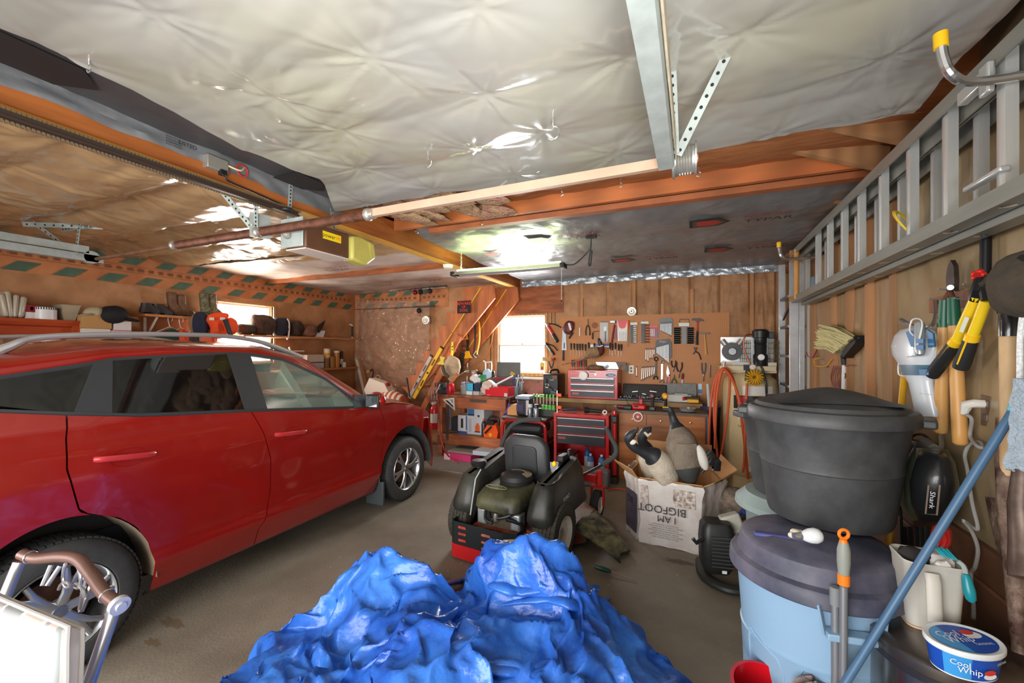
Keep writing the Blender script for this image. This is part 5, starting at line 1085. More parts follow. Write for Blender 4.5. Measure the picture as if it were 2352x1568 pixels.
for k in range(5): a = 2 * PI * k / 5; x, y = frame((-1, -0.8, 0)); g.ball(q + x * 0.013 * math.cos(a) + y * 0.013 * math.sin(a), 0.0115, 10, 8)
g.ob('red_knob', M('e0281e', 0.35), pk)
# cordless hand vacuum
hv = thing('hand_vacuum', 'white and blue cordless hand vacuum hanging on the right wall', 'vacuum', W(2115, 955))
HVW = M('d3dae2', 0.3, coat=0.4); HVB = M('4f86b8', 0.35); HVS = M('5a7f94', 0.3, trans=0.2)
def sect(v, u0, u1, d, x=1.0):
    """an oval slice of a tool on the wall, between two pixel columns"""
    a = W(u0, v, x); b = W(u1, v, x); c = (a + b) / 2; r = (a - b).length / 2; t = (b - a).normalized(); n = Vector((0, 0, 1)).cross(t)
    return [c + t * r * math.cos(2 * PI * k / 24) + n * d * math.sin(2 * PI * k / 24) for k in range(24)]
G().loft([sect(752, 2098, 2122, 0.03), sect(758, 2076, 2140, 0.045), sect(772, 2064, 2149, 0.055), sect(795, 2058, 2152, 0.06), sect(815, 2062, 2150, 0.06), sect(838, 2078, 2146, 0.055), sect(846, 2082, 2144, 0.052)]).ob('dust_bowl', HVW, hv, ang=60)
G().loft([sect(838, 2077, 2147, 0.057), sect(850, 2082, 2144, 0.054), sect(862, 2086, 2141, 0.05)]).ob('grey_band', HVS, hv, ang=60)
G().loft([sect(850, 2084, 2142, 0.050), sect(866, 2090, 2138, 0.046), sect(880, 2098, 2137, 0.040), sect(950, 2110, 2150, 0.032), sect(957, 2112, 2150, 0.030)]).ob('nozzle', HVW, hv, ang=60)
def patch(par, name, mat, pts, x=0.945): 
    g = G(); q = [W(u, v, x) for u, v in pts]; g.add(q + [p + Vector((0.012, 0.012, 0)) for p in q], [list(range(len(q)))] + [(i, (i + 1) % len(q), len(q) + (i + 1) % len(q), len(q) + i) for i in range(len(q))]); return g.ob(name, mat, par, ang=0)
patch(hv, 'blue_panel', HVB, [(2080, 762), (2098, 757), (2105, 798), (2092, 796)]); patch(hv, 'blue_panel', HVB, [(2128, 757), (2142, 765), (2146, 796), (2132, 798)])
patch(hv, 'side_window', HVS, [(2060, 785), (2068, 778), (2078, 815), (2092, 838), (2076, 832), (2062, 808)], 0.95)
g = G(); a = W(2112, 742, 0.95); b = W(2113, 815, 0.935); g.tube([a, lerp(a, b, .1), lerp(a, b, .9), b], [0.016, 0.02, 0.019, 0.014], 12); hn = g.ob('handle', M('a9b0b6', 0.3, 0.4), hv)
for v in (783, 797): patch(hn, 'button', HVB, [(2104, v - 5), (2121, v - 5), (2121, v + 5), (2104, v + 5)], 0.915)
patch(hv, 'release_button', HVB, [(2110, 848), (2132, 848), (2133, 861), (2112, 861)], 0.95); patch(hv, 'tip_window', HVB, [(2120, 946), (2142, 946), (2144, 955), (2120, 955)], 0.995)
words('BLACK+DECKER', 'lettering', M('9aa2aa', 0.5), hv, W(2127, 905, 0.955), (0.35, -0.94, 0), (0, 0, 1), 0.006)
G().tube(smooth([W(2105, 775, .94), W(2090, 760, .94), W(2095, 735, .95), W(2113, 733, .95), W(2118, 748, .94), W(2108, 790, .92), W(2100, 800, .93), W(2103, 815, .94), W(2068, 825, .95), W(2064, 858, .96), W(2078, 863, .96)]), 0.0035, 6).ob('cord', WHITE, hv)
G().tube(smooth([W(2148, 690, 1.07), W(2148, 728, 1.03), W(2138, 748, .99), W(2110, 752, .98), W(2085, 742, .98)]), 0.008, 8).tube([W(2083, 742, .98), W(2070, 735, .98)], 0.012, 8).ob('wall_hook', CHROME, label='bent steel hook with orange tip holding the hand vacuum', cat='hook')
# hedge shears
hs = thing('hedge_shears', 'hedge shears with green collars and pale wooden handles hanging on the rail', 'shears', W(2190, 1020, 1.02))
WD = M('d9a766', 0.4, 0, 0.12, 3, 'c8914f', sx=(1, 1, 0.2))
for (u0, v0), (u1, v1), du in (((2168, 748), (2160, 995), 0), ((2192, 745), (2206, 1022), 1)):
    a = W(u0, v0, 1.02); b = W(u1, v1, 1.03); hd = G().tube([a, lerp(a, b, .3), lerp(a, b, .9), lerp(a, b, .98), b], [0.021, 0.023, 0.026, 0.025, 0.016], 12).ob('handle', WD, hs, ang=60)
    c = a + (a - b).normalized() * 0.115; G().tube([a - (a - b).normalized() * 0.005, c], [0.0235, 0.019], 12).ob('green_collar', M('1d5a45', 0.35), hd)
    G().cyl(c, W(2182, 668, 1.03), 0.010, seg=8).ob('tang', RUST, hd)
g = G(); bl = [(2174, 668), (2172, 640), (2176, 612), (2183, 597), (2190, 610), (2192, 640), (2191, 668)]; q = [W(u, v, 1.03) for u, v in bl]; n = len(q)
g.add(q + [p + Vector((0.018, 0.004, 0)) for p in q], [list(range(n)), list(range(n, 2 * n))[::-1]] + [(i, n + i, n + (i + 1) % n, (i + 1) % n) for i in range(n)]); g.ob('blades', M('4d4540', 0.35, 0.6, 0.2, 20), hs, ang=20)
G().cyl(W(2183, 660, 1.0), W(2183, 660, 1.05), 0.011).ob('pivot_bolt', STEEL, hs)
# loppers
lp2 = thing('loppers', 'black and yellow loppers hanging beside the hedge shears', 'loppers', W(2200, 860, .98))
for top_p, mid, end, x in (((2243, 680), (2195, 786), (2140, 862), .975), ((2265, 690), (2232, 776), (2206, 846), .985)):
    a, b_, c = (W(p[0], p[1], x) for p in (top_p, mid, end)); d = (c - b_).normalized(); h = G().cyl(a, b_, 0.017, 0.018).ob('yellow_arm', M('eecb24', 0.35), lp2)
    G().tube([b_ - d * 0.015, b_ + d * 0.01], [0.022, 0.0235], 14).ob('yellow_collar', YEL, h)
    G().tube([b_ + d * 0.005, lerp(b_, c, .3), lerp(b_, c, .8), lerp(b_, c, .97), c], [0.0215, 0.0235, 0.0265, 0.025, 0.012], 14).ob('black_grip', M('232527', 0.6), h)
    n = Vector((-0.8, -0.6, 0)); G().tube([b_ + n * 0.019 + d * 0.0, lerp(b_, c, .5) + n * 0.022, lerp(b_, c, .85) + n * 0.023], 0.005, 6).ob('yellow_stripe', YEL, h)
G().tube([W(2255, 640, .99), W(2250, 668, .98), W(2238, 690, .975)], [0.02, 0.026, 0.019], 10).tube([W(2262, 650, .99), W(2268, 690, .985)], [0.02, 0.018], 10).ob('blade_head', M('1f2022', 0.35, 0.4), lp2)
a, b_ = W(2222, 728, .957), W(2208, 762, .957); G().bar(a, b_, 0.014, 0.003, (-0.8, -0.6, 0)).ob('label', M('d8dcd0', 0.5), lp2)
# long shovel, handle up: split black collar, pale shaft, rusty blade
sv = thing('shovel', 'shovel hung blade up with black split socket and weathered wooden shaft', 'shovel', W(2318, 1000, .98))
G().cyl(W(2316, 765, .98), W(2318, 1100, .98), 0.0225).ob('shaft', M('b89a76', 0.6, 0, 0.25, 6, 'd0ad80', sx=(1, 1, 0.3)), sv)
g = G(); g.tube([W(2318, 772, .98), W(2318, 730, .98), W(2315, 712, .98)], [0.027, 0.027, 0.022], 16)
g.tube(smooth([W(2312, 730, .98), W(2300, 700, .98), W(2285, 672, .98), W(2276, 650, .985), W(2278, 632, .99)]), [(0.02, 0.015)] * 25, 10); g.tube(smooth([W(2318, 725, .98), W(2318, 700, .98), W(2325, 672, .98), W(2332, 640, .985)]), [(0.02, 0.014)] * 19, 10); g.ob('black_socket', M('1d1d20', 0.22, coat=0.4), sv)
cp = thing('camouflage_cap', 'brown camouflage cap and strap hanging at the right edge', 'cap', W(2335, 660, .94))
CAM = M('6a5c4a', 0.9, 0, 0.55, 22, '2f2b24', bump=0.3, bs=60)
G().ball(W(2350, 655, .93), (0.07, 0.09, 0.11), 18, 12, None, lambda p: p + 0.02 * Vector((nz(p.x * 14, p.y * 14, 1), nz(p.y * 14, p.z * 14, 2), nz(p.z * 14, p.x * 14, 3)))).ob('crown', CAM, cp)
G().tube(smooth([W(2268, 652, .97), W(2285, 636, .96), W(2310, 628, .95), W(2340, 618, .94)]), [(0.022, 0.014)] * 19, 8).ob('strap', CAM, cp)
G().tube(smooth([W(2312, 615, .95), W(2325, 598, .94), W(2360, 590, .93), W(2390, 596, .92)]), [(0.03, 0.012)] * 19, 8).ob('brim', M('20241f', 0.6), cp)
g = G(); pts = [W(2356, 700, .93), W(2348, 730, .93), W(2343, 780, .93), W(2342, 850, .93), W(2342, 900, .94)]; g.tube(smooth(pts), 0.0075, 8); g.tube([p + Vector((0.01, -0.012, 0)) for p in smooth(pts)], 0.0065, 8); g.ob('white_rope', M('dfe2e4', 0.75, 0, 0.2, 120), label='white braided rope hanging at the right edge', cat='rope')
# outlet with plugged cord
ou = thing('wall_outlet', 'brushed metal wall outlet with white plug on the right wall', 'outlet', W(2273, 960, 1.09))
g = G(); a = W(2256, 944, 1.095); c = W(2275, 944, 1.095); g.box((1.088, c.y, c.z), (0.012, 0.075, 0.125)); g.ob('cover_plate', M('9f968b', 0.3, 0.8), ou, bev=0.003)
for dz in (-0.028, 0.028):
    G().box((1.08, c.y, c.z + dz), (0.01, 0.034, 0.03)).ob('socket', M('6a5a4e', 0.4), ou, bev=0.004)
cd = G().tube([(1.08, c.y, c.z + 0.028), (1.05, c.y + 0.005, c.z + 0.028), (1.035, c.y + 0.025, c.z + 0.02), (1.03, c.y + 0.035, c.z - 0.02)], [0.016, 0.018, 0.02, 0.012], 10).ob('plug_and_cord', M('dcd9d2', 0.45), label='white plug with grey braided cord trailing down the right wall', cat='cord')
pts = [Vector((1.03, c.y + 0.035, c.z - 0.02)), W(2232, 962, 1.04), W(2228, 1000, 1.05), W(2242, 1022, 1.03), W(2256, 1028, 1.04), W(2250, 1015, 1.06), W(2228, 1020, 1.06), W(2216, 1045, 1.05), W(2222, 1080, 1.06), W(2232, 1150, 1.05), W(2246, 1210, 1.05), W(2236, 1212, 1.04), W(2213, 1195, 1.0), W(2232, 1220, 1.03), W(2246, 1260, 1.04), W(2240, 1300, 1.03), W(2230, 1320, 1.03), W(2236, 1390, 1.0), W(2236, 1420, 0.98)]
G().tube(smooth(pts, 5), 0.0068, 8).ob('braided_cord', M('c9c5c0', 0.7, 0, 0.45, 130, '7d7874'), cd)
# green steam cleaner hanging under the shears
sk = thing('steam_mop', 'green and black handheld vacuum hanging low on the right wall', 'vacuum', W(2120, 1190))
GRN = M('4a5440', 0.35, coat=0.5); SKB = M('1b1c1e', 0.35, coat=0.3)
G().loft([sect(1008, 2098, 2130, 0.02), sect(1018, 2082, 2142, 0.05), sect(1040, 2075, 2160, 0.07), sect(1090, 2072, 2172, 0.085), sect(1140, 2080, 2174, 0.085), sect(1180, 2094, 2165, 0.07), sect(1200, 2110, 2150, 0.05)]).ob('body', M('4c4e48', 0.35, 0, 0.1, 8, coat=0.4), sk, ang=60)
G().loft([sect(1030, 2112, 2160, 0.05, .96), sect(1060, 2104, 2170, 0.07, .95), sect(1110, 2098, 2174, 0.085, .945), sect(1160, 2104, 2170, 0.08, .95), sect(1198, 2116, 2160, 0.05, .96)]).ob('green_shell', GRN, sk, ang=60)
fc = G().loft([sect(1035, 2128, 2158, 0.04, .935), sect(1060, 2122, 2166, 0.055, .92), sect(1110, 2116, 2168, 0.07, .91), sect(1160, 2118, 2164, 0.065, .915), sect(1198, 2124, 2156, 0.04, .935)]).ob('black_face', SKB, sk, ang=60)
g = G(); q = [W(2133, 1114, .84), W(2159, 1114, .84), W(2152, 1182, .84), W(2126, 1180, .84)]; g.tube(q + [q[0]], 0.003, 6); g.ob('badge_outline', M('a99a8a', 0.3, 0.6), fc)
words('Shark', 'lettering', M('d8d8d8', 0.4), fc, W(2141, 1148, .835), W(2138, 1180, .835) - W(2143, 1115, .835), (0.35, -0.94, 0.1), 0.022)
G().tube(smooth([W(2140, 1015, .98), W(2120, 998, .97), W(2098, 1000, .97), W(2088, 1020, .98), W(2072, 1080, .99), W(2066, 1140, 1.0), W(2070, 1190, 1.0), W(2072, 1250, 1.0)]), 0.006, 8).ob('power_cord', BLACK, sk)
G().tube([W(2115, 1030, .96), W(2125, 1018, .96), W(2145, 1030, .96)], [0.022, 0.028, 0.02], 12).ob('handle', M('5d5a55', 0.4), sk)
G().tube(smooth([W(2162, 1000, 1.07), W(2162, 1025, 1.02), W(2152, 1040, .98)]), 0.009, 8).ob('wall_hook', STEEL, label='steel hook holding the green handheld vacuum', cat='hook')
g = G()
for u in (2078, 2090, 2104, 2116, 2128): g.tube([W(u, 1210, 1.0), W(u + 2, 1265, .97)], [(0.008, 0.004)] * 2, 6)
g.ob('floor_nozzle', M('2a2b2c', 0.4), sk)
# rusty spades at the right edge
rs = thing('rusty_spade', 'rust brown spade blades leaning on the wall at the right edge', 'spade', W(2320, 1420, 1.0))
RS = M('5b3d30', 0.65, 0.3, 0.4, 14, '79665a', bump=0.5, bs=40)
g = G(); q = [(2262, 1140), (2300, 1148), (2316, 1180), (2318, 1240), (2326, 1330), (2300, 1300), (2284, 1240), (2272, 1190)]; v_ = [W(u, v, 1.02) for u, v in q]; n = len(v_)
g.add(v_ + [p + Vector((0.012, 0, 0)) for p in v_], [list(range(n)), list(range(n, 2 * n))[::-1]] + [(i, n + i, n + (i + 1) % n, (i + 1) % n) for i in range(n)]); g.ob('blade', RS, rs, ang=20)
G().tube([W(2312, 960, .99), W(2314, 1060, .985), W(2322, 1140, .98), W(2318, 1180, .98), W(2326, 1260, .98), W(2336, 1380, .97), W(2345, 1500, .96)], [0.026, 0.03, 0.034, 0.028, 0.026, 0.024, 0.02], 12).ob('socket', RS, rs)
G().tube([W(2352, 1010, .95), W(2350, 1080, .95), W(2345, 1160, .95), W(2352, 1230, .95), W(2370, 1330, .94)], [0.022, 0.024, 0.030, 0.034, 0.05], 12).ob('second_socket', M('6b5a52', 0.45, 0.5, 0.3, 14), rs)
# black drain elbow and dark boards behind the cans
G().tube(smooth([P(1985, 1190, X=.98), P(1992, 1120, X=.98), P(2010, 1090, X=.98), P(2035, 1050, X=.98), P(2042, 1000, X=.98), P(2043, 990, X=.98)]), 0.030, 16).ob('drain_elbow', M('202122', 0.35), label='black plastic drain pipe elbow behind the black trash can', cat='pipe')
dp = thing('panel_door', 'old brown panelled door leaning low on the right wall', 'door', (1.05, 2.75, 0))
DPM = M('6a4632', 0.5, 0, 0.15, 5)
G().box((1.075, 2.9, 0.44), (0.03, 1.9, 0.86)).ob('slab', DPM, dp)
for z in (0.25, 0.62):
    G().box((1.055, 2.9, z), (0.02, 1.6, 0.22)).ob('raised_panel', DPM, dp, bev=0.008)
# ================================================================ pegboard and its tools
YP = 6.435
pgm = bpy.data.materials.new('pegboard'); pgm.use_nodes = True; nt = pgm.node_tree; N = nt.nodes; L = nt.links; b_ = N['Principled BSDF']; b_.inputs['Roughness'].default_value = 0.55
tc = N.new('ShaderNodeTexCoord'); v1 = N.new('ShaderNodeVectorMath'); v1.operation = 'MULTIPLY'; v1.inputs[1].default_value = (1 / 0.0254, 0, 1 / 0.0254)
v2 = N.new('ShaderNodeVectorMath'); v2.operation = 'FRACTION'; v3 = N.new('ShaderNodeVectorMath'); v3.operation = 'DISTANCE'; v3.inputs[1].default_value = (0.5, 0, 0.5)
m1 = N.new('ShaderNodeMath'); m1.operation = 'LESS_THAN'; m1.inputs[1].default_value = 0.13
mx = N.new('ShaderNodeMix'); mx.data_type = 'RGBA'; mx.inputs[6].default_value = lin('b9783f'); mx.inputs[7].default_value = lin('4a2e1b')
L.new(tc.outputs['Object'], v1.inputs[0]); L.new(v1.outputs[0], v2.inputs[0]); L.new(v2.outputs[0], v3.inputs[0]); L.new(v3.outputs['Value'], m1.inputs[0]); L.new(m1.outputs[0], mx.inputs[0]); L.new(mx.outputs[2], b_.inputs['Base Color'])
a = P(1285, 733, Y=YP); c = P(1676, 722, Y=YP); d = P(1380, 735, Y=YP)
pg = G().box((lerp(a.x, c.x, .5), YP + 0.01, 1.56), (c.x - a.x, 0.008, 1.20)).ob('pegboard', pgm, label='brown perforated pegboard covered in hand tools on the back wall', cat='pegboard')
G().box((a.x - 0.06, YP + 0.02, 1.5), (0.2, 0.01, 1.1)).ob('side_strip', M('ad7444', 0.6), pg)
g = G(); q = P(1366, 747, Y=YP); g.lathe([(0, 0.007), (0.045, 0.006)], q, (0, -1, 0), 20); g.ob('dark_stain', M('8a4f30', 0.6), pg)
def K(u, v, d=0.02): return P(u, v, Y=YP - d)
def flat(name, mat, pts, d=0.02, th=0.012, par=None, **kw):
    q = [K(u, v, d) for u, v in pts]; n = len(q); g = G()
    g.add(q + [p + Vector((0, th, 0)) for p in q], [list(range(n)), list(range(n, 2 * n))[::-1]] + [(i, n + i, n + (i + 1) % n, (i + 1) % n) for i in range(n)])
    return g.ob(name, mat, par, ang=20, **kw)
def rect(u0, v0, u1, v1): return [(u0, v0), (u1, v0), (u1, v1), (u0, v1)]
HC_ = {'k': '1d1b1c', 'r': 'a8252a', 'b': '23304f', 'o': 'd0562a', 't': '2c5560', 'g': '2f3a2e'}
def sdriver(u, v0, v1, v2, col, lab, grp, r=0.014, par=None):
    s = thing('screwdriver', lab, 'screwdriver', K(u, v2), grp); a, b, c = K(u, v0), K(u, v1), K(u, v2)
    G().tube([a, lerp(a, b, .12), lerp(a, b, .6), lerp(a, b, .8), b], [r * .7, r, r, r * .7, r * .85], 8).ob('handle', M(HC_[col], 0.4), s)
    G().cyl(b, c, 0.0035, seg=6).ob('shank', STEEL, s)
for u, v in ((1311.5, 788), (1318.5, 788), (1325.5, 789), (1331.5, 789), (1337.5, 789), (1344.5, 790), (1352, 786), (1401, 787), (1406.5, 789), (1413.5, 787), (1421, 790), (1427, 790)):
    sdriver(u, v, v + 15, v + 27, 'k', 'black and red handled screwdriver in the upper row of the pegboard', 'screwdrivers in the pegboard rack')
for u, v in ((1365, 788), (1385.5, 790)): sdriver(u, v, v + 8, v + 14, 'k', 'stubby dark screwdriver on the white and blue magnetic bar', 'stubby screwdrivers on the magnetic bar')
for u, c, lab in ((1313.5, 'r', 'dark red screwdriver, leftmost behind the pheasant tail'), (1318.5, 't', 'teal screwdriver behind the pheasant tail'), (1324.5, 'o', 'orange screwdriver beside the teal one behind the pheasant'), (1329.5, 'r', 'red screwdriver right of the orange one behind the pheasant'), (1335, 'b', 'navy screwdriver behind the pheasant body'), (1340.5, 'r', 'wide red screwdriver behind the pheasant body'), (1345.5, 'g', 'dark green screwdriver nearest the pheasant legs')):
    sdriver(u, 826, 842, 850, c, lab, 'coloured screwdrivers behind the pheasant')
mb = flat('magnetic_bar', M('d4dae6', 0.35), rect(1356, 791, 1402, 797), 0.015, label='white and blue magnetic bar among the screwdrivers', cat='tool bar')
flat('blue_stripe', M('2c3a9c', 0.4), [(1360, 794), (1368, 790.5), (1402, 790.5), (1402, 794)], 0.017, 0.004, mb)
def wrench(u0, v0, u1, v1, w, mat, lab, grp=None, d=0.02, par=None, nm='wrench'):
    a, b = K(u0, v0, d), K(u1, v1, d); dr = (b - a).normalized(); s = Vector((dr.z, 0, -dr.x)); g = G()
    g.bar(lerp(a, b, .08), lerp(a, b, .92), w, 0.006, (0, 1, 0)); g.ring(a, (0, 1, 0), w * .95, w * .38, 14, 6)
    x, y = frame((0, 1, 0)); an = math.atan2(dr.dot(y), dr.dot(x)); g.ring(b + dr * w * .6, (0, 1, 0), w * 1.05, w * .42, 14, 6, an + 0.9, an + 2 * PI - 0.9)
    if par: return g.ob(nm, mat, par)
    return g.ob(nm, mat, label=lab, cat='wrench', group=grp)
WRN = M('a4a5a6', 0.42, 0.7)
for k, (u, l) in enumerate(((1484, 26), (1488.5, 29), (1493.5, 22), (1498, 21), (1502.5, 14))): wrench(u, 801, u + (-.5), 801 + l, 0.009, WRN, 'small combination wrench in the upper row of five', 'small wrenches on the pegboard')
for k, u in enumerate((1475, 1479.5, 1484, 1488.5, 1493, 1498, 1503)): wrench(u, 843 - .3 * k, u - 1.6 + .1 * k, 873 - 2.1 * k, 0.010, WRN, 'chrome combination wrench in the lower slanted row', 'chrome wrenches in the lower row')
wrench(1462, 842, 1462, 864, 0.009, WRN, 'lone thin wrench beside the pegboard outlet')
g = wrench(1507, 824, 1506, 866, 0.026, M('4a4441', 0.5, 0.5, 0.2, 15), 'large dark open end wrench right of the chrome row'); g = wrench(1521, 831, 1520, 874, 0.022, M('d2d4d5', 0.25, 0.8), 'big bright adjustable wrench on the pegboard')
def rack(lab, col, out, n, u0, u1, top, bot, d):
    t = flat('wrench_rack', col, out, 0.018, 0.02); tag(t, lab, 'wrench set')
    for k in range(n):
        f = k / (n - 1); u = lerp(u0, u1, f); wrench(u, lerp(top[0], top[1], f), u, lerp(bot[0], bot[1], f), 0.008, WRN, '', None, 0.03, t)
    return t
t = rack('grey pouch of combination wrenches at the top of the pegboard', M('6d7173', 0.45), [(1516, 731), (1541, 729), (1545, 736), (1545, 765), (1541, 769), (1516, 757), (1514, 740)], 8, 1518, 1541, (742, 740), (760, 772), 0)
t = rack('black plastic rack of ten chrome wrenches on the pegboard', M('26282b', 0.4), [(1508, 780), (1537, 778), (1542, 786), (1543, 818), (1540, 824), (1520, 820), (1506, 810), (1505, 790)], 10, 1509, 1535, (796, 787), (812, 835), 0)
words('10 pc.', 'lettering', M('b8bcc0', 0.4), t, K(1522, 784, 0.021), (1, 0, 0), (0, 0, 1), 0.03)
def pliers(u, v0, v1, lab, hcol, spread=4.5, up=True, jaw='9a9a98', d=0.022):
    """handles up (v0 top), jaws down"""
    p = thing('pliers', lab, 'pliers', K(u, max(v0, v1))); vm = lerp(v0, v1, .62)
    for s in (-1, 1):
        G().tube(smooth([K(u + s * spread, v0, d), K(u + s * spread * 1.05, lerp(v0, vm, .5), d), K(u + s * 1.5, vm, d)]), 0.009, 8).ob('handle', M(hcol, 0.45), p)
    g = G(); a, b = K(u, vm, d), K(u, v1, d); g.tube([lerp(a, b, -.1), lerp(a, b, .2), b], [(0.012, 0.008), (0.02, 0.009), (0.006, 0.006)], 8); g.ob('jaws', M(jaw, 0.35, 0.8), p)
pliers(1350, 770, 732, 'black long legged pincers near the top left of the pegboard', '232225', 4.2); pliers(1547, 828, 853, 'dark brown handled needle pliers beside the wrench rack', '3a2724'); pliers(1560, 832, 868, 'black and maroon pliers right of the needle pliers', '33201f', 6)
pliers(1616, 833, 876, 'long grey handled pliers at the right of the pegboard', '565a60', 4); pliers(1548, 885, 860, 'small green handled pliers below the dark needle pliers', '4d6a3c', 5)
p = thing('pliers', 'open slip joint pliers hanging by one leg below the red hammer', 'pliers', K(1600, 826))
G().tube(smooth([K(1596, 806), K(1605, 812), K(1610, 826)]), 0.008, 8).ob('handle', M('232326', 0.45), p)
G().tube([K(1600, 797), K(1597, 806), K(1592, 813)], 0.010, 8).tube([K(1594, 797), K(1597, 806)], 0.008, 8).ob('jaws', M('75777a', 0.35, 0.8), p)
sn = thing('tin_snips', 'tin snips with red handles and bright blades on the pegboard', 'snips', K(1534, 884))
flat('blades', WRN, [(1533, 838), (1537, 850), (1539, 862), (1532, 866), (1530, 855)], 0.024, 0.01, sn); flat('handle', RED, [(1530, 862), (1533, 862), (1530, 882), (1527, 876)], 0.024, 0.012, sn); flat('handle', RED, [(1536, 860), (1539, 859), (1538, 882), (1535, 886)], 0.024, 0.012, sn)
kn = thing('hooked_knife', 'red handled hooked knife low on the pegboard', 'knife', K(1569, 888)); G().tube([K(1568, 857, .025), K(1568, 864, .025), K(1567, 871, .025)], [0.012, 0.018, 0.01], 10).ob('handle', M('7c1f26', 0.35), kn); flat('blade', M('5c5f62', 0.35, 0.7), [(1565.5, 870), (1569, 870), (1569, 880), (1573, 889), (1567, 887), (1564.5, 880)], 0.024, 0.004, kn)
G().tube([K(1631, 838, .02), K(1630, 852, .02), K(1631, 867, .02)], [(0.014, 0.008), (0.02, 0.01), (0.012, 0.006)], 8).ob('utility_knife', M('85888b', 0.4, 0.5), label='grey utility knife at the right edge of the pegboard', cat='knife')
stk = flat('blue_sticker', M('b9d3ea', 0.4), rect(1603, 881, 1612, 906), 0.003, 0.002, label='small blue and white sticker on the lower pegboard', cat='sticker'); flat('blue_end', M('2a6ab0', 0.4), rect(1603, 894, 1612, 904), 0.0045, 0.001, stk)
# hammers
hm = thing('hammer', 'claw hammer with red and black grip on the pegboard', 'hammer', K(1603, 792)); flat('head', M('3b3434', 0.4, 0.6), [(1589, 731), (1594, 731), (1600, 731), (1606, 730), (1612, 733), (1617, 737), (1608, 736), (1605, 739), (1600, 739), (1596, 735), (1589, 736)], 0.035, 0.03, hm)
G().cyl(K(1602, 738), K(1602, 762), 0.011).ob('shaft', RED, hm); G().tube([K(1602, 760), K(1601, 775), K(1601, 792)], [0.013, 0.016, 0.017], 10).ob('black_grip', BLACK, hm)
hm = thing('hammer', 'small tack hammer with wooden handle on the pegboard', 'hammer', K(1622, 813)); G().bar(K(1609, 765), K(1630, 765), 0.02, 0.022).ob('head', M('4a4440', 0.4, 0.6), hm); G().tube([K(1618, 766), K(1620, 790), K(1622, 814)], [0.009, 0.012, 0.016], 8).ob('shaft', WD, hm)
hm = thing('mallet', 'hatchet with grey head and red handle hanging on the pegboard', 'hatchet', K(1407, 790)); G().bar(K(1402, 739), K(1414, 739), 0.09, 0.04).ob('head', M('8d9194', 0.35, 0.7), hm, bev=0.004); G().tube([K(1412, 745), K(1408, 765), K(1405, 790)], [0.011, 0.013, 0.015], 8).ob('shaft', M('7d1f22', 0.45), hm)
# carded and racked sets
def card(lab, cat, pts, col, parts):
    c = flat('tool_card', M(col, 0.4), pts, 0.006, 0.004, label=lab, cat=cat)
    for nm, cl, pp in parts: flat(nm, M(cl, 0.35), pp, 0.014, 0.008, c)
    return c
card('clear pack with an adjustable wrench on grey card', 'tool pack', rect(1378, 740, 1397, 786), 'b3b0ab', [('wrench_print', 'dcdde0', rect(1387, 750, 1393, 760)), ('wrench_shaft', '5d3a44', rect(1389, 760, 1391.5, 784)), ('header', '3a3a40', rect(1379, 738, 1396, 740))])
card('red and white card of punches on the pegboard', 'tool card', [(1417, 735), (1441, 736), (1440, 783), (1419, 783)], 'dcd6cf', [('red_header', 'd02a36', [(1418, 735), (1441, 735), (1436, 752), (1428, 755), (1422, 751)])] + [('punch', 'b9bcc0', rect(1422 + 4.4 * k, 762, 1424.2 + 4.4 * k, 783)) for k in range(4)])
card('red pliers pack beside the hatchet on the pegboard', 'tool pack', rect(1408, 747, 1418, 779), 'a8283a', [('handle', '551820', rect(1410, 758, 1412, 778)), ('handle', '551820', rect(1414, 756, 1416, 778))])
card('small red and blue pack of drill bits on the pegboard', 'tool pack', rect(1492, 746, 1511, 775), '9a3446', [('header', 'c22a30', rect(1492, 746, 1511, 752)), ('blue_edge', '2c4a86', rect(1506, 764, 1511, 774))] + [('bit', 'd3cdd0', rect(1494.5 + 3.6 * k, 755, 1496.3 + 3.6 * k, 772)) for k in range(3)])
def sockets(lab, u0, u1, v0, v1, lx, n, col, lab_r):
    c = flat('socket_rail', M('202324', 0.4), rect(u0, v0, u1, v1), 0.02, 0.02, label=lab, cat='socket set'); flat('label_tab', M('c9d4c8', 0.4), lab_r, 0.022, 0.004, c)
    for k in range(n):
        v = lerp(v0 + 10, v1 - 3, k / (n - 1)); G().cyl(K(lx[0], v, .02), K(lx[1], v, .02), 0.010).ob('socket', M(col, 0.3, 0.8), c)
sockets('black rail of chrome sockets on the pegboard', 1448, 1456, 739, 788, (1455, 1462), 9, 'c5c7c9', rect(1448, 740, 1464, 746)); sockets('black rail of long hex bits on the pegboard', 1473, 1481, 737, 788, (1481, 1492), 7, '7a3f32', rect(1472, 738, 1490, 743))
c = flat('socket_holder', M('6f7378', 0.4), rect(1566, 750, 1577, 790), 0.025, 0.03, label='rail of large black impact sockets on the pegboard', cat='socket set'); flat('label_tab', M('ccd6cc', 0.4), rect(1559, 741, 1583, 749), 0.022, 0.006, c); G().tube([K(1560, 741), K(1561, 733), K(1582, 733), K(1583, 741)], 0.005, 6).ob('hanger', M('6b5a44', 0.5), c)
for k in range(4):
    for a_, b_2 in ((1548, 1563), (1579, 1593)):
        v = 756 + 9.6 * k; G().cyl(K(a_, v, .035), K(b_2, v, .035), 0.026).ob('socket', M('1e1f21', 0.4, 0.5), c)
f = thing('file', 'long brown file with orange handle on the pegboard', 'file', K(1442, 796)); flat('blade', M('7a5a3a', 0.5, 0.4), rect(1440.5, 755, 1444, 796), 0.02, 0.006, f); G().tube([K(1443, 735), K(1443, 745), K(1442.5, 756)], [0.012, 0.015, 0.01], 8).ob('handle', ORANGE, f)
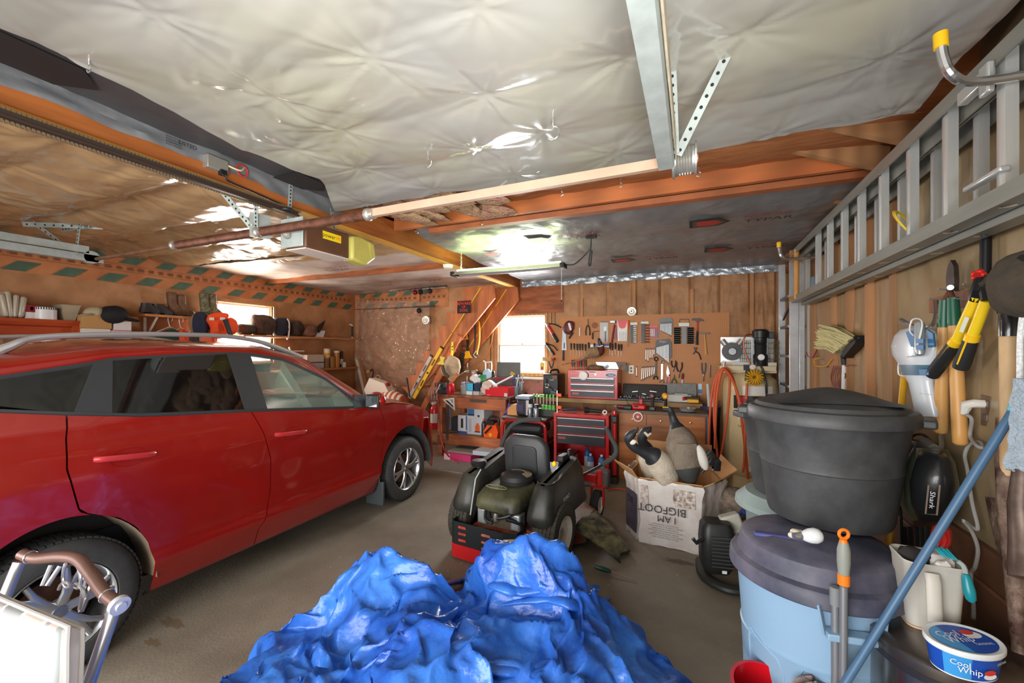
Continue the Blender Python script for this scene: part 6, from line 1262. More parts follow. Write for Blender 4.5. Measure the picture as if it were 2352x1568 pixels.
sw = thing('drywall_saw', 'narrow bright saw with black handle at the left of the pegboard', 'saw', K(1296, 828)); flat('blade', M('8f9598', 0.4, 0.7), [(1292, 758), (1300, 765), (1301.5, 804), (1290, 804)], 0.02, 0.004, sw); flat('slot', DARK, rect(1295, 787, 1297, 800), 0.022, 0.002, sw); G().tube([K(1294, 804), K(1293.5, 828)], [0.014, 0.017], 8).ob('handle', BLACK, sw)
tw = thing('multi_tool', 'red and black folding tool in a loop at the upper left of the pegboard', 'tool', K(1307, 778)); G().ball(K(1306, 752, .04), (0.085, 0.03, 0.11), 16, 10, rot(0, 18, 0)).ob('body', M('7c2028', 0.45, 0, 0.2, 20, '2a2022'), tw); G().tube(smooth([K(1312, 738, .03), K(1318, 742, .03), K(1316, 755, .03)]), 0.008, 8).ob('loop', M('3a3230', 0.5), tw); G().tube([K(1315, 763, .03), K(1307, 777, .03)], [0.02, 0.013], 8).ob('grip', BLACK, tw); flat('silver_face', M('a9a395', 0.4, 0.5), [(1304, 742), (1309, 741), (1313, 757), (1309, 759)], 0.075, 0.004, tw)
G().cyl(K(1331.7, 752), K(1331.7, 771), 0.009).ob('chalk_stick', WHITE, label='thin white stick hanging on the upper pegboard', cat='stick')
G().tube([K(1361, 779), K(1361, 764)], 0.012, 8).tube([K(1361, 762), K(1377, 760)], 0.004, 6).ob('hex_key', M('2b2a22', 0.45), label='dark handled hex key on the upper pegboard', cat='hex key')
# grease guns, glove, pruner left of the board
def ggun(u, v, du, dv, lab, col, k=1.0):
    s = thing('grease_gun', lab, 'grease gun', K(u + du, v + dv)); a, b = K(u, v, .05), K(u + du, v + dv, .05)
    G().tube([a, lerp(a, b, .5)], 0.026 * k, 12).ob('barrel', M(col, 0.35), s); G().tube([lerp(a, b, .5), lerp(a, b, .95), b], [0.029 * k, 0.03 * k, 0.012], 12).ob('grip', BLACK, s)
    d = (b - a).normalized(); G().tube([a, a - d * 0.05], [0.03 * k, 0.02 * k], 12).ob('head', M('bdbfbf' if k > .95 else '35363a', 0.3, 0.7), s)
    G().tube(smooth([a - d * 0.04, K(u + 15, v - 3, .05), K(u + 30, v + 4, .05)] if k > .95 else [a - d * 0.03, K(u + 12, v + 1, .05), K(u + 22, v + 12, .05)]), 0.009, 8).ob('lever', BLACK, s)
    G().tube(smooth([a - d * 0.04, K(u - 9, v + 8, .06), K(u - 14, v + 26, .06), K(u - 13, v + 42, .06)]), 0.004, 6).ob('hose', M('8f9c9c', 0.4), s)
ggun(1259, 748, 22, 38, 'grease gun with red barrel right of the window', 'b8232a'); ggun(1258, 793, 15, 22, 'dark green grease gun right of the window', '34392c', 0.75)
gl = thing('work_glove', 'tan and red work glove hanging right of the window', 'glove', K(1262, 832)); G().ball(K(1260, 825, .05), (0.07, 0.025, 0.035), 12, 8).ob('palm', M('b9946a', 0.85, 0, 0.2, 14), gl)
for k in range(4): G().tube([K(1254, 821 + 2 * k, .05), K(1246, 820 + 2.6 * k, .05)], [0.011, 0.008], 8).ob('finger', M('c9a67c', 0.85), gl)
G().tube([K(1268, 825, .05), K(1274, 824, .05)], [(0.035, 0.02), (0.038, 0.022)], 10).ob('red_cuff', M('a8322e', 0.8), gl)
pr_n = thing('pruner', 'black hanging pruner below the tan work glove', 'pruner', K(1266, 846))
for s in (-1, 1): G().tube(smooth([K(1266 + s * 5, 828, .04), K(1266 + s * 4, 836, .04), K(1266, 846, .04)]), 0.009, 8).ob('handle', BLACK, pr_n)
tg = flat('seed_packet', M('e8e4d4', 0.5), rect(1240, 832, 1250, 851), 0.05, 0.004, label='yellow and red packet pinned beside the window corner', cat='packet'); flat('yellow_print', M('d8c534', 0.5), rect(1241, 833, 1249, 842), 0.052, 0.001, tg); flat('red_print', M('b8402c', 0.5), rect(1242, 842, 1248, 849), 0.052, 0.001, tg)
ot = flat('wall_outlet', M('e3ddd0', 0.4), rect(1444, 839, 1455.5, 858), 0.006, 0.006, label='white duplex outlet on the pegboard', cat='outlet')
for v in (845, 852): G().lathe([(0, 0.004), (0.016, 0.003)], K(1450, v, .006), (0, -1, 0), 14).ob('socket', M('4a4642', 0.4), ot)
def reel(q, lab, r=0.075):
    t = thing('pie_tin_reel', lab, 'reel', q); G().lathe([(0, 0.03), (r * .35, 0.03), (r * .4, 0.015), (r * .55, 0.02), (r * .85, 0.02), (r, 0.0), (r * .9, 0.0)], q, (0, -1, 0), 28).ob('disc', M('cfcbc0', 0.3, 0.4), t); G().lathe([(0, 0.035), (r * .16, 0.034)], q, (0, -1, 0), 14).ob('hub', M('5a5248', 0.4), t)
reel(K(1451, 715, -.02), 'round pale cord reel above the pegboard'); reel(P(979, 735, Y=6.42), 'round pale cord reel on the plastic covered wall', 0.085)
# ================================================================ counter, chests, cabinet
ct = G(); ct.box((-1.05, 6.18, 0.925), (2.32, 0.48, 0.055)); ctr = ct.ob('plank_counter', M('a8834e', 0.5, 0, 0.15, 3, '9a7444', sx=(0.4, 3, 3), wave=1.5), label='thick wooden plank counter below the pegboard', cat='counter')
RCH = M('b8161d', 0.3, coat=0.5); DRW = M('33343a', 0.35, 0.2); CHS = M('a9abab', 0.3, 0.8)
def chest(x0, x1, y, z0, z1, dep, lines, t, name):
    G().box(((x0 + x1) / 2, y + dep / 2, (z0 + z1) / 2), (x1 - x0, dep, z1 - z0)).ob('cabinet', RCH, t, bev=0.006)
    for a, b in lines:
        d = G().box(((x0 + x1) / 2, y - 0.006, (a + b) / 2), (x1 - x0 - 0.09, 0.014, b - a - 0.006)).ob('drawer', DRW, t)
        G().box(((x0 + x1) / 2, y - 0.018, b - 0.012), (x1 - x0 - 0.09, 0.014, 0.018)).ob('drawer_pull', CHS, d, bev=0.004)
tc1 = thing('tool_chest', 'red tool chest with stickers standing on the plank counter', 'tool chest', (-1.32, 6.2, 0.953)); chest(-1.675, -0.965, 6.0, 0.953, 1.36, 0.36, ((0.975, 1.075), (1.085, 1.165), (1.175, 1.255)), tc1, 't')
def sticker(par, name, x, y, z, w, h, col, oval=False):
    g = G(); q = [(x + w / 2 * math.cos(k * PI / 12), y, z + h / 2 * math.sin(k * PI / 12)) for k in range(24)] if oval else [(x - w / 2, y, z - h / 2), (x + w / 2, y, z - h / 2), (x + w / 2, y, z + h / 2), (x - w / 2, y, z + h / 2)]
    n = len(q); g.add(q, [list(range(n))]); return g.ob(name, M(col, 0.35), par, ang=0)
yy = 5.998; sticker(tc1, 'maker_label', -1.57, yy, 1.305, 0.13, 0.04, 'c24a40'); words('CRAFTSMAN', 'label_lettering', WHITE, tc1, (-1.57, yy - 0.001, 1.305), (1, 0, 0), (0, 0, 1), 0.016)
sticker(tc1, 'white_oval', -1.32, yy, 1.335, 0.15, 0.036, 'dcd4d0', True); sticker(tc1, 'red_oval', -1.32, yy - 0.001, 1.335, 0.12, 0.018, '8a2420', True)
sticker(tc1, 'silver_oval', -1.06, yy, 1.295, 0.16, 0.062, 'c6cbd2', True); sticker(tc1, 'blue_oval', -1.06, yy - 0.001, 1.295, 0.145, 0.05, '23427c', True); words('Ford', 'oval_lettering', WHITE, tc1, (-1.06, yy - 0.002, 1.295), (1, 0, 0), (0, 0, 1), 0.026, shear=0.4)
for z, w in ((1.02, 0.10),): sticker(tc1, 'badge', -1.56, 5.985, z, w, 0.03, 'a8503e')
G().lathe([(0, 0.022), (0.055, 0.02), (0.066, 0.008), (0.066, 0)], (-1.44, 5.975, 1.28), (0, -1, 0), 28).ob('round_clock', M('dcd8d6', 0.35), label='round white dial stuck on the red tool chest', cat='dial')
G().cyl((-1.27, 5.998, 1.30), (-1.27, 5.985, 1.30), 0.012).ob('lock', CHROME, tc1)
tc2 = thing('rolling_tool_chest', 'red rolling tool cabinet with black drawers and open bottom shelf', 'tool chest', (-1.31, 5.5, 0))
g = G()
for x in (-1.645, -0.975): g.box((x, 5.48, 0.43), (0.04, 0.4, 0.80))
g.box((-1.31, 5.48, 0.815), (0.71, 0.42, 0.04)); g.box((-1.31, 5.48, 0.075), (0.71, 0.42, 0.03)); g.box((-1.31, 5.67, 0.44), (0.66, 0.02, 0.72)); g.box((-1.31, 5.50, 0.62), (0.66, 0.36, 0.34)); g.ob('cabinet', RCH, tc2, bev=0.004)
for a, b in ((0.445, 0.575), (0.585, 0.685), (0.695, 0.785)):
    d = G().box((-1.31, 5.285, (a + b) / 2), (0.61, 0.02, b - a - 0.006)).ob('drawer', DRW, tc2); G().box((-1.31, 5.272, b - 0.012), (0.61, 0.014, 0.018)).ob('drawer_pull', CHS, d, bev=0.004)
sticker(tc2, 'badge', -1.555, 5.272, 0.52, 0.10, 0.028, 'a8503e')
for x in (-1.6, -1.02):
    for y in (5.32, 5.64): G().cyl((x - 0.015, y, 0.03), (x + 0.015, y, 0.03), 0.03).ob('caster', RUBBER, tc2)
dc = thing('drawer_cabinet', 'honey wood drawer cabinet with brass knobs below the pegboard', 'cabinet', (-0.36, 5.8, 0)); WDC = M('a9642f', 0.4, 0, 0.15, 2.5, 'b8733c', sx=(0.35, 3, 4), wave=1.3)
G().box((-0.365, 5.80, 0.43), (1.01, 0.58, 0.86)).ob('cabinet', WDC, dc)
G().box((-0.365, 5.78, 0.878), (1.05, 0.62, 0.03)).ob('top', M('5e4c3c', 0.5, 0, 0.2, 6), dc)
KNOB = M('c9a86a', 0.3, 0.8); n = 0
for z0, z1, spl in ((0.705, 0.855, 3), (0.50, 0.695, 1), (0.28, 0.49, 1), (0.06, 0.27, 1)):
    for k in range(spl):
        w = 1.0 / spl; x = -0.865 + w * (k + .5); d = G().box((x, 5.503, (z0 + z1) / 2), (w - 0.008, 0.018, z1 - z0 - 0.008)).ob('drawer', WDC, dc, bev=0.002)
        for kx in ((x,) if spl > 1 else (x - .28, x + .28)): G().lathe([(0.006, 0), (0.006, 0.012), (0.013, 0.02), (0.01, 0.03), (0, 0.032)], (kx, 5.494, (z0 + z1) / 2), (0, -1, 0), 12).ob('knob', KNOB, d)
G().box((0.155, 5.78, 0.45), (0.02, 0.55, 0.86)).ob('blue_side_panel', M('5a6078', 0.5), dc)
c = P(1465, 957, Y=5.47); t = thing('round_plaque', 'round red and white plaque hanging on the wooden drawer front', 'plaque', c); G().lathe([(0.045, 0.004), (0.05, 0.008), (0.058, 0.008), (0.062, 0)], c, (0, -1, 0), 28, cap=False).ob('rim', M('dcd8cc', 0.3, 0.3), t); G().lathe([(0, 0.004), (0.048, 0.003)], c, (0, -1, 0), 24).ob('red_face', M('b23530', 0.4, 0, 0.3, 50), t); G().lathe([(0, 0.006), (0.016, 0.005)], c, (0, -1, 0), 14).ob('pale_centre', M('d8c8b8', 0.4), t)
# pheasant mount, hand saw on chest
ph = thing('stuffed_pheasant', 'stuffed pheasant with long tail standing on the red tool chest', 'bird', (-1.30, 6.17, 1.36))
BRN = M('7e6046', 0.8, 0, 0.15, 22, '8f7354'); CHE = M('5a2a1c', 0.7, 0, 0.2, 20); DKN = M('1d2733', 0.4); WHT = M('d9d4c8', 0.6)
def K2(u, v, y=6.17): return P(u, v, Y=y)
g = G(); pts = [(1290, 838), (1310, 833), (1330, 827), (1345, 820), (1358, 811), (1370, 808), (1379, 806), (1382, 798), (1379.5, 791), (1377, 784), (1376, 780), (1374, 777)]
rr_ = [0.006, 0.01, 0.015, 0.032, (0.065, 0.075), (0.075, 0.085), (0.06, 0.065), (0.032, 0.034), (0.026, 0.028), (0.027, 0.028), (0.022, 0.024), 0.01]
g.tube(smooth([K2(u, v) for u, v in pts], 3), [r for i in range(11) for r in [tuple(lerp((rr_[i] if isinstance(rr_[i], tuple) else (rr_[i],) * 2)[c_], (rr_[i + 1] if isinstance(rr_[i + 1], tuple) else (rr_[i + 1],) * 2)[c_], k / 3) for c_ in (0, 1)) for k in range(3)]] + [0.01], 14, mis=[0] * 17 + [1] * 5 + [3] * 1 + [2] * 11)
g.ob('body', [BRN, CHE, DKN, WHT], ph, ang=60)
G().ball(K2(1379, 782, 6.155), (0.014, 0.008, 0.016), 8, 6).ob('red_wattle', M('a02a24', 0.5), ph)
G().tube([K2(1379, 783), K2(1383, 785)], [0.008, 0.002], 6).ob('beak', M('b8a88a', 0.4), ph)
for dx in (-4, 2): G().tube([K2(1364 + dx, 822), K2(1363 + dx, 832), K2(1368 + dx * .6, 841)], [0.013, 0.007, 0.007], 8).ob('leg', M('8f7a5a', 0.6), ph)
G().ball(K2(1366, 845), (0.14, 0.07, 0.045), 14, 8, None, lambda p: p + 0.02 * Vector((0, 0, nz(p.x * 14, p.y * 14)))).ob('driftwood_base', M('6e5440', 0.8, 0, 0.3, 12), ph)
hs_ = thing('hand_saw', 'hand saw with black handle and round blue emblem behind the pheasant', 'saw', (-1.1, 6.3, 1.38)); Q = lambda u, v, d=0: P(u, v, Y=6.30 - d)
for nm, mt, pts in (('blade', M('d3d6d8', 0.25, 0.6), [(1368, 831), (1415, 832), (1421, 847), (1375, 847)]), ):
    q = [Q(*p) for p in pts]; g = G(); g.add(q, [list(range(len(q)))]); g.ob(nm, mt, hs_, ang=0, solid=0.002)
hp = [(1414, 832), (1437, 833), (1441, 848), (1438, 853), (1430, 850), (1434, 845), (1431, 838), (1426, 838), (1424, 843), (1421, 845)]
q = [Q(u, v, .012) for u, v in hp]; n = len(q); g = G(); g.add(q + [p + Vector((0, .024, 0)) for p in q], [list(range(n)), list(range(n, 2 * n))[::-1]] + [(i, n + i, n + (i + 1) % n, (i + 1) % n) for i in range(n)]); g.ob('handle', M('242427', 0.4), hs_, ang=20)
c = Q(1394.5, 841.5, .003); sticker(hs_, 'emblem_ring', c.x, c.y, c.z, 0.052, 0.052, '1c2024', True); sticker(hs_, 'emblem_white', c.x, c.y - .001, c.z, 0.036, 0.036, 'e8ecf0', True)
for s in (1, -1):
    g = G(); q = [(c.x, c.y - .002, c.z)] + [(c.x + .018 * s * math.cos(a * PI / 12), c.y - .002, c.z + .018 * s * math.sin(a * PI / 12)) for a in range(7)]; g.add(q, [list(range(8))]); g.ob('emblem_blue', M('2f6fb4', 0.4), hs_, ang=0)
# welder and bits on the counter
we = thing('welder', 'black portable welder with white lettering on the plank counter', 'welder', (-1.93, 6.12, 0.953)); G().box((-1.93, 6.15, 1.125), (0.24, 0.36, 0.34)).ob('case', M('17181a', 0.35), we, bev=0.02)
G().tube(smooth([(-1.96, 6.05, 1.29), (-1.95, 6.06, 1.34), (-1.9, 6.2, 1.345), (-1.9, 6.28, 1.30)]), 0.016, 8).ob('carry_handle', BLACK, we)
sticker(we, 'orange_display', -1.87, 5.969, 1.245, 0.07, 0.05, '6a3a18'); words('WELDER', 'lettering', WHITE, we, (-1.91, 5.968, 1.205), (1, 0, 0), (0, 0, 1), 0.012)
G().ring((-1.985, 5.966, 1.12), (0, 1, 0), 0.028, 0.006, 24, 6, 0.6, 5.7).ob('dial_print', WHITE, we)
G().tube(smooth([(-1.99, 5.96, 1.22), (-1.97, 5.93, 1.13), (-1.9, 5.93, 1.07), (-1.85, 5.96, 1.04)]), 0.008, 8).ob('torch_cable', M('2e3a3a', 0.5), we)
for z in (1.06, 1.03, 1.0): sticker(we, 'print_line', -1.89, 5.968, z, 0.08, 0.006, 'b8bcc0')
g = G(); q = P(1255, 905, Y=6.1); g.box((q.x, 6.08, 0.956), (0.2, 0.16, 0.004), rot(0, 0, 9)); g.ob('papers', WHITE, label='white papers at the left end of the plank counter', cat='papers')
G().box((q.x + 0.0, 6.06, 0.97), (0.13, 0.09, 0.022), rot(0, 0, -8)).ob('yellow_gadget', M('e0981f', 0.4), label='flat yellow orange gadget on the papers', cat='gadget', bev=0.006)
sk_ = thing('socket_case', 'open black socket set case full of chrome tools on the counter', 'case', (-0.63, 6.1, 0.953)); G().box((-0.66, 6.08, 0.975), (0.60, 0.34, 0.04)).ob('tray', M('1a1b1e', 0.4), sk_, bev=0.008)
G().box((-0.64, 6.29, 1.06), (0.60, 0.03, 0.20), rot(-18)).ob('lid', M('2a2624', 0.5, 0, 0.25, 20), sk_, bev=0.01)
rs_ = random.Random(9); g = G()
for k in range(60): x, y = rs_.uniform(-.93, -.39), rs_.uniform(5.95, 6.22); g.cyl((x, y, 0.994), (x, y, 1.008), rs_.uniform(.006, .012), seg=8)
g.ob('sockets', STEEL, sk_, kind='stuff')
for (x0, z0), (x1, z1) in (((-.56, 1.07), (-.47, 1.06)), ((-.66, 1.03), (-.61, 1.02)), ((-.72, 1.06), (-.80, 1.05))): G().cyl((x0, 6.25, z0), (x1, 6.25, z1), 0.011).ob('ratchet', CHROME, sk_)
G().cyl((-0.93, 5.93, 0.965), (-0.30, 5.94, 0.965), 0.008).lathe([(0.014, -.02), (0.014, .02)], (-0.93, 5.93, 0.968), (1, 0, 0), 10).ob('breaker_bar', CHROME, label='long chrome breaker bar along the counter front', cat='bar')
pc = thing('parts_bin', 'grey plastic parts organizer leaning at the back of the counter', 'organizer', (-0.17, 6.3, 0.953)); G().box((-0.17, 6.36, 1.07), (0.42, 0.06, 0.22), rot(-8)).ob('case', M('5b5a52', 0.35, 0, 0.3, 30, trans=0.1), pc)
wbx = thing('white_case', 'white metal box behind the yellow drill', 'box', (-0.2, 6.15, 0.953)); G().box((-0.20, 6.15, 1.0), (0.36, 0.14, 0.095)).ob('case', M('cdcfca', 0.4), wbx, bev=0.006); G().box((-0.15, 6.15, 1.055), (0.16, 0.05, 0.014)).ob('handle', M('a9aca8', 0.4), wbx)
# cordless tools on the cabinet top
TZ = 0.893
dr = thing('drill', 'yellow and black cordless drill standing on the drawer cabinet', 'drill', (-0.36, 5.62, TZ)); q = Vector((-0.315, 5.62, TZ)); G().box(q + Vector((0, 0, 0.02)), (0.075, 0.09, 0.04)).ob('battery', BLACK, dr, bev=0.008); G().box(q + Vector((0, -0.0, 0.045)), (0.07, 0.08, 0.014)).ob('yellow_base', YEL, dr, bev=0.004); G().tube([q + Vector((0, 0, 0.05)), q + Vector((0, 0, 0.15))], [0.02, 0.022], 10).ob('grip', BLACK, dr); G().tube([q + Vector((-.01, 0.08, 0.185)), q + Vector((-.01, 0.0, 0.185)), q + Vector((0, -0.08, 0.185)), q + Vector((0, -0.1, 0.185))], [0.03, 0.038, 0.036, 0.02], 16).ob('motor_housing', M('e8a41c', 0.4), dr)
dr2 = thing('impact_driver', 'dark maroon cordless driver standing between charger and yellow drill', 'drill', (-0.52, 5.6, TZ)); q = Vector((-0.47, 5.6, TZ)); G().box(q + Vector((0, 0, 0.022)), (0.07, 0.09, 0.045)).ob('battery', M('3a3c3e', 0.4), dr2, bev=0.008); G().tube([q + Vector((0, 0, 0.04)), q + Vector((0, 0, 0.15))], [0.02, 0.024], 10).ob('grip', M('322628', 0.45), dr2); G().tube([q + Vector((0, 0.08, 0.185)), q + Vector((0, -0.03, 0.185)), q + Vector((0, -0.09, 0.185))], [0.03, 0.038, 0.022], 14).ob('motor_housing', M('552028', 0.4), dr2)
bch = thing('battery_charger', 'red battery charger on the drawer cabinet', 'charger', (-0.62, 5.6, TZ)); q = Vector((-0.63, 5.6, TZ)); G().box(q + Vector((0, 0, 0.035)), (0.17, 0.14, 0.07)).ob('base', M('c4161c', 0.3), bch, bev=0.02); G().box(q + Vector((0.02, 0.02, 0.10)), (0.05, 0.06, 0.07)).ob('post', M('a31218', 0.3), bch, bev=0.008); G().box(q + Vector((-.03, -0.071, 0.045)), (0.05, 0.003, 0.02)).ob('vents', DARK, bch)
ch2 = thing('battery_charger', 'black battery charger with wires beside the red charger', 'charger', (-0.80, 5.6, TZ)); G().box((-0.765, 5.58, TZ + 0.025), (0.10, 0.10, 0.05)).ob('base', M('2b2f30', 0.45), ch2, bev=0.012); G().tube(smooth([(-0.76, 5.62, TZ + .05), (-0.80, 5.7, TZ + .09), (-0.83, 5.8, TZ + .1)]), 0.004, 6).ob('wire', BLACK, ch2)
rt = thing('rotary_tool', 'maroon rotary tool lying on the drawer cabinet edge', 'rotary tool', (-0.85, 5.56, TZ)); G().tube([(-0.94, 5.56, TZ + .03), (-0.905, 5.56, TZ + .03)], [0.006, 0.012], 10).ob('chuck', STEEL, rt); G().tube([(-0.905, 5.56, TZ + .03), (-0.88, 5.56, TZ + .03), (-0.80, 5.57, TZ + .026), (-0.785, 5.57, TZ + .026)], [0.018, 0.026, 0.025, 0.02], 12).ob('body', M('5e2028', 0.4), rt)
gb = G(); gb.lathe([(0.05, 0), (0.085, 0.01), (0.095, 0.05), (0.09, 0.05), (0.08, 0.014), (0, 0.008)], (-0.06, 5.6, TZ), seg=32); gb.ob('glass_bowl', M('c3c6c4', 0.1, 0.3, trans=0.6), label='shallow glass bowl on the right end of the drawer cabinet', cat='bowl')
yt = thing('yellow_sander', 'yellow and black power tool at the right end of the counter', 'power tool', (0.06, 6.0, 0.953)); G().box((0.0, 6.0, 0.985), (0.14, 0.08, 0.05)).ob('body', M('e0a01c', 0.4), yt, bev=0.012); G().box((0.0, 6.0, 1.025), (0.17, 0.06, 0.03)).ob('grip', M('2a2622', 0.45), yt, bev=0.01)
G().tube([(-0.10, 6.02, 0.99), (-0.11, 6.03, 1.03)], [0.03, 0.022], 12).ob('red_spool', M('a8242a', 0.4), label='small red spool beside the white metal box', cat='spool')
# contents around the rolling chest
cl = thing('bar_clamp', 'tall bar clamp with orange jaws standing at the left of the red chests', 'clamp', (-1.66, 5.28, 0.84)); G().box((-1.63, 5.32, 0.975), (0.012, 0.006, 0.29)).ob('bar', STEEL, cl)
for z in (1.06, 0.90): G().box((-1.605, 5.32, z), (0.07, 0.03, 0.04)).ob('orange_jaw', ORANGE, cl, bev=0.006)
bt = thing('bit_rack', 'rack of screwdriver bits with bright green ends', 'bit set', (-1.83, 5.5, 0.745)); 
for k in range(7):
    x = -2.02 + 0.047 * k; G().cyl((x, 5.5, 0.91), (x, 5.5, 1.01), 0.007).ob('bit', STEEL, bt)
    G().lathe([(0.014, -0.02), (0.014, 0.02)], (x, 5.5, 1.02), seg=10).ob('green_cap', M('5cc04c', 0.4), bt)
for k in range(4): G().lathe([(0.02, -0.03), (0.022, 0.03)], (-1.88 + 0.05 * k, 5.48, 0.87), seg=10).ob('green_foot', M('5cc04c', 0.4), bt)
G().box((-1.85, 5.5, 0.80), (0.3, 0.06, 0.10)).ob('holder', M('3a3a34', 0.5), bt)
pt = G(); pt.tube([(-1.58, 5.38, 0.86), (-1.46, 5.42, 0.865), (-1.40, 5.44, 0.86)], [(0.03, 0.012), (0.04, 0.015), (0.02, 0.01)], 10); pt.ob('blue_pliers', M('2a3a5e', 0.45, 0, 0.3, 40), label='blue handled pliers on top of the rolling chest', cat='pliers')
fl_ = thing('flashlight', 'black and red flashlight on top of the rolling chest', 'flashlight', (-1.22, 5.4, 0.835)); G().tube([(-1.28, 5.36, 0.88), (-1.22, 5.38, 0.878)], [0.042, 0.034], 16).ob('head', BLACK, fl_); G().tube([(-1.22, 5.38, 0.875), (-1.08, 5.42, 0.865)], [0.026, 0.024], 14).ob('barrel', M('26262a', 0.45), fl_); G().lathe([(0, 0.002), (0.03, 0)], (-1.285, 5.358, 0.88), (-1, -.3, 0), 14).ob('red_lens', M('b8242a', 0.3), fl_)
G().ring((-1.02, 5.36, 0.865), (0.2, -1, 0.2), 0.022, 0.008, 20, 8).ob('tape_ring', WHITE, label='small white ring on the right end of the rolling chest top', cat='ring')
def bottle(x, y, z, r, h, body, capc, lab, grp=None, nm='bottle', lcol=None):
    b = thing(nm, lab, 'bottle', (x, y, z), grp); G().lathe([(r * .95, 0), (r, 0.008), (r, h * .72), (r * .8, h * .82), (r * .35, h * .88), (r * .35, h * .93), (0, h * .93)], (x, y, z), seg=18).ob('body', M(body, 0.3), b)
    G().lathe([(r * .4, h * .9), (r * .4, h), (0, h)], (x, y, z), seg=14).ob('cap', M(capc, 0.4), b)
    if lcol: G().lathe([(r * 1.015, h * .15), (r * 1.015, h * .6)], (x, y, z), seg=18, cap=False).ob('label_band', M(lcol, 0.4), b)
bottle(-1.27, 5.48, 0.09, 0.04, 0.30, '2c66a4', '1f4a80', 'tall blue bottle at the back of the chest bottom shelf', None, 'bottle', 'b8c8d8')
bottle(-1.20, 5.36, 0.09, 0.042, 0.24, '3f78b8', 'e8ecf0', 'blue bottle with white cap, left one on the chest bottom shelf', None, 'bottle', 'c8d4e0')
bottle(-1.06, 5.36, 0.09, 0.042, 0.24, '3f78b8', 'e8ecf0', 'blue bottle with white cap, middle one on the chest bottom shelf', None, 'bottle', 'c8d4e0'); bottle(-1.00, 5.45, 0.09, 0.042, 0.24, '3f78b8', 'e8ecf0', 'blue bottle with white cap, right one on the chest bottom shelf', None, 'bottle', 'c8d4e0')
bx = thing('cardboard_box', 'small tan and red carton on the chest bottom shelf', 'box', (-1.50, 5.42, 0.09)); G().box((-1.51, 5.42, 0.19), (0.20, 0.24, 0.20)).ob('carton', M('c4ab84', 0.6), bx); G().box((-1.51, 5.42, 0.30), (0.204, 0.244, 0.03)).ob('red_black_top', M('5a2620', 0.5), bx)
bn = thing('grey_caddy', 'grey plastic caddy with orange latches before the rolling chest', 'caddy', (-1.12, 5.15, 0)); G().box((-1.12, 5.16, 0.10), (0.38, 0.18, 0.20)).ob('body', M('85888c', 0.45), bn, bev=0.02)
for x in (-1.22, -1.02): G().box((x, 5.065, 0.19), (0.06, 0.012, 0.035)).ob('orange_latch', M('e07a28', 0.4), bn)
hj = thing('floor_jack', 'red and black upright jack stand between chest and drawer cabinet', 'jack', (-0.92, 5.38, 0)); 
G().box((-0.925, 5.38, 0.45), (0.03, 0.05, 0.86)).ob('black_bar', BLACK, hj)
for z0, z1 in ((0.50, 0.74), (0.10, 0.36)): G().cyl((-0.895, 5.34, z0), (-0.895, 5.34, z1), 0.024).ob('red_tube', RED, hj)
G().lathe([(0.028, 0), (0.03, 0.02), (0.024, 0.05), (0, 0.06)], (-0.895, 5.34, 0.84), seg=14).ob('red_knob', M('c0141c', 0.25, coat=.5), hj)
G().box((-0.895, 5.34, 0.79), (0.06, 0.06, 0.08)).box((-0.895, 5.34, 0.43), (0.05, 0.06, 0.10)).box((-0.9, 5.34, 0.04), (0.09, 0.12, 0.08)).ob('clamp_block', M('2a2b2d', 0.45), hj, bev=0.008)
# generator with things on its lid
ge = thing('generator', 'black generator in a red tubular frame beside the workbench', 'generator', (-2.07, 5.45, 0)); GR = M('a8141c', 0.3, coat=0.6)
for y in (5.24, 5.66):
    G().tube(smooth([(-2.38, y, 0.03), (-2.38, y, 0.55), (-2.34, y, 0.68), (-2.25, y, 0.705), (-1.9, y, 0.705), (-1.80, y, 0.68), (-1.765, y, 0.58), (-1.765, y, 0.03)], 5), 0.022, 10).ob('frame_tube', GR, ge)
for x, z in ((-2.38, 0.12), (-1.765, 0.12), (-1.765, 0.42), (-1.80, 0.69)): G().cyl((x, 5.24, z), (x, 5.66, z), 0.018).ob('cross_tube', GR, ge)
G().box((-2.07, 5.45, 0.60), (0.52, 0.40, 0.14)).ob('fuel_tank', M('25272a', 0.35), ge, bev=0.05)
G().box((-2.07, 5.47, 0.28), (0.46, 0.34, 0.40)).ob('engine', M('4a443c', 0.5, 0.3, 0.4, 10), ge, bev=0.03)
G().box((-1.76, 5.45, 0.30), (0.02, 0.34, 0.34)).ob('side_panel', M('2c1d1c', 0.4), ge)
G().box((-2.07, 5.45, 0.735), (0.64, 0.46, 0.02)).ob('board', M('4f4338', 0.6, 0, 0.2, 8), label='dark board laid on top of the generator frame', cat='board')
cf = thing('coffee_maker', 'black and silver single cup coffee maker on the generator board', 'coffee maker', (-2.12, 5.42, 0.745)); G().box((-2.12, 5.45, 0.87), (0.20, 0.22, 0.24)).ob('body', M('22232a', 0.3), cf, bev=0.03); G().box((-2.12, 5.44, 1.0), (0.22, 0.24, 0.05)).ob('silver_top', M('9fb0c4', 0.25, 0.5), cf, bev=0.02); G().box((-2.05, 5.335, 0.87), (0.04, 0.012, 0.2)).ob('chrome_trim', CHROME, cf); G().box((-2.16, 5.335, 0.86), (0.1, 0.01, 0.10)).ob('purple_panel', M('3a2f52', 0.35), cf)
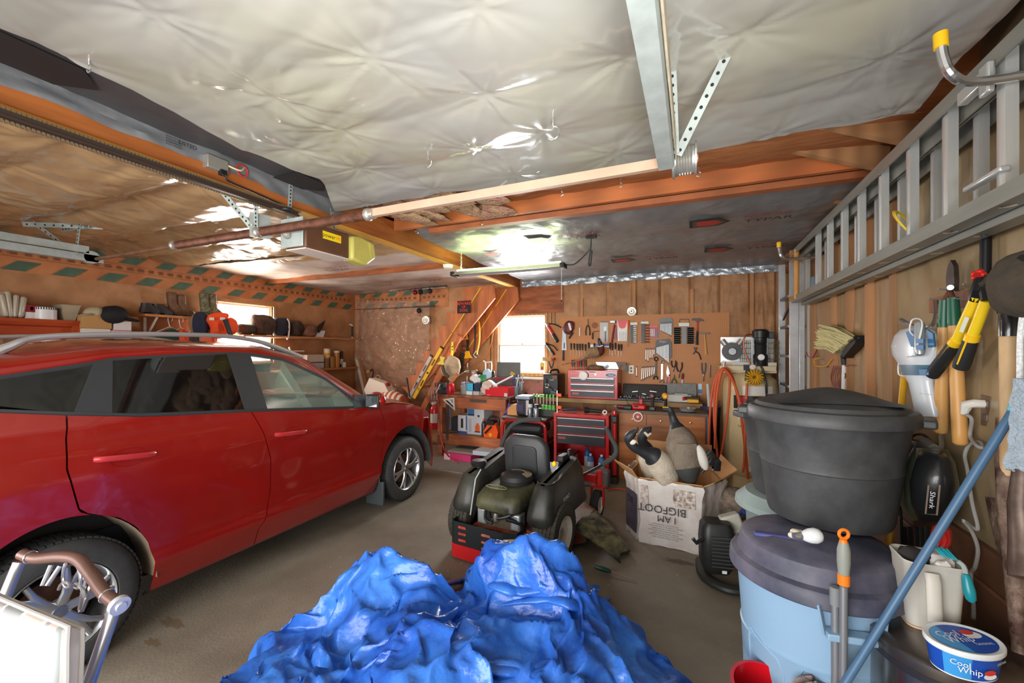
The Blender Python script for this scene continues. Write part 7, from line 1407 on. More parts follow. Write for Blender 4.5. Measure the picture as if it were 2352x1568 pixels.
for x, c, cc, lab in ((-2.005, '77797e', 'c6c8ca', 'silver spray can with pale cap on the generator board'), (-1.92, '8a8e96', '1c2c48', 'silver spray can with navy cap on the generator board')):
    b = thing('spray_can', lab, 'spray can', (x, 5.32, 0.745)); G().lathe([(0.036, 0), (0.037, 0.005), (0.037, 0.125), (0.032, 0.135), (0, 0.135)], (x, 5.32, 0.745), seg=18).ob('can', M(c, 0.3, 0.6), b); G().lathe([(0.034, 0.135), (0.034, 0.17), (0.03, 0.18), (0, 0.18)], (x, 5.32, 0.745), seg=18).ob('cap', M(cc, 0.35), b)
g = thing('wooden_holder', 'tan wooden notched board leaning between workbench and generator', 'board', (-2.4, 5.5, 0.7)); q = [P(u, v, Y=5.42) for u, v in ((1164, 962), (1166, 938), (1177, 928), (1189, 928), (1190, 945), (1195, 928), (1200, 924), (1206, 930), (1200, 948), (1190, 958), (1186, 968))]; n = len(q); gg = G(); gg.add(q + [p + Vector((0.02, 0.10, 0)) for p in q], [list(range(n)), list(range(n, 2 * n))[::-1]] + [(i, n + i, n + (i + 1) % n, (i + 1) % n) for i in range(n)]); gg.ob('board', M('c48d54', 0.6, 0, 0.1, 5), g, ang=20)
# ================================================================ air compressor with hoses
ac = thing('air_compressor', 'tall beige upright air compressor in the back right corner', 'air compressor', (0.62, 5.72, 0)); TAN = M('cbb98e', 0.4, 0, 0.08, 5, coat=0.2); AX, AY = 0.615, 5.72
G().lathe([(0.05, 0.11), (0.18, 0.14), (0.27, 0.22), (0.285, 0.30), (0.285, 1.20), (0.27, 1.30), (0.18, 1.38), (0.05, 1.41), (0, 1.41)], (AX, AY, 0), seg=44).ob('tank', TAN, ac, ang=50)
G().lathe([(0.26, 0), (0.25, 0.12), (0.24, 0.22)], (AX, AY, 0), seg=36).ob('foot_ring', TAN, ac)
def tank(a, z, off=0.003): r = 0.285 + off; return Vector((AX + r * math.sin(a), AY - r * math.cos(a), z))
def wrap(name, col, a0, a1, z0, z1, off=0.003): g = G(); g.grid(lambda s, t: tank(lerp(a0, a1, s), lerp(z0, z1, t), off), 16, 1); return g.ob(name, M(col, 0.4), ac, ang=60)
wrap('black_band', '1a1718', -0.7, 0.9, 0.98, 1.13); wrap('white_label', 'd8d6d2', -0.35, 0.8, 1.14, 1.24); wrap('red_mark', 'c42028', -0.55, -0.2, 1.03, 1.12, 0.005); wrap('white_label', 'd5d3d0', -0.5, -0.05, 0.86, 0.97)
words('Ingersoll', 'lettering', WHITE, ac, tank(0.15, 1.055, 0.012), (0.98, 0.15, 0), (0, 0, 1), 0.05)
for k, t_ in enumerate(('Legendary Performance', 'Rugged', 'Quiet', 'Durable', 'Reliable')): words(t_, 'lettering', INK, ac, tank(0.0 - .06 * (k > 0), 0.79 - 0.045 * k, 0.006), (1, 0, 0), (0, 0, 1), 0.022 if k == 0 else 0.016)
wrap('white_label', 'dddad6', -0.25, 0.05, 0.28, 0.34); G().box((AX - 0.05, AY - 0.05, 1.44), (0.56, 0.42, 0.05)).ob('top_deck', TAN, ac)
a = P(1658, 773, Y=5.55); b2 = P(1786, 835, Y=5.55); G().box(((a.x + b2.x) / 2, 5.80, (a.z + b2.z) / 2), (b2.x - a.x, 0.015, a.z - b2.z)).ob('back_plate', M('d3d5d6', 0.25, 0.5), ac)
G().box(((a.x + b2.x) / 2, 5.62, b2.z - 0.05), (b2.x - a.x, 0.02, 0.12)).ob('front_panel', M('d8d0c0', 0.4), ac); sticker(ac, 'pink_label', a.x + 0.07, 5.608, b2.z - 0.05, 0.09, 0.09, 'd89a90'); sticker(ac, 'blue_label', a.x + 0.2, 5.608, b2.z - 0.03, 0.13, 0.05, 'b8c0d0'); sticker(ac, 'white_label', b2.x - 0.12, 5.608, b2.z - 0.04, 0.14, 0.06, 'e2dfd8')
c = P(1682, 807, Y=5.6); mt = G().cyl(c + Vector((0, 0.12, 0)), c, 0.105, seg=32).ob('motor', M('3a3c3f', 0.4), ac); G().lathe([(0, 0.02), (0.04, 0.02), (0.05, 0)], c, (0, -1, 0), 24).ob('motor_hub', M('85888a', 0.35, 0.6), mt)
for dx in (-.085, .085): G().tube([c + Vector((dx * .8, 0.05, 0.08)), c + Vector((dx * 1.25, 0.05, 0.135))], 0.032, 12).ob('pulley_ear', M('a9a3a0', 0.35, 0.4), mt)
c = P(1747, 800, Y=5.6); G().lathe([(0.075, -0.22), (0.075, -0.10), (0.06, -0.08), (0.065, 0.02), (0.058, 0.03), (0.065, 0.04), (0.065, 0.10), (0.085, 0.105), (0.085, 0.18), (0.06, 0.20), (0, 0.2)], c + Vector((0, 0.02, 0.02)), seg=28).ob('pump', M('1c1d1f', 0.4), ac, ang=40); G().lathe([(0, 0.012), (0.03, 0.01), (0.036, 0)], c + Vector((0.0, -0.055, -0.10)), (0, -1, 0), 24).ob('white_gauge', WHITE, ac)
G().box(c + Vector((0.11, 0.03, 0.15)), (0.06, 0.06, 0.08)).ob('air_filter', M('3a4446', 0.45), ac, bev=0.01)
for x in (-0.15, 0.14):
    g = G()
    for k in range(6): g.tube([c + Vector((x + 0.02 * k - .05, 0.05, -0.2)), c + Vector((x + 0.02 * k - .05, 0.05, 0.1))], 0.003, 4)
    for k in range(5): g.tube([c + Vector((x - .06, 0.05, -0.18 + 0.06 * k)), c + Vector((x + .06, 0.05, -0.18 + 0.06 * k))], 0.003, 4)
    g.ob('wire_guard', M('8f8466', 0.4, 0.5), ac)
G().tube(smooth([c + Vector((-.03, 0, .15)), c + Vector((-.15, -.02, .15)), c + Vector((-.17, -.02, 0)), c + Vector((-.10, -.03, -.2))]), 0.008, 8).ob('copper_pipe', M('8a4a34', 0.35, 0.7), ac)
q = P(1717, 858, Y=5.45); G().box(q + Vector((0.0, 0, 0.07)), (0.08, 0.05, 0.06)).tube([q + Vector((0, 0, .05)), q + Vector((0, 0, -.08))], [0.02, 0.03], 12).ob('regulator', BLACK, ac); G().lathe([(0, 0.012), (0.03, 0.01), (0.034, 0)], P(1729, 843, Y=5.42), (0, -1, 0), 20).ob('white_gauge', M('cfcac0', 0.3), ac)
G().tube(smooth([P(1733, 824, Y=5.5), P(1750, 845, Y=5.45), P(1757, 870, Y=5.45), P(1760, 890, Y=5.45), P(1760, 930, Y=5.5)]), 0.012, 8).ob('black_line', BLACK, ac)
g = G(); cc = P(1733, 866, Y=5.40)
for k in range(16): an = 2 * PI * k / 16; g.ring(cc + Vector((0.055 * math.cos(an), 0, 0.055 * math.sin(an))), (-math.sin(an), 0.2, math.cos(an)), 0.035, 0.007, 14, 6)
g.ob('yellow_coil_hose', M('d8a41e', 0.4), label='yellow coiled air hose hanging on the compressor', cat='hose')
OH = M('c4552c', 0.45)
lps = [[(1628, 1080), (1630, 960), (1640, 880), (1660, 846), (1680, 860), (1696, 920), (1708, 1000), (1716, 1080), (1718, 1100)], [(1650, 1060), (1640, 960), (1645, 880), (1662, 850), (1676, 870), (1670, 960), (1655, 1050)], [(1642, 1030), (1645, 930), (1652, 875), (1664, 848), (1690, 890), (1712, 980), (1730, 1060)]]
hz_ = thing('air_hose', 'long orange air hose looped over the compressor front', 'hose', P(1690, 1100, Y=5.3))
for k, l in enumerate(lps): G().tube(smooth([P(u, v, Y=5.36 - 0.03 * k) for u, v in l], 6), 0.013, 8).ob('hose_loop', OH, hz_)
G().tube(smooth([P(1716, 880, Y=5.36), P(1712, 960, Y=5.34), P(1710, 1050, Y=5.34), P(1706, 1085, Y=5.3)]), 0.013, 8).ob('hose_drop', M('c4552c', 0.45), hz_)
g = G(); c = P(1695, 1110, Y=5.0); c.z = 0.03
for k in range(3): g.ring(c + Vector((0, 0, 0.012 * k)), (0.05 * k, 0, 1), 0.16 + 0.02 * k, 0.012, 28, 6)
g.ob('floor_coil', OH, hz_); G().tube([P(1664, 830, Y=5.38), P(1662, 850, Y=5.38)], 0.016, 8).ob('hook_fitting', CHROME, hz_)
g = G(); q0, q1 = P(1724, 980, Y=5.2), P(1738, 1080, Y=5.1); g.tube([q0, q1], [0.012, 0.02], 8); g.ob('red_lever', M('d0281c', 0.35), label='red bar standing beside the compressor tank', cat='bar')
bag = thing('golf_bag', 'dark blue and black bag behind the orange hose loops', 'bag', (0.22, 5.95, 0)); G().lathe([(0.09, 0), (0.10, 0.02), (0.11, 0.85), (0.115, 0.9), (0, 0.88)], (0.20, 5.95, 0), seg=24).ob('bag_body', M('17181d', 0.6), bag); G().lathe([(0.116, 0.82), (0.12, 0.93), (0.10, 0.93)], (0.20, 5.95, 0), seg=24).ob('navy_rim', M('222c4e', 0.5), bag); G().tube([(0.19, 5.93, 0.9), (0.17, 5.93, 1.22)], 0.02, 8).tube([(0.23, 5.93, 0.9), (0.22, 5.93, 1.05)], 0.025, 8).ob('handles', M('b9bcb8', 0.4), bag)
# ================================================================ workbench
wbn = thing('workbench', 'reddish wooden workbench with lower shelf under the window', 'workbench', (-3.1, 6.0, 0)); WBM = M('a85c38', 0.55, 0, 0.2, 2.5, 'b96c45', sx=(0.4, 3, 4), wave=1.2)
G().box((-3.09, 6.05, 0.94), (1.20, 0.84, 0.035)).ob('top', M('7a4a34', 0.5, 0, 0.25, 5, '94664a'), wbn, bev=0.003)
for y in (5.665, 6.44): G().box((-3.09, y, 0.84), (1.16, 0.04, 0.165)).ob('apron', WBM, wbn, bev=0.004); G().box((-3.09, y - .005, 0.265), (1.18, 0.04, 0.13)).ob('shelf_rail', WBM, wbn, bev=0.004)
for x in (-3.64, -2.56):
    for y in (5.70, 6.40): G().box((x, y, 0.46), (0.085, 0.085, 0.92)).ob('leg', WBM, wbn, bev=0.004)
G().box((-3.09, 6.05, 0.335), (1.16, 0.80, 0.02)).ob('lower_shelf', M('8b6248', 0.6, 0, 0.2, 4), wbn)
dw = G().box((-2.52, 6.05, 0.83), (0.03, 0.78, 0.18)).ob('side_drawer', M('5c2c1e', 0.5, 0, 0.15, 4), wbn); G().box((-2.50, 5.95, 0.87), (0.012, 0.1, 0.008)).ob('handle', M('b9a48c', 0.4, 0.5), dw)
G().box((-2.96, 5.643, 0.885), (0.28, 0.004, 0.045)).ob('steel_plate', M('5e544e', 0.45, 0.5), wbn)
ZT = 0.958
def F(u, v, y=5.66): return P(u, v, Y=y)
def tub_(lab, nm, x, y, z, r, h, col, cat, trans=0.0, rb=None, seg=24):
    g = G(); rb = rb or r * .85; g.lathe([(rb, 0), (r, h), (r * 1.04, h), (r * 1.04, h * .96), (r * .95, h * .97), (rb * .95, 0.01), (0, 0.01)], (x, y, z), seg=seg); return g.ob(nm, M(col, 0.35, trans=trans), label=lab, cat=cat)
def bx_(lab, nm, c, d, col, cat='box', rz=0, bev=0.002, grp=None):
    g = G(); g.box(c, d, rot(0, 0, rz)); return g.ob(nm, M(col, 0.5), label=lab, cat=cat, group=grp, bev=bev)
def lump(g, c, r, amp, f, seed=0): return g.ball(c, r, 18, 12, None, lambda p: p + amp * Vector((nz(p.x * f, p.y * f, seed), nz(p.y * f, p.z * f, seed + 3), nz(p.z * f, p.x * f, seed + 7))))
q = F(1034, 905, 5.75); rc = thing('red_canister', 'red plastic canister with spout at the left of the workbench top', 'canister', (q.x, 5.75, ZT)); G().lathe([(0.062, 0), (0.066, 0.01), (0.066, 0.15), (0.06, 0.16), (0.05, 0.165), (0, 0.165)], (q.x, 5.75, ZT), seg=24).ob('body', M('c81e28', 0.3), rc); G().tube([(q.x + .06, 5.72, ZT + .05), (q.x + .10, 5.70, ZT + .06), (q.x + .09, 5.70, ZT + .10)], 0.02, 8).ob('spout', M('c81e28', 0.3), rc)
tub_('clear plastic jar of small parts behind the red canister', 'plastic_jar', -3.29, 5.83, ZT, 0.07, 0.13, 'b9c4c4', 'jar', 0.4)
g = G(); lump(g, (-3.28, 5.83, ZT + .14), (0.065, .06, .05), 0.03, 30, 4); g.ob('parts_pile', M('3f4756', 0.5, 0, 0.5, 60, '9aa0b4'), label='pile of small dark fasteners in the clear jar', cat='parts', ang=0)
bb = bx_('bright cyan and navy carton on the workbench', 'cyan_box', (-3.14, 5.80, ZT + .12), (0.12, 0.12, 0.11), '3fb4dc'); g = G(); g.box((-3.045, 5.80, ZT + .12), (0.11, 0.12, 0.11)); WL[bb.name] = Vector((-3.14, 5.80, ZT + .065)); g.ob('navy_half', M('28364e', 0.4), bb)
for k, x in enumerate((-3.16, -3.04)): bx_(('small white carton under the left of the cyan box', 'small grey carton under the right of the cyan box')[k], 'small_carton', (x, 5.78, ZT + .03), (0.10, 0.10, 0.058), ('d9dcdc', 'b4aeb0')[k])
g = G(); lump(g, (-3.09, 5.88, ZT + .24), (0.12, .07, .06), 0.05, 16, 1); g.ob('white_rag', M('d6d4d8', 0.8), label='crumpled white rag on top of the cyan box', cat='rag', ang=60)
g = G(); lump(g, (-3.00, 5.86, ZT + .25), (0.07, .05, .05), 0.04, 18, 2); g.ob('green_wrapper', M('3f8a58', 0.5), label='crumpled green wrapper beside the white rag', cat='wrapper', ang=60)
g = G(); lump(g, (-2.96, 5.92, ZT + .31), (0.07, .05, .08), 0.05, 16, 6); g.ob('blue_wrapper', M('a9c8da', 0.35), label='pale blue crumpled bag at the back of the workbench', cat='bag', ang=60)
g = G(); lump(g, (-2.86, 5.79, ZT + .11), (0.13, .10, .12), 0.05, 13, 5); pb = g.ob('plastic_bag', M('d8b9b0', 0.3, 0, 0.12, 14, 'e2cfc8', trans=0.15), label='pinkish translucent plastic bag of things on the workbench', cat='bag', ang=60)
rb_ = thing('shoe_box', 'open red shoe box at the front of the workbench', 'box', (-2.67, 5.80, ZT)); g = G()
for c, d in (((-2.68, 5.70, .07), (0.37, .006, .13)), ((-2.68, 5.93, .07), (0.37, .006, .13)), ((-2.863, 5.815, .07), (.006, 0.23, .13)), ((-2.497, 5.815, .07), (.006, 0.23, .13)), ((-2.68, 5.815, .005), (0.37, 0.23, .006))): g.box(Vector(c) + Vector((0, 0, ZT)), d)
g.ob('carton', M('c92029', 0.4), rb_); sticker(rb_, 'size_label', -2.53, 5.694, ZT + .03, 0.05, 0.05, 'b9c4c4'); words('shoes', 'lettering', WHITE, rb_, (-2.81, 5.695, ZT + .02), (1, 0, 0), (0, 0, 1), 0.014)
td = G().bar((-2.78, 5.74, ZT + .14), (-2.50, 5.9, ZT + .30), 0.035, 0.02).ob('towel_bar', M('e4e6e8', 0.3), label='white bar slanting out of the red shoe box', cat='bar'); G().bar((-2.75, 5.76, ZT + .125), (-2.46, 5.9, ZT + .275), 0.012, 0.01).box((-2.79, 5.73, ZT + .13), (0.07, 0.04, 0.05)).ob('dark_clamp', BLACK, td)
tb2 = thing('metal_case', 'grey metal case standing open behind the red shoe box', 'case', (-2.75, 6.25, ZT)); G().box((-2.76, 6.33, ZT + .36), (0.42, 0.03, 0.26), rot(-6)).ob('lid', M('5f605c', 0.45, 0.2, 0.12, 6), tb2, bev=0.006); G().box((-2.76, 6.22, ZT + .13), (0.42, 0.2, 0.24)).ob('case', M('4f4a4a', 0.5), tb2, bev=0.01)
for x in (-2.86, -2.74, -2.64): G().box((x, 6.115, ZT + .235), (0.09, 0.01, 0.04)).ob('red_drawer', M('8a1c28', 0.35), tb2)
G().box((-2.68, 6.31, ZT + .30), (0.08, 0.006, 0.06), rot(0, 25, 0)).ob('yellow_sticker', M('c59a2a', 0.5), tb2)
tub_('blue grey plastic cup of pens at the right of the workbench', 'cup', -2.52, 6.05, ZT, 0.05, 0.13, '7f93a3', 'cup')
jr = tub_('clear glass jar of pens by the window corner of the bench', 'glass_jar', -2.52, 6.22, ZT, 0.06, 0.18, 'b4b8ac', 'jar', 0.6)
rp_ = random.Random(8)
for k, (x, c) in enumerate(((-2.56, '2d3f74'), (-2.53, 'e2e6ee'), (-2.50, '24305c'), (-2.47, 'a9b4cc'), (-2.54, '3a4a68'))): G().cyl((x, 6.05 + .04 * k, ZT + .06), (x + rp_.uniform(-.04, .04), 6.06 + .04 * k, ZT + .30), 0.008, seg=8).ob('pen', M(c, 0.4), label=('navy', 'white', 'dark navy', 'pale blue', 'slate blue')[k] + ' pen standing in the cups at the bench right end', cat='pen')
lmp = thing('pvc_stand', 'white bent pipe stand behind the workbench beside the window', 'pipe stand', (-3.0, 6.35, ZT)); g = G()
for pts in ([(1115, 900), (1115, 835), (1114, 831), (1110, 828)], [(1115, 832), (1128, 831), (1129, 834), (1128, 865)]): g.tube([P(u, v, Y=6.35) for u, v in pts], 0.011, 8)
g.ob('white_pipe', M('e6e4e0', 0.35), lmp)
for u, v0, v1 in ((1074, 833, 846), (1073, 864, 874)): G().cyl(P(u, v0, Y=6.4), P(u, v1, Y=6.4), 0.012, seg=10).ob('chalk_tube', WHITE, label=('upper' if v0 < 850 else 'lower') + ' short white tube on the back wall above the bench', cat='tube')
G().box(P(1073, 852, Y=6.46), (0.07, 0.02, 0.045)).ob('light_switch', M('d8d0c4', 0.4), label='small pale switch box on the wall behind the bench', cat='switch')
cn = thing('coffee_can', 'checkered red and white can on the bench back ledge', 'can', P(1089, 864, Y=6.3)); G().lathe([(0.045, 0), (0.045, 0.10), (0, 0.10)], P(1089, 864, Y=6.3), seg=20).ob('body', M('b03038', 0.4, 0, 0.1, 30, 'd8cfc8'), cn); G().lathe([(0.047, 0.06), (0.047, 0.10), (0, 0.101)], P(1089, 864, Y=6.3), seg=20).ob('dark_band', M('1f2026', 0.4, 0, 0.5, 60, 'd8d8d8'), cn)
G().box((-3.05, 6.36, 1.16), (0.62, 0.14, 0.02)).ob('wall_ledge', M('8a5a38', 0.6), label='narrow wooden ledge on the wall behind the workbench', cat='ledge')
for u, c, lab in ((1122, 'c23a38', 'red spray bottle on the bench back ledge'), (1131, '23282c', 'black spray bottle on the bench back ledge')): bottle(P(u, 864, Y=6.3).x, 6.33, 1.17, 0.028, 0.15, c, '2a2c30', lab)
gf = thing('glue_gun', 'black hose gun lying on the bench back ledge', 'tool', P(1105, 860, Y=6.3)); G().tube([P(1095, 852, Y=6.28), P(1103, 858, Y=6.28), P(1120, 862, Y=6.28)], [0.02, 0.022, 0.012], 10).ob('body', M('25262c', 0.45), gf); G().tube([P(1093, 850, Y=6.28), P(1097, 853, Y=6.28)], 0.02, 8).ob('tan_tip', M('c8a46a', 0.4), gf)
# vise at the left end, tool caddy
vi = thing('bench_vise', 'dark grey bench vise at the left corner of the workbench', 'vise', (-3.62, 5.72, ZT)); VM_ = M('3a4148', 0.45, 0.4, 0.2, 14); G().box((-3.60, 5.76, ZT + .05), (0.15, 0.16, 0.10)).ob('base', VM_, vi, bev=0.015); G().box((-3.60, 5.73, ZT + .14), (0.2, 0.07, 0.08)).box((-3.60, 5.62, ZT + .14), (0.2, 0.05, 0.08)).ob('jaws', VM_, vi, bev=0.01); G().cyl((-3.66, 5.58, ZT + .02), (-3.58, 5.58, ZT + .16), 0.008).cyl((-3.6, 5.75, ZT + .1), (-3.6, 5.56, ZT + .1), 0.016).ob('screw_handle', STEEL, vi)
# things on the front of the bench
sq = thing('pennant_square', 'white triangular speed square hanging on the bench apron', 'square', F(1015, 945)); 
def fpoly(nm, mt, pts, par, y=5.62, th=.006): q = [P(u, v, Y=y) for u, v in pts]; n = len(q); g = G(); g.add(q + [p + Vector((0, th, 0)) for p in q], [list(range(n)), list(range(n, 2 * n))[::-1]] + [(i, n + i, n + (i + 1) % n, (i + 1) % n) for i in range(n)]); return g.ob(nm, mt, par, ang=20)
fpoly('plate', M('d6dadb', 0.35, 0.2), [(1016, 917), (1043, 913), (1045, 943)], sq); fpoly('black_border', M('23282c', 0.4), [(1022, 919), (1041, 936), (1041, 932), (1028, 919)], sq, 5.617, .001); fpoly('inner_print', M('8d8890', 0.4), [(1033, 917), (1040, 917), (1041, 928)], sq, 5.617, .001)
fpoly('rule', M('5e5550', 0.45, 0.4), [(1024, 928), (1031, 930), (1030, 1011), (1024, 1011)], None, 5.60, .004).name
o = COL.objects['rule']; tag(o, 'long dark steel rule hanging down the bench front', 'ruler')
G().tube([F(1033, 938, 5.64), F(1035, 965, 5.64), F(1034, 985, 5.64)], [0.012, 0.005, 0.014], 8).ob('blue_scraper', M('3a7aa8', 0.4), label='thin blue handled tool hanging behind the steel rule', cat='tool')
pcl = thing('quick_clamp', 'purple handled clamp hanging on the bench right front corner', 'clamp', F(1155, 962)); G().tube([F(1172, 912, 5.6), F(1171, 930, 5.6)], [(0.018, 0.012), (0.022, 0.014)], 8).tube([F(1160, 950, 5.6), F(1155, 962, 5.6)], [0.022, 0.026], 8).ob('black_ends', BLACK, pcl); G().tube(smooth([F(1171, 928, 5.6), F(1168, 938, 5.6), F(1161, 950, 5.6)]), 0.022, 10).ob('purple_grip', M('4a3a94', 0.4), pcl)
fe = thing('fire_extinguisher', 'red fire extinguisher with white label between car nose and bench', 'fire extinguisher', F(997, 985, 5.5)); q = F(997, 985, 5.5); G().lathe([(0.05, 0), (0.055, 0.02), (0.055, 0.30), (0.04, 0.35), (0.02, 0.37), (0, 0.37)], q, seg=22).ob('cylinder', M('c81a22', 0.25, coat=.5), fe); G().lathe([(0.0565, 0.10), (0.0565, 0.24)], q, seg=22, cap=False).ob('label_band', M('d6d2cc', 0.4), fe); G().box(q + Vector((0, 0, .395)), (0.03, 0.10, 0.04)).ob('valve', M('d2d0cc', 0.35, 0.4), fe)
G().tube(smooth([F(1002, 868, 5.60), F(1006, 920, 5.58), F(1008, 960, 5.5), F(1012, 1000, 5.4), F(1022, 1035, 5.3), P(1035, 1052, Z=.03), P(1052, 1065, Z=.012)]), 0.010, 8).ob('red_hose', M('a8463a', 0.5), label='reddish hose running from the vise down to the floor', cat='hose')
tcd = thing('tool_pouch', 'cluster of tools in a brown pouch on the bench left end', 'tool pouch', F(995, 925)); G().box(F(997, 918, 5.62), (0.14, 0.05, 0.14)).ob('pouch', M('6a3a2c', 0.7), tcd, bev=0.01)
for u in (992, 998, 1003): G().cyl(F(u, 918, 5.6), F(u - 2, 888, 5.6), 0.008).ob('tool_shank', M('8f8f92', 0.4, 0.6), tcd)
# lower shelf contents
def pbox(nm, lab, x0, x1, y, dep, z0, h, col, parts=()):
    t = thing(nm, lab, 'box', ((x0 + x1) / 2, y + dep / 2, z0)); G().box(((x0 + x1) / 2, y + dep / 2, z0 + h / 2), (x1 - x0, dep, h)).ob('carton', M(col, 0.5), t, bev=0.003)
    for pn, cl, fx0, fx1, fz0, fz1 in parts: G().box((lerp(x0, x1, (fx0 + fx1) / 2), y - .001, z0 + h * (fz0 + fz1) / 2), ((x1 - x0) * (fx1 - fx0), .002, h * (fz1 - fz0))).ob(pn, M(cl, 0.5), t)
    return t
SZ = 0.346
pbox('pump_carton', 'large white carton with orange pump picture on the bench lower shelf', -3.22, -2.93, 5.78, 0.3, SZ, 0.40, 'c9cdd2', [('blue_header', '3a7ab0', .03, .42, .78, .97), ('dark_strip', '33343a', .03, .42, .72, .78), ('orange_pump', 'e0682c', .48, .75, .12, .36), ('pump_top', 'e0682c', .54, .70, .36, .44), ('pump_base', '3a2a26', .44, .78, .09, .13), ('small_print', 'b0b4ba', .08, .24, .1, .6), ('black_box', '3a3c40', .62, .74, .68, .76)])
pbox('tool_carton', 'smaller white and blue carton beside the pump carton', -3.40, -3.24, 5.80, 0.26, SZ, 0.28, 'd4d6da', [('blue_base', '2a56b4', .0, 1, .0, .12), ('dark_print', '2b2d34', .35, .6, .3, .82), ('blue_side', '3048a0', .9, 1, .2, .98)])
pbox('black_case', 'black plastic case at the left of the bench lower shelf', -3.58, -3.41, 5.9, 0.3, SZ, 0.22, '24282e')
cs = thing('chainsaw', 'orange chainsaw with black handle on the bench lower shelf', 'chainsaw', (-2.76, 5.75, SZ)); G().loft([[(x, y, SZ + z * s_) for x, z in ((-2.87, .0), (-2.66, .0), (-2.64, .1), (-2.68, .22), (-2.82, .2), (-2.88, .1))] for y, s_ in ((5.66, .9), (5.69, 1), (5.84, 1), (5.87, .9))]).ob('body', M('ec5a22', 0.35), cs, ang=40)
G().tube(smooth([(-2.86, 5.72, SZ + .17), (-2.83, 5.72, SZ + .27), (-2.74, 5.72, SZ + .31), (-2.66, 5.72, SZ + .28), (-2.66, 5.72, SZ + .18)]), 0.014, 8).box((-2.75, 5.70, SZ + .22), (0.10, 0.12, 0.06)).ob('black_handle', BLACK, cs)
G().bar((-2.85, 5.65, SZ + .06), (-2.74, 5.65, SZ + .17), 0.03, 0.01, (0, 1, 0)).ob('dark_trim', M('2a211e', 0.4), cs); G().lathe([(0, 0.004), (0.03, 0.003)], (-2.76, 5.657, SZ + .045), (0, -1, 0), 12).ob('yellow_badge', M('e8a41c', 0.4), cs)
bottle(-2.905, 5.72, SZ, 0.035, 0.26, '30343c', 'd85a2c', 'dark oil bottle with orange cap beside the chainsaw')
# under the bench
pbox('pink_carton', 'pink and white carton under the workbench', -3.44, -2.98, 5.45, 0.3, 0.0, 0.105, 'd63a78', [('white_label', 'ecc8d4', .02, .24, .1, .9)])
pbox('grey_carton', 'flat grey cardboard sheet lying on the pink carton', -3.40, -2.72, 5.5, 0.6, 0.107, 0.03, '8f8a82')
pbox('blue_white_carton', 'pale blue and white carton at the right under the workbench', -2.92, -2.6, 5.4, 0.35, 0.14, 0.06, 'b8c4d0')
G().box((-3.55, 5.25, 0.006), (1.5, 0.55, 0.012), rot(0, 0, -3)).ob('patterned_mat', M('a09c94', 0.8, 0, 0.3, 12, '6f6c68'), label='grey patterned mat on the floor before the workbench', cat='mat')
# ================================================================ stairs along the back wall
st_ = thing('staircase', 'open notched wooden stair stringers with yellow painted edges on the back wall', 'stairs', (-4.0, 6.35, 0)); SF = M('a85c30', 0.55, 0, 0.2, 2.5, 'b4683a', sx=(3, 3, 0.5)); YED = M('e6c038', 0.45)
B0, T0 = P(945, 915, Y=6.1), P(1108, 658, Y=6.1); dd = (T0 - B0); n_st = 9; TX = T0.x + 0.04
for y, k0_ in ((6.10, 0), (6.42, 0)):
    pl_s = []
    off = Vector((-0.22 if y < 6.2 else -0.05, 0, 0.0)); tops = []
    for k in range(n_st):
        a = B0 + dd * (k / n_st); b = B0 + dd * ((k + 1) / n_st); tops += [(a.x, b.z), (b.x, b.z)]
    poly = [(B0.x + .06, B0.z)] + [(x - .28 + .1, z) for x, z in tops] + [(T0.x + .22, T0.z), (T0.x + .24, T0.z - .2)]
    n = len(poly); G().prism(poly, lambda x, z, d: (x + (0.28 if y > 6.2 else 0), y - d, z), (0, 0.04)).ob('stringer', SF, st_, ang=20)
    g = G()
    for f0, f1 in ((0.42, 0.60), (0.61, 0.80), (0.84, 0.985)):
        a = B0 + dd * f0; b = B0 + dd * f1; sh_ = Vector((0.02 + (0.31 if y > 6.2 else 0), y - B0.y - 0.05, 0)); g.bar(a + sh_, b + sh_, 0.012, 0.03, (0, 1, 0))
    g.ob('yellow_edge', YED, st_)
for k in range(1, n_st):
    p = B0 + dd * (k / n_st); G().box((p.x + .10, 6.27, p.z - .01), (0.24, 0.30, 0.03)).ob('tread', SF, st_)
G().bar(B0 + Vector((-.05, -.06, -.75)), P(1055, 770, Y=6.04), 0.10, 0.04, (0, 1, 0)).ob('hand_rail_board', SF, st_)
def lev(lab, u0, v0, u1, v1, col, dark, y=5.98, w=0.06):
    t = thing('spirit_level', lab, 'spirit level', P(u0, v0, Y=y)); a, b = P(u0, v0, Y=y), P(u1, v1, Y=y); G().bar(a, b, w, 0.025, (0, 1, 0)).ob('beam', M(col, 0.35, 0.1), t, bev=0.002); d = (b - a).normalized(); 
    for f in (0.3, 0.7): g = G(); c = lerp(a, b, f); g.bar(c - d * .06 + Vector((0, -.014, 0)), c + d * .06 + Vector((0, -.014, 0)), w * .45, 0.003, (0, 1, 0)); g.ob('hand_slot', M(dark, 0.5), t, bev=0.012)
    g = G(); c = lerp(a, b, .5); g.lathe([(0, .004), (0.018, .003)], c + Vector((0, -.014, 0)), (0, -1, 0), 14); g.ob('vial', DARK, t); G().bar(b - d * .03 + Vector((0, -.002, 0)), b, w * 1.02, 0.027, (0, 1, 0)).ob('black_end', BLACK, t)
lev('long yellow spirit level leaning against the stair stringer', 951, 914, 1016, 796, 'eec22c', '5a3a20'); lev('long silver spirit level leaning left of the yellow level', 940, 914, 992, 815, 'b9b4b0', '5a4034', 6.0, 0.055)
ys = thing('rafter_square', 'yellow plastic square at the foot of the stair rail', 'square', P(1012, 830, Y=5.95)); fpoly('plate', M('e4d04a', 0.4), [(1010, 818), (1022, 820), (1018, 830), (1022, 838), (1002, 836), (1012, 828)], ys, 5.95, .01)
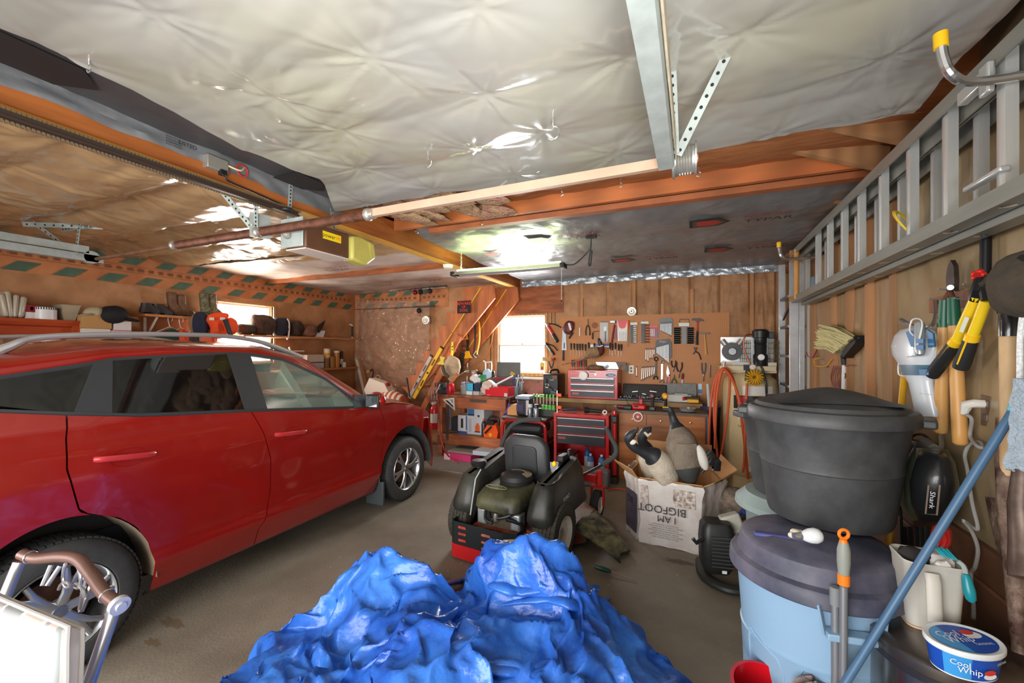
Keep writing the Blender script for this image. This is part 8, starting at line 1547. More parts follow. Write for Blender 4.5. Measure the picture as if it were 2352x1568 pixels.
sl2 = thing('torpedo_level', 'short bright yellow level with black dots hanging on the stairs', 'spirit level', P(1040, 820, Y=6.0)); G().bar(P(1037, 822, Y=6.0), P(1040, 785, Y=6.0), 0.035, 0.02, (0, 1, 0)).ob('beam', M('f4e02a', 0.4), sl2)
for v in (796, 803): G().lathe([(0, .004), (0.012, .003)], P(1039, v, Y=5.988), (0, -1, 0), 12).ob('black_dot', DARK, sl2)
fpoly('orange_flag', M('ee5a24', 0.5), [(1031, 806), (1036, 812), (1034, 818), (1026, 820)], None, 6.0, .01); tag(COL.objects['orange_flag'], 'small orange triangle beside the yellow torpedo level', 'flag')
hb = thing('hack_saw', 'yellow and black hacksaw hanging under the stairs', 'hacksaw', P(1075, 823, Y=6.3)); G().bar(P(1074, 768, Y=6.3), P(1074, 806, Y=6.3), 0.03, 0.03).ob('black_frame', BLACK, hb); fpoly('yellow_grip', M('f0b422', 0.4), [(1070, 806), (1076, 806), (1078, 814), (1084, 822), (1066, 823)], hb, 6.28, .03); G().bar(P(1073, 768, Y=6.3), P(1074, 779, Y=6.3), 0.035, 0.032).ob('yellow_tip', M('f0b422', 0.4), hb)
cb = thing('bow_saw', 'yellow bow saw hanging beside the hacksaw', 'saw', P(1098, 820, Y=6.3)); G().tube(smooth([P(1098, 740, Y=6.3), P(1101, 742, Y=6.3), P(1101, 780, Y=6.3), P(1096, 808, Y=6.3), P(1096, 814, Y=6.3)]), 0.016, 8).ob('yellow_frame', M('eab41e', 0.4), cb); G().tube([P(1096, 812, Y=6.3), P(1101, 819, Y=6.3)], 0.004, 6).ob('blade', STEEL, cb)
pb2 = thing('pry_bar', 'black pry bar hanging between hacksaw and bow saw', 'pry bar', P(1089, 820, Y=6.3)); G().tube(smooth([P(1090, 742, Y=6.28), P(1091, 775, Y=6.28), P(1089, 800, Y=6.28), P(1086, 820, Y=6.28)]), [(0.017, 0.012)] * 19, 8).ob('bar', M('26272a', 0.4, 0.3), pb2); G().tube(smooth([P(1094, 805, Y=6.28), P(1088, 815, Y=6.28), P(1094, 821, Y=6.28)]), 0.007, 8).ob('white_hook', WHITE, pb2)
tbg = G(); lump(tbg, P(1036, 845, Y=6.0), (0.16, 0.05, 0.22), 0.07, 9, 3); tb = tbg.ob('canvas_tool_belt', M('b39b7c', 0.8, 0, 0.15, 6, 'c0ab8e', bump=.4, bs=25), label='crumpled tan canvas tool belt hanging above the bench left end', cat='tool belt', ang=60); 
G().tube(smooth([P(1016, 838, Y=5.9), P(1020, 855, Y=5.9), P(1030, 866, Y=5.9)]), [(0.014, 0.03)] * 13, 8).ob('black_handle', M('4a4036', 0.5), tb)
os_ = thing('old_hand_saw', 'dark old hand saw with wooden handle hanging on the back wall', 'saw', P(1058, 852, Y=6.35)); fpoly('blade', M('4a443c', 0.5, 0.4, .2, 12), [(1055, 808), (1066, 810), (1063, 853), (1054, 852)], os_, 6.34, .004); G().ring(P(1065, 800, Y=6.34), (0, 1, 0), 0.045, 0.013, 20, 8).ob('wooden_grip', M('6a3c24', 0.5), os_)
mr = thing('miter_board', 'wooden and steel bars leaning at the left of the bench top', 'boards', P(1030, 890, Y=5.9)); G().bar(P(1024, 896, Y=5.9), P(1052, 857, Y=5.9), 0.05, 0.03, (0, 1, 0)).ob('wooden_bar', FIR, mr); G().bar(P(1046, 868, Y=5.88), P(1068, 853, Y=5.88), 0.015, 0.01).ob('steel_bar', STEEL, mr)
G().tube(smooth([P(1144, 640, Y=6.42), P(1141, 700, Y=6.42), P(1130, 780, Y=6.42), P(1118, 815, Y=6.42), P(1100, 830, Y=6.38), P(1072, 845, Y=6.38), P(1066, 840, Y=6.38)]), 0.006, 6).ob('orange_cable', M('b8743c', 0.5), label='thin orange cable hanging down beside the window', cat='cable')
# sign
sg_ = thing('warning_sign', 'black sign with red BEWARE OF DOG lettering on the stairs', 'sign', P(1065, 719, Y=6.0)); c = P(1065.5, 705, Y=6.0); G().box(c, (0.245, 0.006, 0.2)).ob('plate', M('17171a', 0.4), sg_)
for t_, dz, s in (('BEWARE', 0.055, 0.046), ('OF', 0.0, 0.04), ('DOG', -0.055, 0.046)): words(t_, 'lettering', M('e8342c', 0.5), sg_, c + Vector((0, -.005, dz)), (1, 0, 0), (0, 0, 1), s, squash=1.0)
# crinkled clear plastic over the left of the back wall and fishing rods
def crk(a, b):
    x = lerp(-6.05, -4.35, a); z = lerp(0.4, 2.62 - 0.1 * a, b)
    s = 0
    for k, (f, w) in enumerate(((2.6, .07), (5.5, .05), (11, .022))): s += w * abs(nz(x * f + k * 7 + 0.6 * nz(z * 4, x * 2), z * f * 1.15, k * 2.0))
    return (x, 6.47 - 0.02 - s - 0.012 * max(0, ridge(x * 4.5 + z * 3.2, z * 2.5 - x, 9)), z)
cp2 = G().grid(crk, 120, 150).ob('plastic_sheet', film('d8b9a2', 0.30, 0.10), label='crinkled shiny clear plastic over the left of the back wall', cat='plastic sheet', ang=0)
def rod(u0, v0, u1, v1, lab, col, reels, y=6.33):
    t = thing('fishing_rod', lab, 'fishing rod', P(u0, v0, Y=y)); a, b = P(u0, v0, Y=y), P(u1, v1, Y=y); G().tube([a, lerp(a, b, .75), lerp(a, b, .76), b], [0.004, 0.008, 0.016, 0.016], 8).ob('blank', M(col, 0.4), t)
    for f in (0.15, 0.35, 0.55): c = lerp(a, b, f) - Vector((0, 0, .02)); G().ring(c, (1, 0, 0), 0.014, 0.003, 12, 5).ob('line_guide', M('8a3028', 0.4), t)
    for f, rc_ in reels:
        c = lerp(a, b, f) - Vector((0, .02, .07)); G().cyl(c - Vector((.03, 0, 0)), c + Vector((.03, 0, 0)), 0.035, seg=18).tube([c, c + Vector((0, 0, .07))], 0.01, 6).ring(c, (1, 0, 0), 0.045, 0.005, 18, 6).ob('reel', M(rc_, 0.35, 0.4), t)
rod(822, 672, 1024, 658, 'white fishing rod with red wraps near the ceiling', 'cfc4ba', ((0.68, '8a2430'), )); rod(900, 668, 1026, 656, 'black fishing rod with two dark reels beside the white one', '1c1c1f', ((0.55, '2a2a2e'), (0.72, '3a3a3e')), 6.27); rod(812, 711, 998, 703, 'dark grey fishing rod on the lower wall hooks', '4a4644', ((0.83, '2e2a28'),))
# leaning boards, gift bag and striped sack behind the car nose
for u0, v0, u1, v1, c, lab in ((838, 905, 818, 820, 'd8cfc4', 'white trim board leaning in the back left corner'), (846, 905, 822, 805, 'a8714a', 'brown board leaning in the back left corner')): G().bar(P(u0, v0, Y=6.3), P(u1, v1, Y=6.42), 0.06, 0.02, (0, 1, 0)).ob('leaning_board', M(c, 0.5), label=lab, cat='board')
gbg = thing('gift_bag', 'white paper gift bag with string handle beyond the car hood', 'bag', P(860, 915, Y=6.0)); q = [P(u, v, Y=5.9) for u, v in ((836, 895), (848, 868), (882, 880), (905, 925), (850, 930))]; g = G(); n = 5; g.add(q + [p + Vector((.03, .14, 0)) for p in q], [list(range(n)), list(range(n, 2 * n))[::-1]] + [(i, n + i, n + (i + 1) % n, (i + 1) % n) for i in range(n)]); g.ob('paper', M('f2e6da', 0.6), gbg, ang=20); G().tube(smooth([P(862, 872, Y=5.9), P(865, 862, Y=5.9), P(872, 864, Y=5.9), P(874, 878, Y=5.9)]), 0.004, 6).ob('string_handle', M('d8a888', 0.6), gbg)
ssk = thing('striped_sack', 'orange and white striped sack behind the car hood', 'sack', P(900, 930, Y=5.95)); g = G(); 
rings = []
for k in range(13):
    f = k / 12; c = lerp(P(874, 915, Y=5.98), P(930, 925, Y=5.95), f); r = 0.155 * math.sin(PI * (0.16 + 0.72 * f)) ** .6; rings.append([c + Vector((0.2 * r * math.cos(t_ * PI / 10), 0.9 * r * math.cos(t_ * PI / 10), 1.15 * r * math.sin(t_ * PI / 10))) for t_ in range(20)])
g.loft(rings, mis=[k % 2 for k in range(12)]); g.ob('body', [M('f0ebe4', 0.6), M('c8603c', 0.6)], ssk, ang=60)
G().ball(P(891, 882, Y=5.95), (0.05, 0.04, 0.035), 12, 8).ob('red_ball', M('b01c28', 0.25), label='small glossy red ball on the striped sack', cat='ball')
mp2 = thing('wooden_mallet', 'round wooden headed mallet and black clamp on the back left wall', 'mallet', P(846, 870, Y=6.2)); G().ball(P(846, 854, Y=6.2), (0.045, 0.04, 0.04), 12, 8).ob('wooden_head', M('b88a58', 0.5), mp2); G().tube(smooth([P(851, 852, Y=6.2), P(855, 848, Y=6.2), P(857, 858, Y=6.2), P(854, 870, Y=6.2)]), 0.014, 8).ob('black_clamp', BLACK, mp2)
G().cyl(P(934, 868, Y=5.9), P(941, 912, Y=5.8), 0.016).ob('dark_pipe', M('3a3030', 0.45), label='short dark pipe standing up left of the levels', cat='pipe')
# ================================================================ left wall shelves
XS = XL
def Lp(u, v, x=-5.95): return P(u, v, X=x)
def lshelf(lab, u0, v0, u1, v1, col, th=0.03, xf=-5.9, par=None):
    a, b = Lp(u0, v0, xf), Lp(u1, v1, xf); z = (a.z + b.z) / 2; o = G().box(((XS + xf) / 2, (a.y + b.y) / 2, z - th / 2), (xf - XS, b.y - a.y, th)).ob('wall_shelf', col, label=lab, cat='shelf'); return o, z
MAN = M('93371a', 0.4, 0, 0.15, 3, 'a5431f', sx=(1, .3, 2))
mn = thing('mantel_shelf', 'carved reddish brown mantel shelf on the left wall', 'shelf', (-6.0, 1.4, 1.8)); G().box((-6.0, 1.3, 1.935), (0.30, 2.0, 0.03)).ob('top', MAN, mn)
g = G(); pr = [(-6.14, 1.92), (-5.86, 1.92), (-5.87, 1.89), (-5.90, 1.875), (-5.90, 1.80), (-5.95, 1.78), (-6.14, 1.78)]; g.loft([[(x, y, z + (0.02 * math.cos((y - 1.3) * 5) if z < 1.83 else 0)) for x, z in pr] for y in [0.35 + 0.0975 * k for k in range(21)]]); g.ob('carved_apron', MAN, mn)
G().box((-6.0, 2.27, 1.5), (0.28, 0.05, 0.8)).ob('end_post', MAN, mn)
G().box((-6.0, 1.35, 1.42), (0.28, 1.8, 0.025)).ob('lower_shelf', MAN, mn)
Z1 = 1.951
def onz(u, x=-5.95, z=Z1): p = P(u, 803, X=x); return Vector((x, p.y, z))
lf = lambda u0, u1, x=-5.95: (onz(u0, x).y, onz(u1, x).y)
CL = M('cdbfa6', 0.3, trans=0.35)
for k, (u0, u1, h, tl) in enumerate(((-4, 14, .22, 8), (10, 26, .25, 6), (24, 40, .22, -3), (38, 57, .21, -7))):
    y0, y1 = lf(u0, u1); G().box((-6.0, (y0 + y1) / 2, Z1 + h / 2 + .004), (0.2, (y1 - y0) * .9, h), rot(tl, 0, 0)).ob('plastic_container', CL, label='clear plastic food container, %s on the mantel shelf' % ('leftmost' , 'tallest beside the leftmost', 'third from the left', 'rightmost next to the red box')[k], cat='container', bev=0.03, seg=3)
def lbox(nm, lab, u0, u1, z, h, col, x=-5.92, dep=0.22, cat='box', parts=()):
    y0, y1 = lf(u0, u1, x); t = thing(nm, lab, cat, (x - dep / 2, (y0 + y1) / 2, z)); G().box((x - dep / 2, (y0 + y1) / 2, z + h / 2), (dep, y1 - y0, h)).ob('carton', M(col, 0.55), t, bev=0.003)
    for pn, cl, a, b, c, d in parts: G().box((x + .001, lerp(y0, y1, (a + b) / 2), z + h * (c + d) / 2), (.002, (y1 - y0) * (b - a), h * (d - c))).ob(pn, M(cl, 0.5), t)
    return t
lbox('red_box', 'red and white box on the mantel beside the clear containers', 58, 86, Z1, 0.135, 'd8d4cc', parts=[('red_top', '8a1a26', 0, 1, .48, 1), ('white_ring', 'd8b8bc', .4, .65, .62, .86)])
cy = thing('striped_can', 'white can with dark striped rim on the mantel', 'can', onz(103)); G().lathe([(0.085, 0), (0.085, 0.12), (0, 0.12)], onz(103), seg=24).ob('body', M('d8d6d4', 0.3), cy)
g = G()
for k in range(30): a = 2 * PI * k / 30; g.box(onz(103) + Vector((.0855 * math.cos(a), .0855 * math.sin(a), .108)), (.006, .006, .022))
g.ob('striped_rim', M('2a2838', 0.4), cy)
y0, y1 = lf(122, 189); tr_ = G(); tr_.loft([[(x, y, Z1 + z) for x, y in ((-6.08 + i, y0 + .04 + i), (-5.88 - i, y0 + .04 + i), (-5.88 - i, y1 - .04 - i), (-6.08 + i, y1 - .04 - i))] for z, i in ((0.002, .03), (0.15, 0), (0.16, -.01), (0.155, .005), (0.01, .035))]); tr_.ob('clear_tray', M('c2b498', 0.35, trans=0.3), label='clear rectangular tray lying on the mantel', cat='tray')
# shoe boxes stacked at the mantel end
BX = -5.80
ys_ = [('shoe_box', 'upper tan shoe box with lettering in the left stack', 190, 257, 1.875, 0.135, 'b78a52'), ('shoe_box', 'white end shoe box in the middle of the left stack', 191, 254, 1.768, 0.105, 'd8cfc6'), ('shoe_box', 'bottom tan shoe box of the left stack', 190, 248, 1.66, 0.107, 'b78c56')]
for nm, lab, u0, u1, z, h, c in ys_: t = lbox(nm, lab, u0, u1, z, h, c, BX, 0.3)
for nm, lab, u0, u1, z, h, c in (('shoe_box', 'white box on top of the right stack under the black cap', 262, 302, 1.865, 0.10, 'd9d0ce'), ('shoe_box', 'pink shoe box with black squiggle in the right stack', 256, 303, 1.762, 0.10, 'd9a4ac'), ('shoe_box', 'lower pink shoe box in the right stack', 258, 313, 1.725, 0.036, 'd4a0a8'), ('shoe_box', 'dark maroon box at the bottom of the right stack', 250, 313, 1.66, 0.062, '2e1414')):
    t = lbox(nm, lab, u0, u1, z, h, c, BX, 0.3)
    if 'squiggle' in lab: y0, y1 = lf(268, 294, BX); G().tube(smooth([(BX + .003, lerp(y0, y1, f), 1.80 + s) for f, s in ((0, .012), (.2, .01), (.4, -.012), (.55, .01), (.75, -.012), (1, -.016))]), 0.004, 6).ob('squiggle', INK, t)
o, Z0 = lshelf('narrow board shelf carrying the shoe boxes', 190, 786, 365, 784, M('9a6640', 0.6), 0.02, -5.78)
def cap_(lab, u, z, col, r, bu, x=-5.95):
    c = onz(u, x, z); t = thing('cap', lab, 'cap', c); G().ball(c + Vector((0, 0, r * .35)), (r, r * 1.05, r * .8), 18, 10, rot(12, 0, 0)).ob('crown', M(col, 0.8, bump=.3, bs=60), t); G().ball(c + Vector((.04, bu, r * .06)), (r * .75, r * .75, 0.015), 14, 6, rot(-14 if bu > 0 else 14, 0, 0)).ob('brim', M(col, 0.75), t); return t
cap_('tan cap lying on the shoe box stack', 218, 2.01, 'b0a184', 0.09, -.09, -5.88); cap_('black baseball cap resting on the shoe boxes', 258, 1.985, '19191b', 0.13, .13, -5.85)
lbox('tan_carton', 'small tan carton on the lower mantel shelf', 70, 118, 1.60, 0.18, 'b38a5c', -5.86); lbox('brown_block', 'dark brown box left of the tan carton on the lower mantel shelf', 30, 66, 1.60, 0.16, '7a5a3c', -5.9)
# boot shelf
o, ZB = lshelf('wooden boot shelf with white bracket on the left wall', 333, 717, 447, 730, M('b9793f', 0.5, 0, .12, 4), 0.028, -5.85); WLb = o
g = G(); q = Lp(336, 760, -6.1); g.box((-6.13, q.y, ZB - .16), (0.012, .03, 0.28)); g.bar((-6.12, q.y, ZB - .29), (-5.88, q.y, ZB - .035), .02, .012); g.ob('white_bracket', M('dcd6d0', 0.4), o)
def boot(lab, u, z, h, col, x=-5.98, grp=None, sole='1f1c1a', s=1.0, face=1):
    c = onz(u, x, z); t = thing('boot', lab, 'boot', c, grp); g = G()
    prof = [(0.0, .055, .11, .05), (.03, .05, .115, .052), (.07, .045, .10, .05), (.10, .03, .075, .048), (.14, .0, .055, .045), (h * .6, -.005, .052, .047), (h, -.01, .055, .05)]
    g.loft([[c + Vector((s * w * math.cos(2 * PI * k / 18), s * (dy + l * math.sin(2 * PI * k / 18)), .014 + zz)) for k in range(18)] for zz, dy, l, w in prof]); g.ob('shaft', M(col[0], 0.6, 0, col[2] if len(col) > 2 else .12, 24, col[1]), t, ang=50)
    G().lathe([(s * .055, 0), (s * .057, .018), (0, .018)], c + Vector((0, s * .05, 0)), seg=20, sx=1.0, sy=2.05).ob('sole', M(sole, 0.7), t); G().lathe([(s * .048, 0.014 + h), (s * .05, h + .02), (s * .04, h + .018)], c + Vector((0, -.01, 0)), seg=18).ob('dark_top_edge', M(sole, 0.6), t); return t
boot('brown rubber boot with olive cuff, left of the pair on the boot shelf', 396, ZB, 0.27, ('5e3f26', '6f4c2e')); boot('brown rubber boot with olive cuff, right of the pair on the boot shelf', 417, ZB, 0.25, ('5e3f26', '6f4c2e'))
boot('tall camouflage rubber boot, left of the camouflage pair', 470, ZB - .01, 0.31, ('4c4a34', '6c6848', .35), -5.9); boot('tall camouflage rubber boot, right of the camouflage pair', 488, ZB - .01, 0.31, ('4c4a34', '6c6848', .35), -5.92)
for u, lab in ((349, 'black lace up work shoe, left of the pair on the boot shelf'), (374, 'black lace up work shoe, right of the pair on the boot shelf')):
    c = onz(u, -5.95, ZB); t = thing('work_shoe', lab, 'shoe', c); G().loft([[c + Vector((.05 * w * math.cos(2 * PI * k / 16), dy + l * math.sin(2 * PI * k / 16), z)) for k in range(16)] for z, dy, l, w in ((.02, .0, .13, 1), (.05, 0, .13, 1), (.08, -.02, .10, .95), (.11, -.05, .06, .9), (.13, -.055, .055, .9))]).ob('upper', M('2a2322', 0.5), t, ang=50); G().lathe([(.055, 0), (.057, .02), (0, .02)], c, seg=18, sy=2.5).ob('sole', M('141416', 0.6), t)
# hanging clothes under the boot shelf
def hanger(lab, u, v, cloth_, wid, col2=None):
    c = Lp(u, v, -5.95); t = thing('hanging_garment', lab, 'garment', c - Vector((0, 0, .5))); G().tube(smooth([c + Vector((0, .02, .07)), c + Vector((0, .03, .10)), c + Vector((0, 0, .115)), c + Vector((0, -.02, .09)), c]), .005, 6).tube([c, c + Vector((.02, -wid * .5, -.07))], .006, 6).tube([c, c + Vector((-.02, wid * .5, -.07))], .006, 6).ob('hanger', M('cfc6bc', .4), t)
    G().grid(lambda a, b: c + Vector((.04 * math.cos((a - .5) * PI) + .02 * nz(a * 7, b * 4, u), wid * (a - .5) * (1 + .2 * b), -.02 - .07 * abs(2 * a - 1) * (1 - b) - .5 * b)), 18, 14).ob('cloth', cloth_, t, ang=60, solid=.02)
    if col2: G().grid(lambda a, b: c + Vector((.055, wid * (a - .5) * .2, -.07 - .4 * b)), 2, 6).ob('reflective_stripe', M(col2, .5), t)
hanger('dark green jacket on a hanger under the boot shelf', 390, 750, M('1f3a30', .85), .3); hanger('orange safety vest on a hanger under the boot shelf', 415, 752, M('e04a22', .7), .24, 'd8d4cc'); hanger('camouflage shirt on a hanger behind the orange vest', 438, 756, CAM, .2)
# caps and bags hanging by the bright window
cpb = thing('navy_hat', 'navy and tan cap hanging left of the orange bag', 'cap', Lp(462, 770, -5.8)); G().ball(Lp(461, 744, -5.8), (.05, .11, .165), 16, 10).ob('navy_panel', M('232a3e', .85), cpb); G().ring(Lp(463, 744, -5.82), (1, 0, 0), .125, .03, 24, 8).ob('tan_brim', M('8a6a4a', .85, bump=.6, bs=50), cpb)
og = G(); lump(og, Lp(503, 748, -5.75), (.09, .16, .17), .07, 9, 2); lump(og, Lp(530, 752, -5.72), (.07, .10, .14), .06, 9, 5); ob_ = og.ob('orange_hat', M('ef5020', .7, bump=.3, bs=30), label='bright orange hunting hats bundled by the window', cat='hat', ang=60); G().bar(Lp(517, 733, -5.62), Lp(530, 770, -5.6), .06, .012, (1, 0, 0)).ob('black_strap', BLACK, ob_)
for u, c in ((486, 'e8dccc'), (511, 'e8e8e8')): G().box(Lp(u, 732, -5.66), (.02, .05, .035)).ob('white_tag', M(c, .5), ob_)
o, ZG = lshelf('long wooden shelf of game bags beside the bright window', 560, 768, 828, 777, M('b07a4c', .5, 0, .12, 4), .03, -5.85)
def bagl(lab, u0, u1, h, col, seed, amp=.05, nm='duffel_bag'):
    y0, y1 = lf(u0, u1, -5.95); g = G(); c = Vector((-5.97, (y0 + y1) / 2, ZG + h / 2)); 
    g.ball(c, (.13, (y1 - y0) * .62, h * .62), 24, 14, None, lambda p: Vector((p.x, min(max(p.y, y0), y1), max(ZG + .003, min(p.z, ZG + h)))) + amp * Vector((nz(p.y * 9, p.z * 9, seed), .3 * nz(p.z * 8, p.y * 8, seed), abs(nz(p.y * 7, p.x * 7, seed)) * .4))); return g.ob(nm, M(col, .75, 0, .4, 9, bump=.4, bs=25), label=lab, cat='bag', ang=60)
b = bagl('brown and tan canvas bag beside the window on the long shelf', 578, 628, .30, '4a3628', 1); bagl('navy black bag in the middle of the long shelf', 630, 663, .28, '1e1d28', 2); bagl('narrow brown bag right of the navy bag', 666, 692, .25, '3e2c22', 3); bagl('tan and black small pack on the long shelf', 693, 725, .20, '7a5440', 4, .03); bagl('dark camouflage bundle at the window end of the shelf', 545, 580, .15, '3f3a2c', 5)
g = G(); y0, _ = lf(662, 664, -5.84); g.tube(smooth([(-5.84, y0 - .02, ZG + .27), (-5.83, y0 + .01, ZG + .2), (-5.83, y0, ZG), (-5.83, y0 - .03, ZG - .05)]), .012, 8); g.ob('pale_strap', M('c9c0b8', .6), label='pale grey strap hanging from the navy bag', cat='strap')
g = G(); a, b2 = Lp(728, 760, -5.9), Lp(746, 737, -5.9); g.tube([a, lerp(a, b2, .5), b2], [.05, .04, .008], 8); g.ob('black_shoe', M('1c1b1d', .5), label='pointed black object leaning beside the white tub', cat='object')
y0, y1 = lf(724, 747, -5.9); G().loft([[(x, y, ZG + z) for x, y in ((-6.04 + i, y0 + i), (-5.9 - i, y0 + i), (-5.9 - i, y1 - i), (-6.04 + i, y1 - i))] for z, i in ((.003, .02), (.11, 0), (.115, 0), (.11, .01), (.01, .025))]).ob('white_tub', M('d9dbdd', .35), label='small white plastic tub on the long shelf', cat='tub')
hk = G().tube(smooth([Lp(802, 745, -5.9), Lp(809, 748, -5.88), Lp(809, 772, -5.88), Lp(806, 779, -5.9), Lp(775, 778, -5.98)]), .012, 8).ob('rubber_hook', M('cfc9c4', .35), label='bent white storage hook with black sleeve at the shelf end', cat='hook'); G().tube([Lp(809, 749, -5.88), Lp(809, 773, -5.88)], .02, 10).ob('black_sleeve', M('22262a', .6), hk)
# lower shelf of cans and jars
o, ZL = lshelf('lower left wall shelf of jars and cans', 640, 846, 822, 846, M('a9713f', .5, 0, .12, 4), .03, -5.9)
def jar(lab, u, r, h, col, cc, x=-6.0, band=None, z=None): 
    c = onz(u, x, z or ZL); t = thing('can', lab, 'can', c); G().lathe([(r, 0), (r, h), (r * .9, h * 1.02), (0, h * 1.02)], c, seg=18).ob('body', M(col, .35), t); G().lathe([(r * 1.02, h * .93), (r * 1.02, h * 1.05), (0, h * 1.05)], c, seg=18).ob('lid', M(cc, .4), t)
    if band: G().lathe([(r * 1.01, h * .2), (r * 1.01, h * .55)], c, seg=18, cap=False).ob('label_band', M(band, .4), t)
jar('tall glass jar with yellow lid on the lower left shelf', 749, .05, .18, '8a6a3a', 'c8a03a'); jar('yellow and white can standing on the tall jar', 751, .055, .15, 'd8d4cc', 'e0b428', -6.0, 'e0a820', ZL + .19); jar('amber jar beside the yellow can', 762, .055, .20, '9a6a30', '8a5a2c'); jar('tall amber bottle with white cap on the lower left shelf', 773, .055, .29, 'b0702a', 'd8d0c4'); jar('slim dark bottle behind the amber bottle', 784, .03, .28, '2a2624', '1c1c1c', -6.05, 'cfcac0'); jar('small silver tin at the right of the lower left shelf', 790, .04, .09, 'c8c6c0', 'b0aea8')
for z, h, lab, c in ((ZL, .10, 'lower clear plastic bin under the stacked bin on the left shelf', 'b9bcc8'), (ZL + .11, .13, 'upper clear plastic bin of odds and ends on the left shelf', 'd8ccc0')): y0, y1 = lf(705, 745, -5.9); G().box((-6.0, (y0 + y1) / 2, z + h / 2 + .002), (.2, y1 - y0, h)).ob('plastic_bin', M(c, .3, 0, .1, 20, trans=.25), label=lab, cat='bin', bev=.012)
G().box(Lp(680, 806, -6.0), (.1, .24, .02)).bar(Lp(664, 797, -6), Lp(668, 808, -6), .02, .02).ob('white_bracket', M('e8e0da', .4), label='white angled bracket on the wall above the jars', cat='bracket')
# stacked books and boxes on the floor seen through the windscreen
rk = random.Random(6)
for k in range(9):
    z = 0.9 + .062 * (k % 5); y = 5.2 + .34 * (k // 5); c = ('d8d2c0', '6fb0b4', 'c8b070', 'e6e2d8', 'a8c4c4', 'd4cbb4', '8a6a4a', 'e2ddd2', 'b8c8b0')[k]
    bx_('%s box in the stacks on the low shelf seen through the car windows' % ('cream', 'teal', 'mustard', 'white', 'pale teal', 'beige', 'brown', 'ivory', 'pale green')[k], 'stacked_box', (-5.95, y, z + .03), (.26, .26, .058), c)
G().box((-5.95, 5.5, 0.885), (.36, 1.3, .025)).ob('wall_shelf', M('a9713f', .5), label='low left wall shelf of stacked boxes behind the car', cat='shelf')
# ================================================================ carton in a printed bag, goose decoys, backpack blower
bgx = thing('bagged_carton', 'open cardboard carton wrapped in a printed white plastic sack', 'carton', (-0.17, 4.0, 0)); C2 = [(-0.56, 4.02), (-0.42, 3.79), (0.06, 3.74), (0.24, 4.05), (0.18, 4.35), (-0.52, 4.38)]
def ringz(z, k, j=0.0): return [(-0.17 + (x + .17) * k + j * nz(i * 1.7, z * 9, 1), 4.05 + (y - 4.05) * k + j * nz(i * 2.3, z * 9, 5), z + (j * .6 * nz(i * 3.1, 2) if j else 0)) for i, (x, y) in enumerate(C2f)]
C2f = []
for a, b in zip(C2, C2[1:] + C2[:1]): C2f += [tuple(lerp(Vector(a), Vector(b), t / 10)) for t in range(10)]
BAGM = M('d3cdc8', 0.22, 0, 0.06, 7, 'bdb2ad', bump=0.5, bs=14)
sackp = G().loft([ringz(0.0, 1.03, .02), ringz(.06, 1.03, .012), ringz(.18, 1.0, .012), ringz(.32, 1.01, .014), ringz(.44, 1.03, .02), ringz(.52, 1.07, .03), ringz(.545, 1.05, .03), ringz(.50, .98, .0)], cap=False).ob('plastic_sack', BAGM, bgx, ang=50)
G().loft([ringz(0.01, .97), ringz(.53, .97), ringz(.53, .93), ringz(.05, .93)], cap=True).ob('carton_walls', CARD, bgx, ang=20)
fd = Vector((0.48, -0.05, 0)).normalized(); fo_ = Vector((-0.18, 3.765, 0)); nf = Vector((-.1, -1, 0)).normalized()
def onf(x, z, o=.022): return fo_ + fd * x + nf * o + Vector((0, 0, z))
def prn(nm, col, x0, x1, z0, z1, rough=.5, var=0.0): g = G(); g.grid(lambda a, b: onf(lerp(x0, x1, a), lerp(z0, z1, b), .020 + .003 * nz(a * 6, b * 6)), 8, 6); return g.ob(nm, M(col, rough, 0, var, 30, 'b8aca4' if var else None), sackp, ang=60)
prn('brown_print', '8a7468', .03, .20, .36, .50, .5, .4); prn('mauve_print', 'a08e8a', -.24, -.17, .30, .50, .5, .3)
R_ = -fd; U_ = (0, 0, -1)
words('I AM', 'black_lettering', M('3a3436', 0.5), sackp, onf(-.02, .245, .03), R_, U_, .055); words('BIGFOOT', 'black_lettering', M('3a3436', 0.5), sackp, onf(-.06, .32, .03), R_, U_, .065)
for k in range(7): words('BEFORE YOU LIES THE WOODS AND I WALK' if k % 2 else 'THE LAST ONE TO SEE THE FOREST', 'small_lettering', M('5a5254', 0.5), sackp, onf(-.03, .195 - .018 * k, .032), R_, U_, .0095)
sd_ = (Vector(C2[1] + (0,)) - Vector(C2[0] + (0,))); sn_ = Vector((sd_.y, -sd_.x, 0)).normalized(); mid = (Vector(C2[0] + (0,)) + Vector(C2[1] + (0,))) / 2
G().grid(lambda a, b: mid + sd_ * (a - .5) * .8 + sn_ * -.022 * (1 if sn_.y > 0 else -1) + Vector((0, 0, lerp(.06, .40, b))), 4, 4).ob('purple_side_print', M('4a4250', .45, 0, .3, 12), sackp)
words('BIG', 'black_lettering', INK, sackp, mid + sn_ * -.03 * (1 if sn_.y > 0 else -1) + Vector((0, 0, .33)), -sd_, U_, .06)
def flap(a, b, da, db): g = G(); a, b = Vector(a), Vector(b); g.grid(lambda s, t: lerp(lerp(a, b, s), lerp(a + Vector(da), b + Vector(db), s), t) + Vector((0, 0, .008 * nz(s * 4, t * 4))), 8, 4); g.ob('carton_flap', CARD, bgx, ang=60, solid=.006)
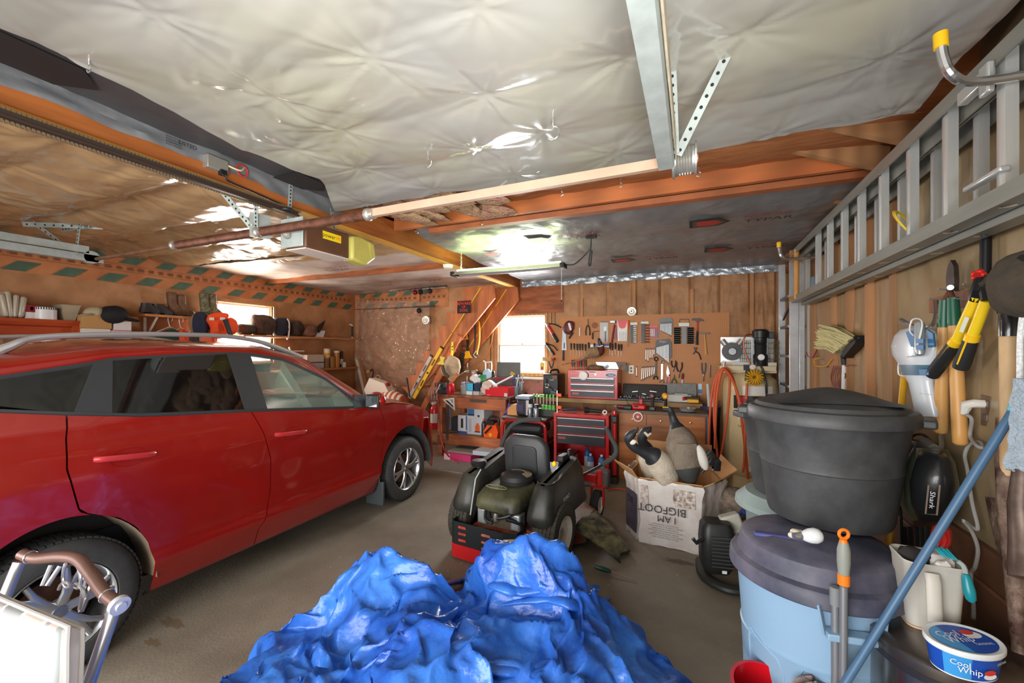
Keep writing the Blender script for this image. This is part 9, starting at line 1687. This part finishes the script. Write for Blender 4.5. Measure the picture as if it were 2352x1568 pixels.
flap((-.40, 3.80, .53), (.05, 3.76, .53), (-.02, -.05, .03), (.02, -.05, .03)); flap((-.56, 4.02, .52), (-.43, 3.80, .52), (-.16, -.03, .14), (-.05, -.06, .10)); flap((.06, 3.76, .53), (.23, 4.05, .53), (.09, -.08, .07), (.12, .0, .10)); flap((-.52, 4.37, .52), (.16, 4.35, .52), (0, .03, .24), (0, .03, .24)); flap((.23, 4.05, .52), (.18, 4.33, .52), (.12, .05, .1), (.06, .06, .16))
GB = M('6f6357', 0.8, 0, 0.1, 12, '7a6e61', bump=.4, bs=60); GP = M('b5a997', 0.8, 0, 0.08, 14, 'bdb1a0', bump=.4, bs=60); GK = M('26282c', 0.5); GW = M('d8d0c0', 0.6)
def rl_(rs, n=3):
    out = []
    for a, b in zip(rs, rs[1:]): out += [lerp(a, b, k / n) for k in range(n)]
    return out + [rs[-1]]
def goose(lab, pts, rs, mi, mats, flat_=1.0):
    t = thing('goose_decoy', lab, 'decoy', Vector(pts[0]) - Vector((0, 0, .1))); G().tube(smooth(pts, 3), rl_(rs), 18, mis=[m_ for m_ in mi for _ in range(3)]).ob('body', mats, t, ang=60); return t
pa = [P(1590, 1112, t=3.52), P(1584, 1098, t=3.54), P(1578, 1075, t=3.56), P(1570, 1040, t=3.6), P(1562, 1005, t=3.65), P(1555, 985, t=3.68), P(1550, 972, t=3.70), P(1546, 960, t=3.71), P(1543, 951, t=3.71), P(1540, 942, t=3.70), P(1537, 934, t=3.69)]
t = goose('goose decoy hanging head up with brown barred back in the carton', pa, [.03, .07, .11, .142, .118, .07, .042, .032, .028, .026, .008], [2, 2, 0, 0, 0, 1, 1, 1, 1, 1], [GB, GK, M('3c3d3c', .6)])
G().ball(P(1612, 1050, t=3.50), (.045, .05, .11), 12, 8, rot(0, -18, 0)).ob('white_flank', M('cfcac2', .7), t); G().grid(lambda a, b: P(lerp(1552, 1600, a), lerp(1020, 1070, b), t=3.47) + Vector((0, .02 * abs(2 * a - 1), 0)), 6, 6).ob('wing_bars', M('a89a86', .8, 0, .45, 60, '6a5c4e'), t)
for u, v, u2, v2 in ((1612, 1085, 1640, 1045), (1605, 1060, 1632, 1035)):
    a, b = P(u, v, t=3.5), P(u2, v2, t=3.5); lg = G().tube([a, lerp(a, b, .5), b], [.014, .016, .02], 8).ob('black_leg', GK, t)
    G().tube([b, b + Vector((.03, -.02, -.05)), b + Vector((.02, -.03, -.12))], [(.02, .012), (.045, .012), (.05, .008)], 8).ob('webbed_foot', GK, lg)
pb_ = [P(1545, 1120, t=3.62), P(1532, 1095, t=3.6), P(1515, 1065, t=3.6), P(1500, 1048, t=3.58), P(1488, 1042, t=3.57), P(1470, 1034, t=3.56), P(1456, 1026, t=3.55), P(1446, 1014, t=3.55), P(1445, 1004, t=3.54), P(1452, 996, t=3.53), P(1460, 989, t=3.52), P(1466, 981, t=3.51)]
t = goose('goose decoy with neck bent over the left edge of the carton', pb_, [.05, .10, .115, .085, .055, .040, .038, .038, .04, .034, .018, .005], [0, 0, 0, 1, 1, 1, 1, 1, 1, 1, 1], [GP, GK])
G().ball(P(1453, 1015, t=3.515), (.032, .016, .022), 12, 8, rot(0, -15, 0)).ob('cream_cheek', GW, t)
pc_ = [P(1500, 1100, t=3.85), P(1496, 1075, t=3.85), P(1490, 1050, t=3.85), P(1485, 1030, t=3.85), P(1478, 1018, t=3.84), P(1474, 1008, t=3.83), P(1478, 998, t=3.82), P(1484, 991, t=3.81), P(1490, 986, t=3.80), P(1496, 980, t=3.79)]
t = goose('goose decoy peering up from the back of the carton', pc_, [.06, .09, .095, .06, .044, .042, .044, .045, .03, .006], [0, 0, 0, 1, 1, 1, 1, 1, 1], [GP, GK]); G().tube([P(1480, 992, t=3.775), P(1488, 1000, t=3.765), P(1495, 995, t=3.77)], [.01, .016, .01], 8).ob('white_chin', GW, t)
pd_ = [P(1650, 1150, t=3.75), P(1665, 1150, t=3.7), P(1685, 1158, t=3.6), P(1700, 1170, t=3.52), P(1712, 1182, t=3.45)]
t = goose('brown goose decoy lying on the floor behind the blower', pd_, [.04, .12, .15, .11, .03], [0, 0, 0, 0], [M('6a5c50', .8, 0, .25, 20, '7d6e60')]); G().tube(smooth([P(1690, 1178, t=3.35), P(1700, 1180, t=3.3), P(1706, 1172, t=3.28), P(1712, 1182, t=3.25)]), .012, 8).ob('blue_strap', M('2f4c9a', .5), t)
bl = thing('backpack_blower', 'black and grey gas backpack blower on a curved base beside the cans', 'blower', (0.19, 3.42, 0)); BK2 = M('232424', 0.45, 0, .15, 20)
G().tube(smooth([(0.06, 3.58, .03), (0.08, 3.34, .03), (0.22, 3.22, .03), (0.40, 3.28, .03)]), [(.045, .03)] * 19, 10).ob('base_frame', M('2c2e2d', .5), bl)
BL_ = at((0.15, 3.36, 0), rot(0, 0, 10)); eg = G(BL_).loft([[(x * k, y * k, z) for x, y in rrect(.22, .20, .05, 5)] for z, k in ((.08, .7), (.13, .95), (.30, 1.0), (.40, .92), (.43, .75))]).ob('engine_cover', BK2, bl, ang=40)
g = G(BL_)
for k in range(9): z = .15 + .025 * k; g.box((0.02, -.102, z), (.14, .012, .009)); g.box((.112, 0, z), (.012, .12, .009))
g.ob('cooling_fins', M('3c3d3d', .4), eg, kind='stuff')
G(BL_).tube([(-.10, -.08, .33), (-.15, -.10, .30), (-.17, -.10, .33)], .014, 8).ob('choke_lever', BLACK, bl); G(BL_).box((0.03, -.11, .12), (.03, .004, .02)).ob('white_label', WHITE, bl)
G(BL_).box((.13, .06, .36), (.14, .08, .22), rot(0, -20, 0)).ob('grey_housing', M('a6a498', .45, 0, .08, 12), bl, bev=.015); G(BL_).tube([(.17, .02, .30), (.18, .0, .10)], [.045, .04], 14).lathe([(.05, 0), (.05, .03)], (.18, .0, .17), seg=18).ob('grey_duct', M('b3b1a6', .45), bl)
G().box((0.45, 4.3, 0.27), (0.30, 0.28, 0.02), rot(10, 25, 0)).ob('shelf_bracket', M('6a3a24', .5, 0, .15, 6, '3a3438'), label='brown board with dark top leaning beside the compressor', cat='board')
rx = random.Random(12); g = G()
for k in range(150):
    p = Vector((rx.uniform(-2.6, 0.0), rx.uniform(1.6, 5.2), .0015)); s = rx.uniform(.002, .006); g.add([p + Vector((s * math.cos(a), s * math.sin(a) * .6, .001 * (a % 2))) for a in range(5)], [list(range(5))])
g.ob('floor_debris', M('cfc8bc', .8), label='pale crumbs and chips scattered over the concrete floor', cat='debris', kind='stuff', ang=0)
G().tube(smooth([P(1395, 1125, Z=.012), P(1420, 1122, Z=.012), P(1450, 1128, Z=.012)]), .010, 8).ob('floor_hose', OH, label='short run of orange hose on the floor left of the carton', cat='hose')
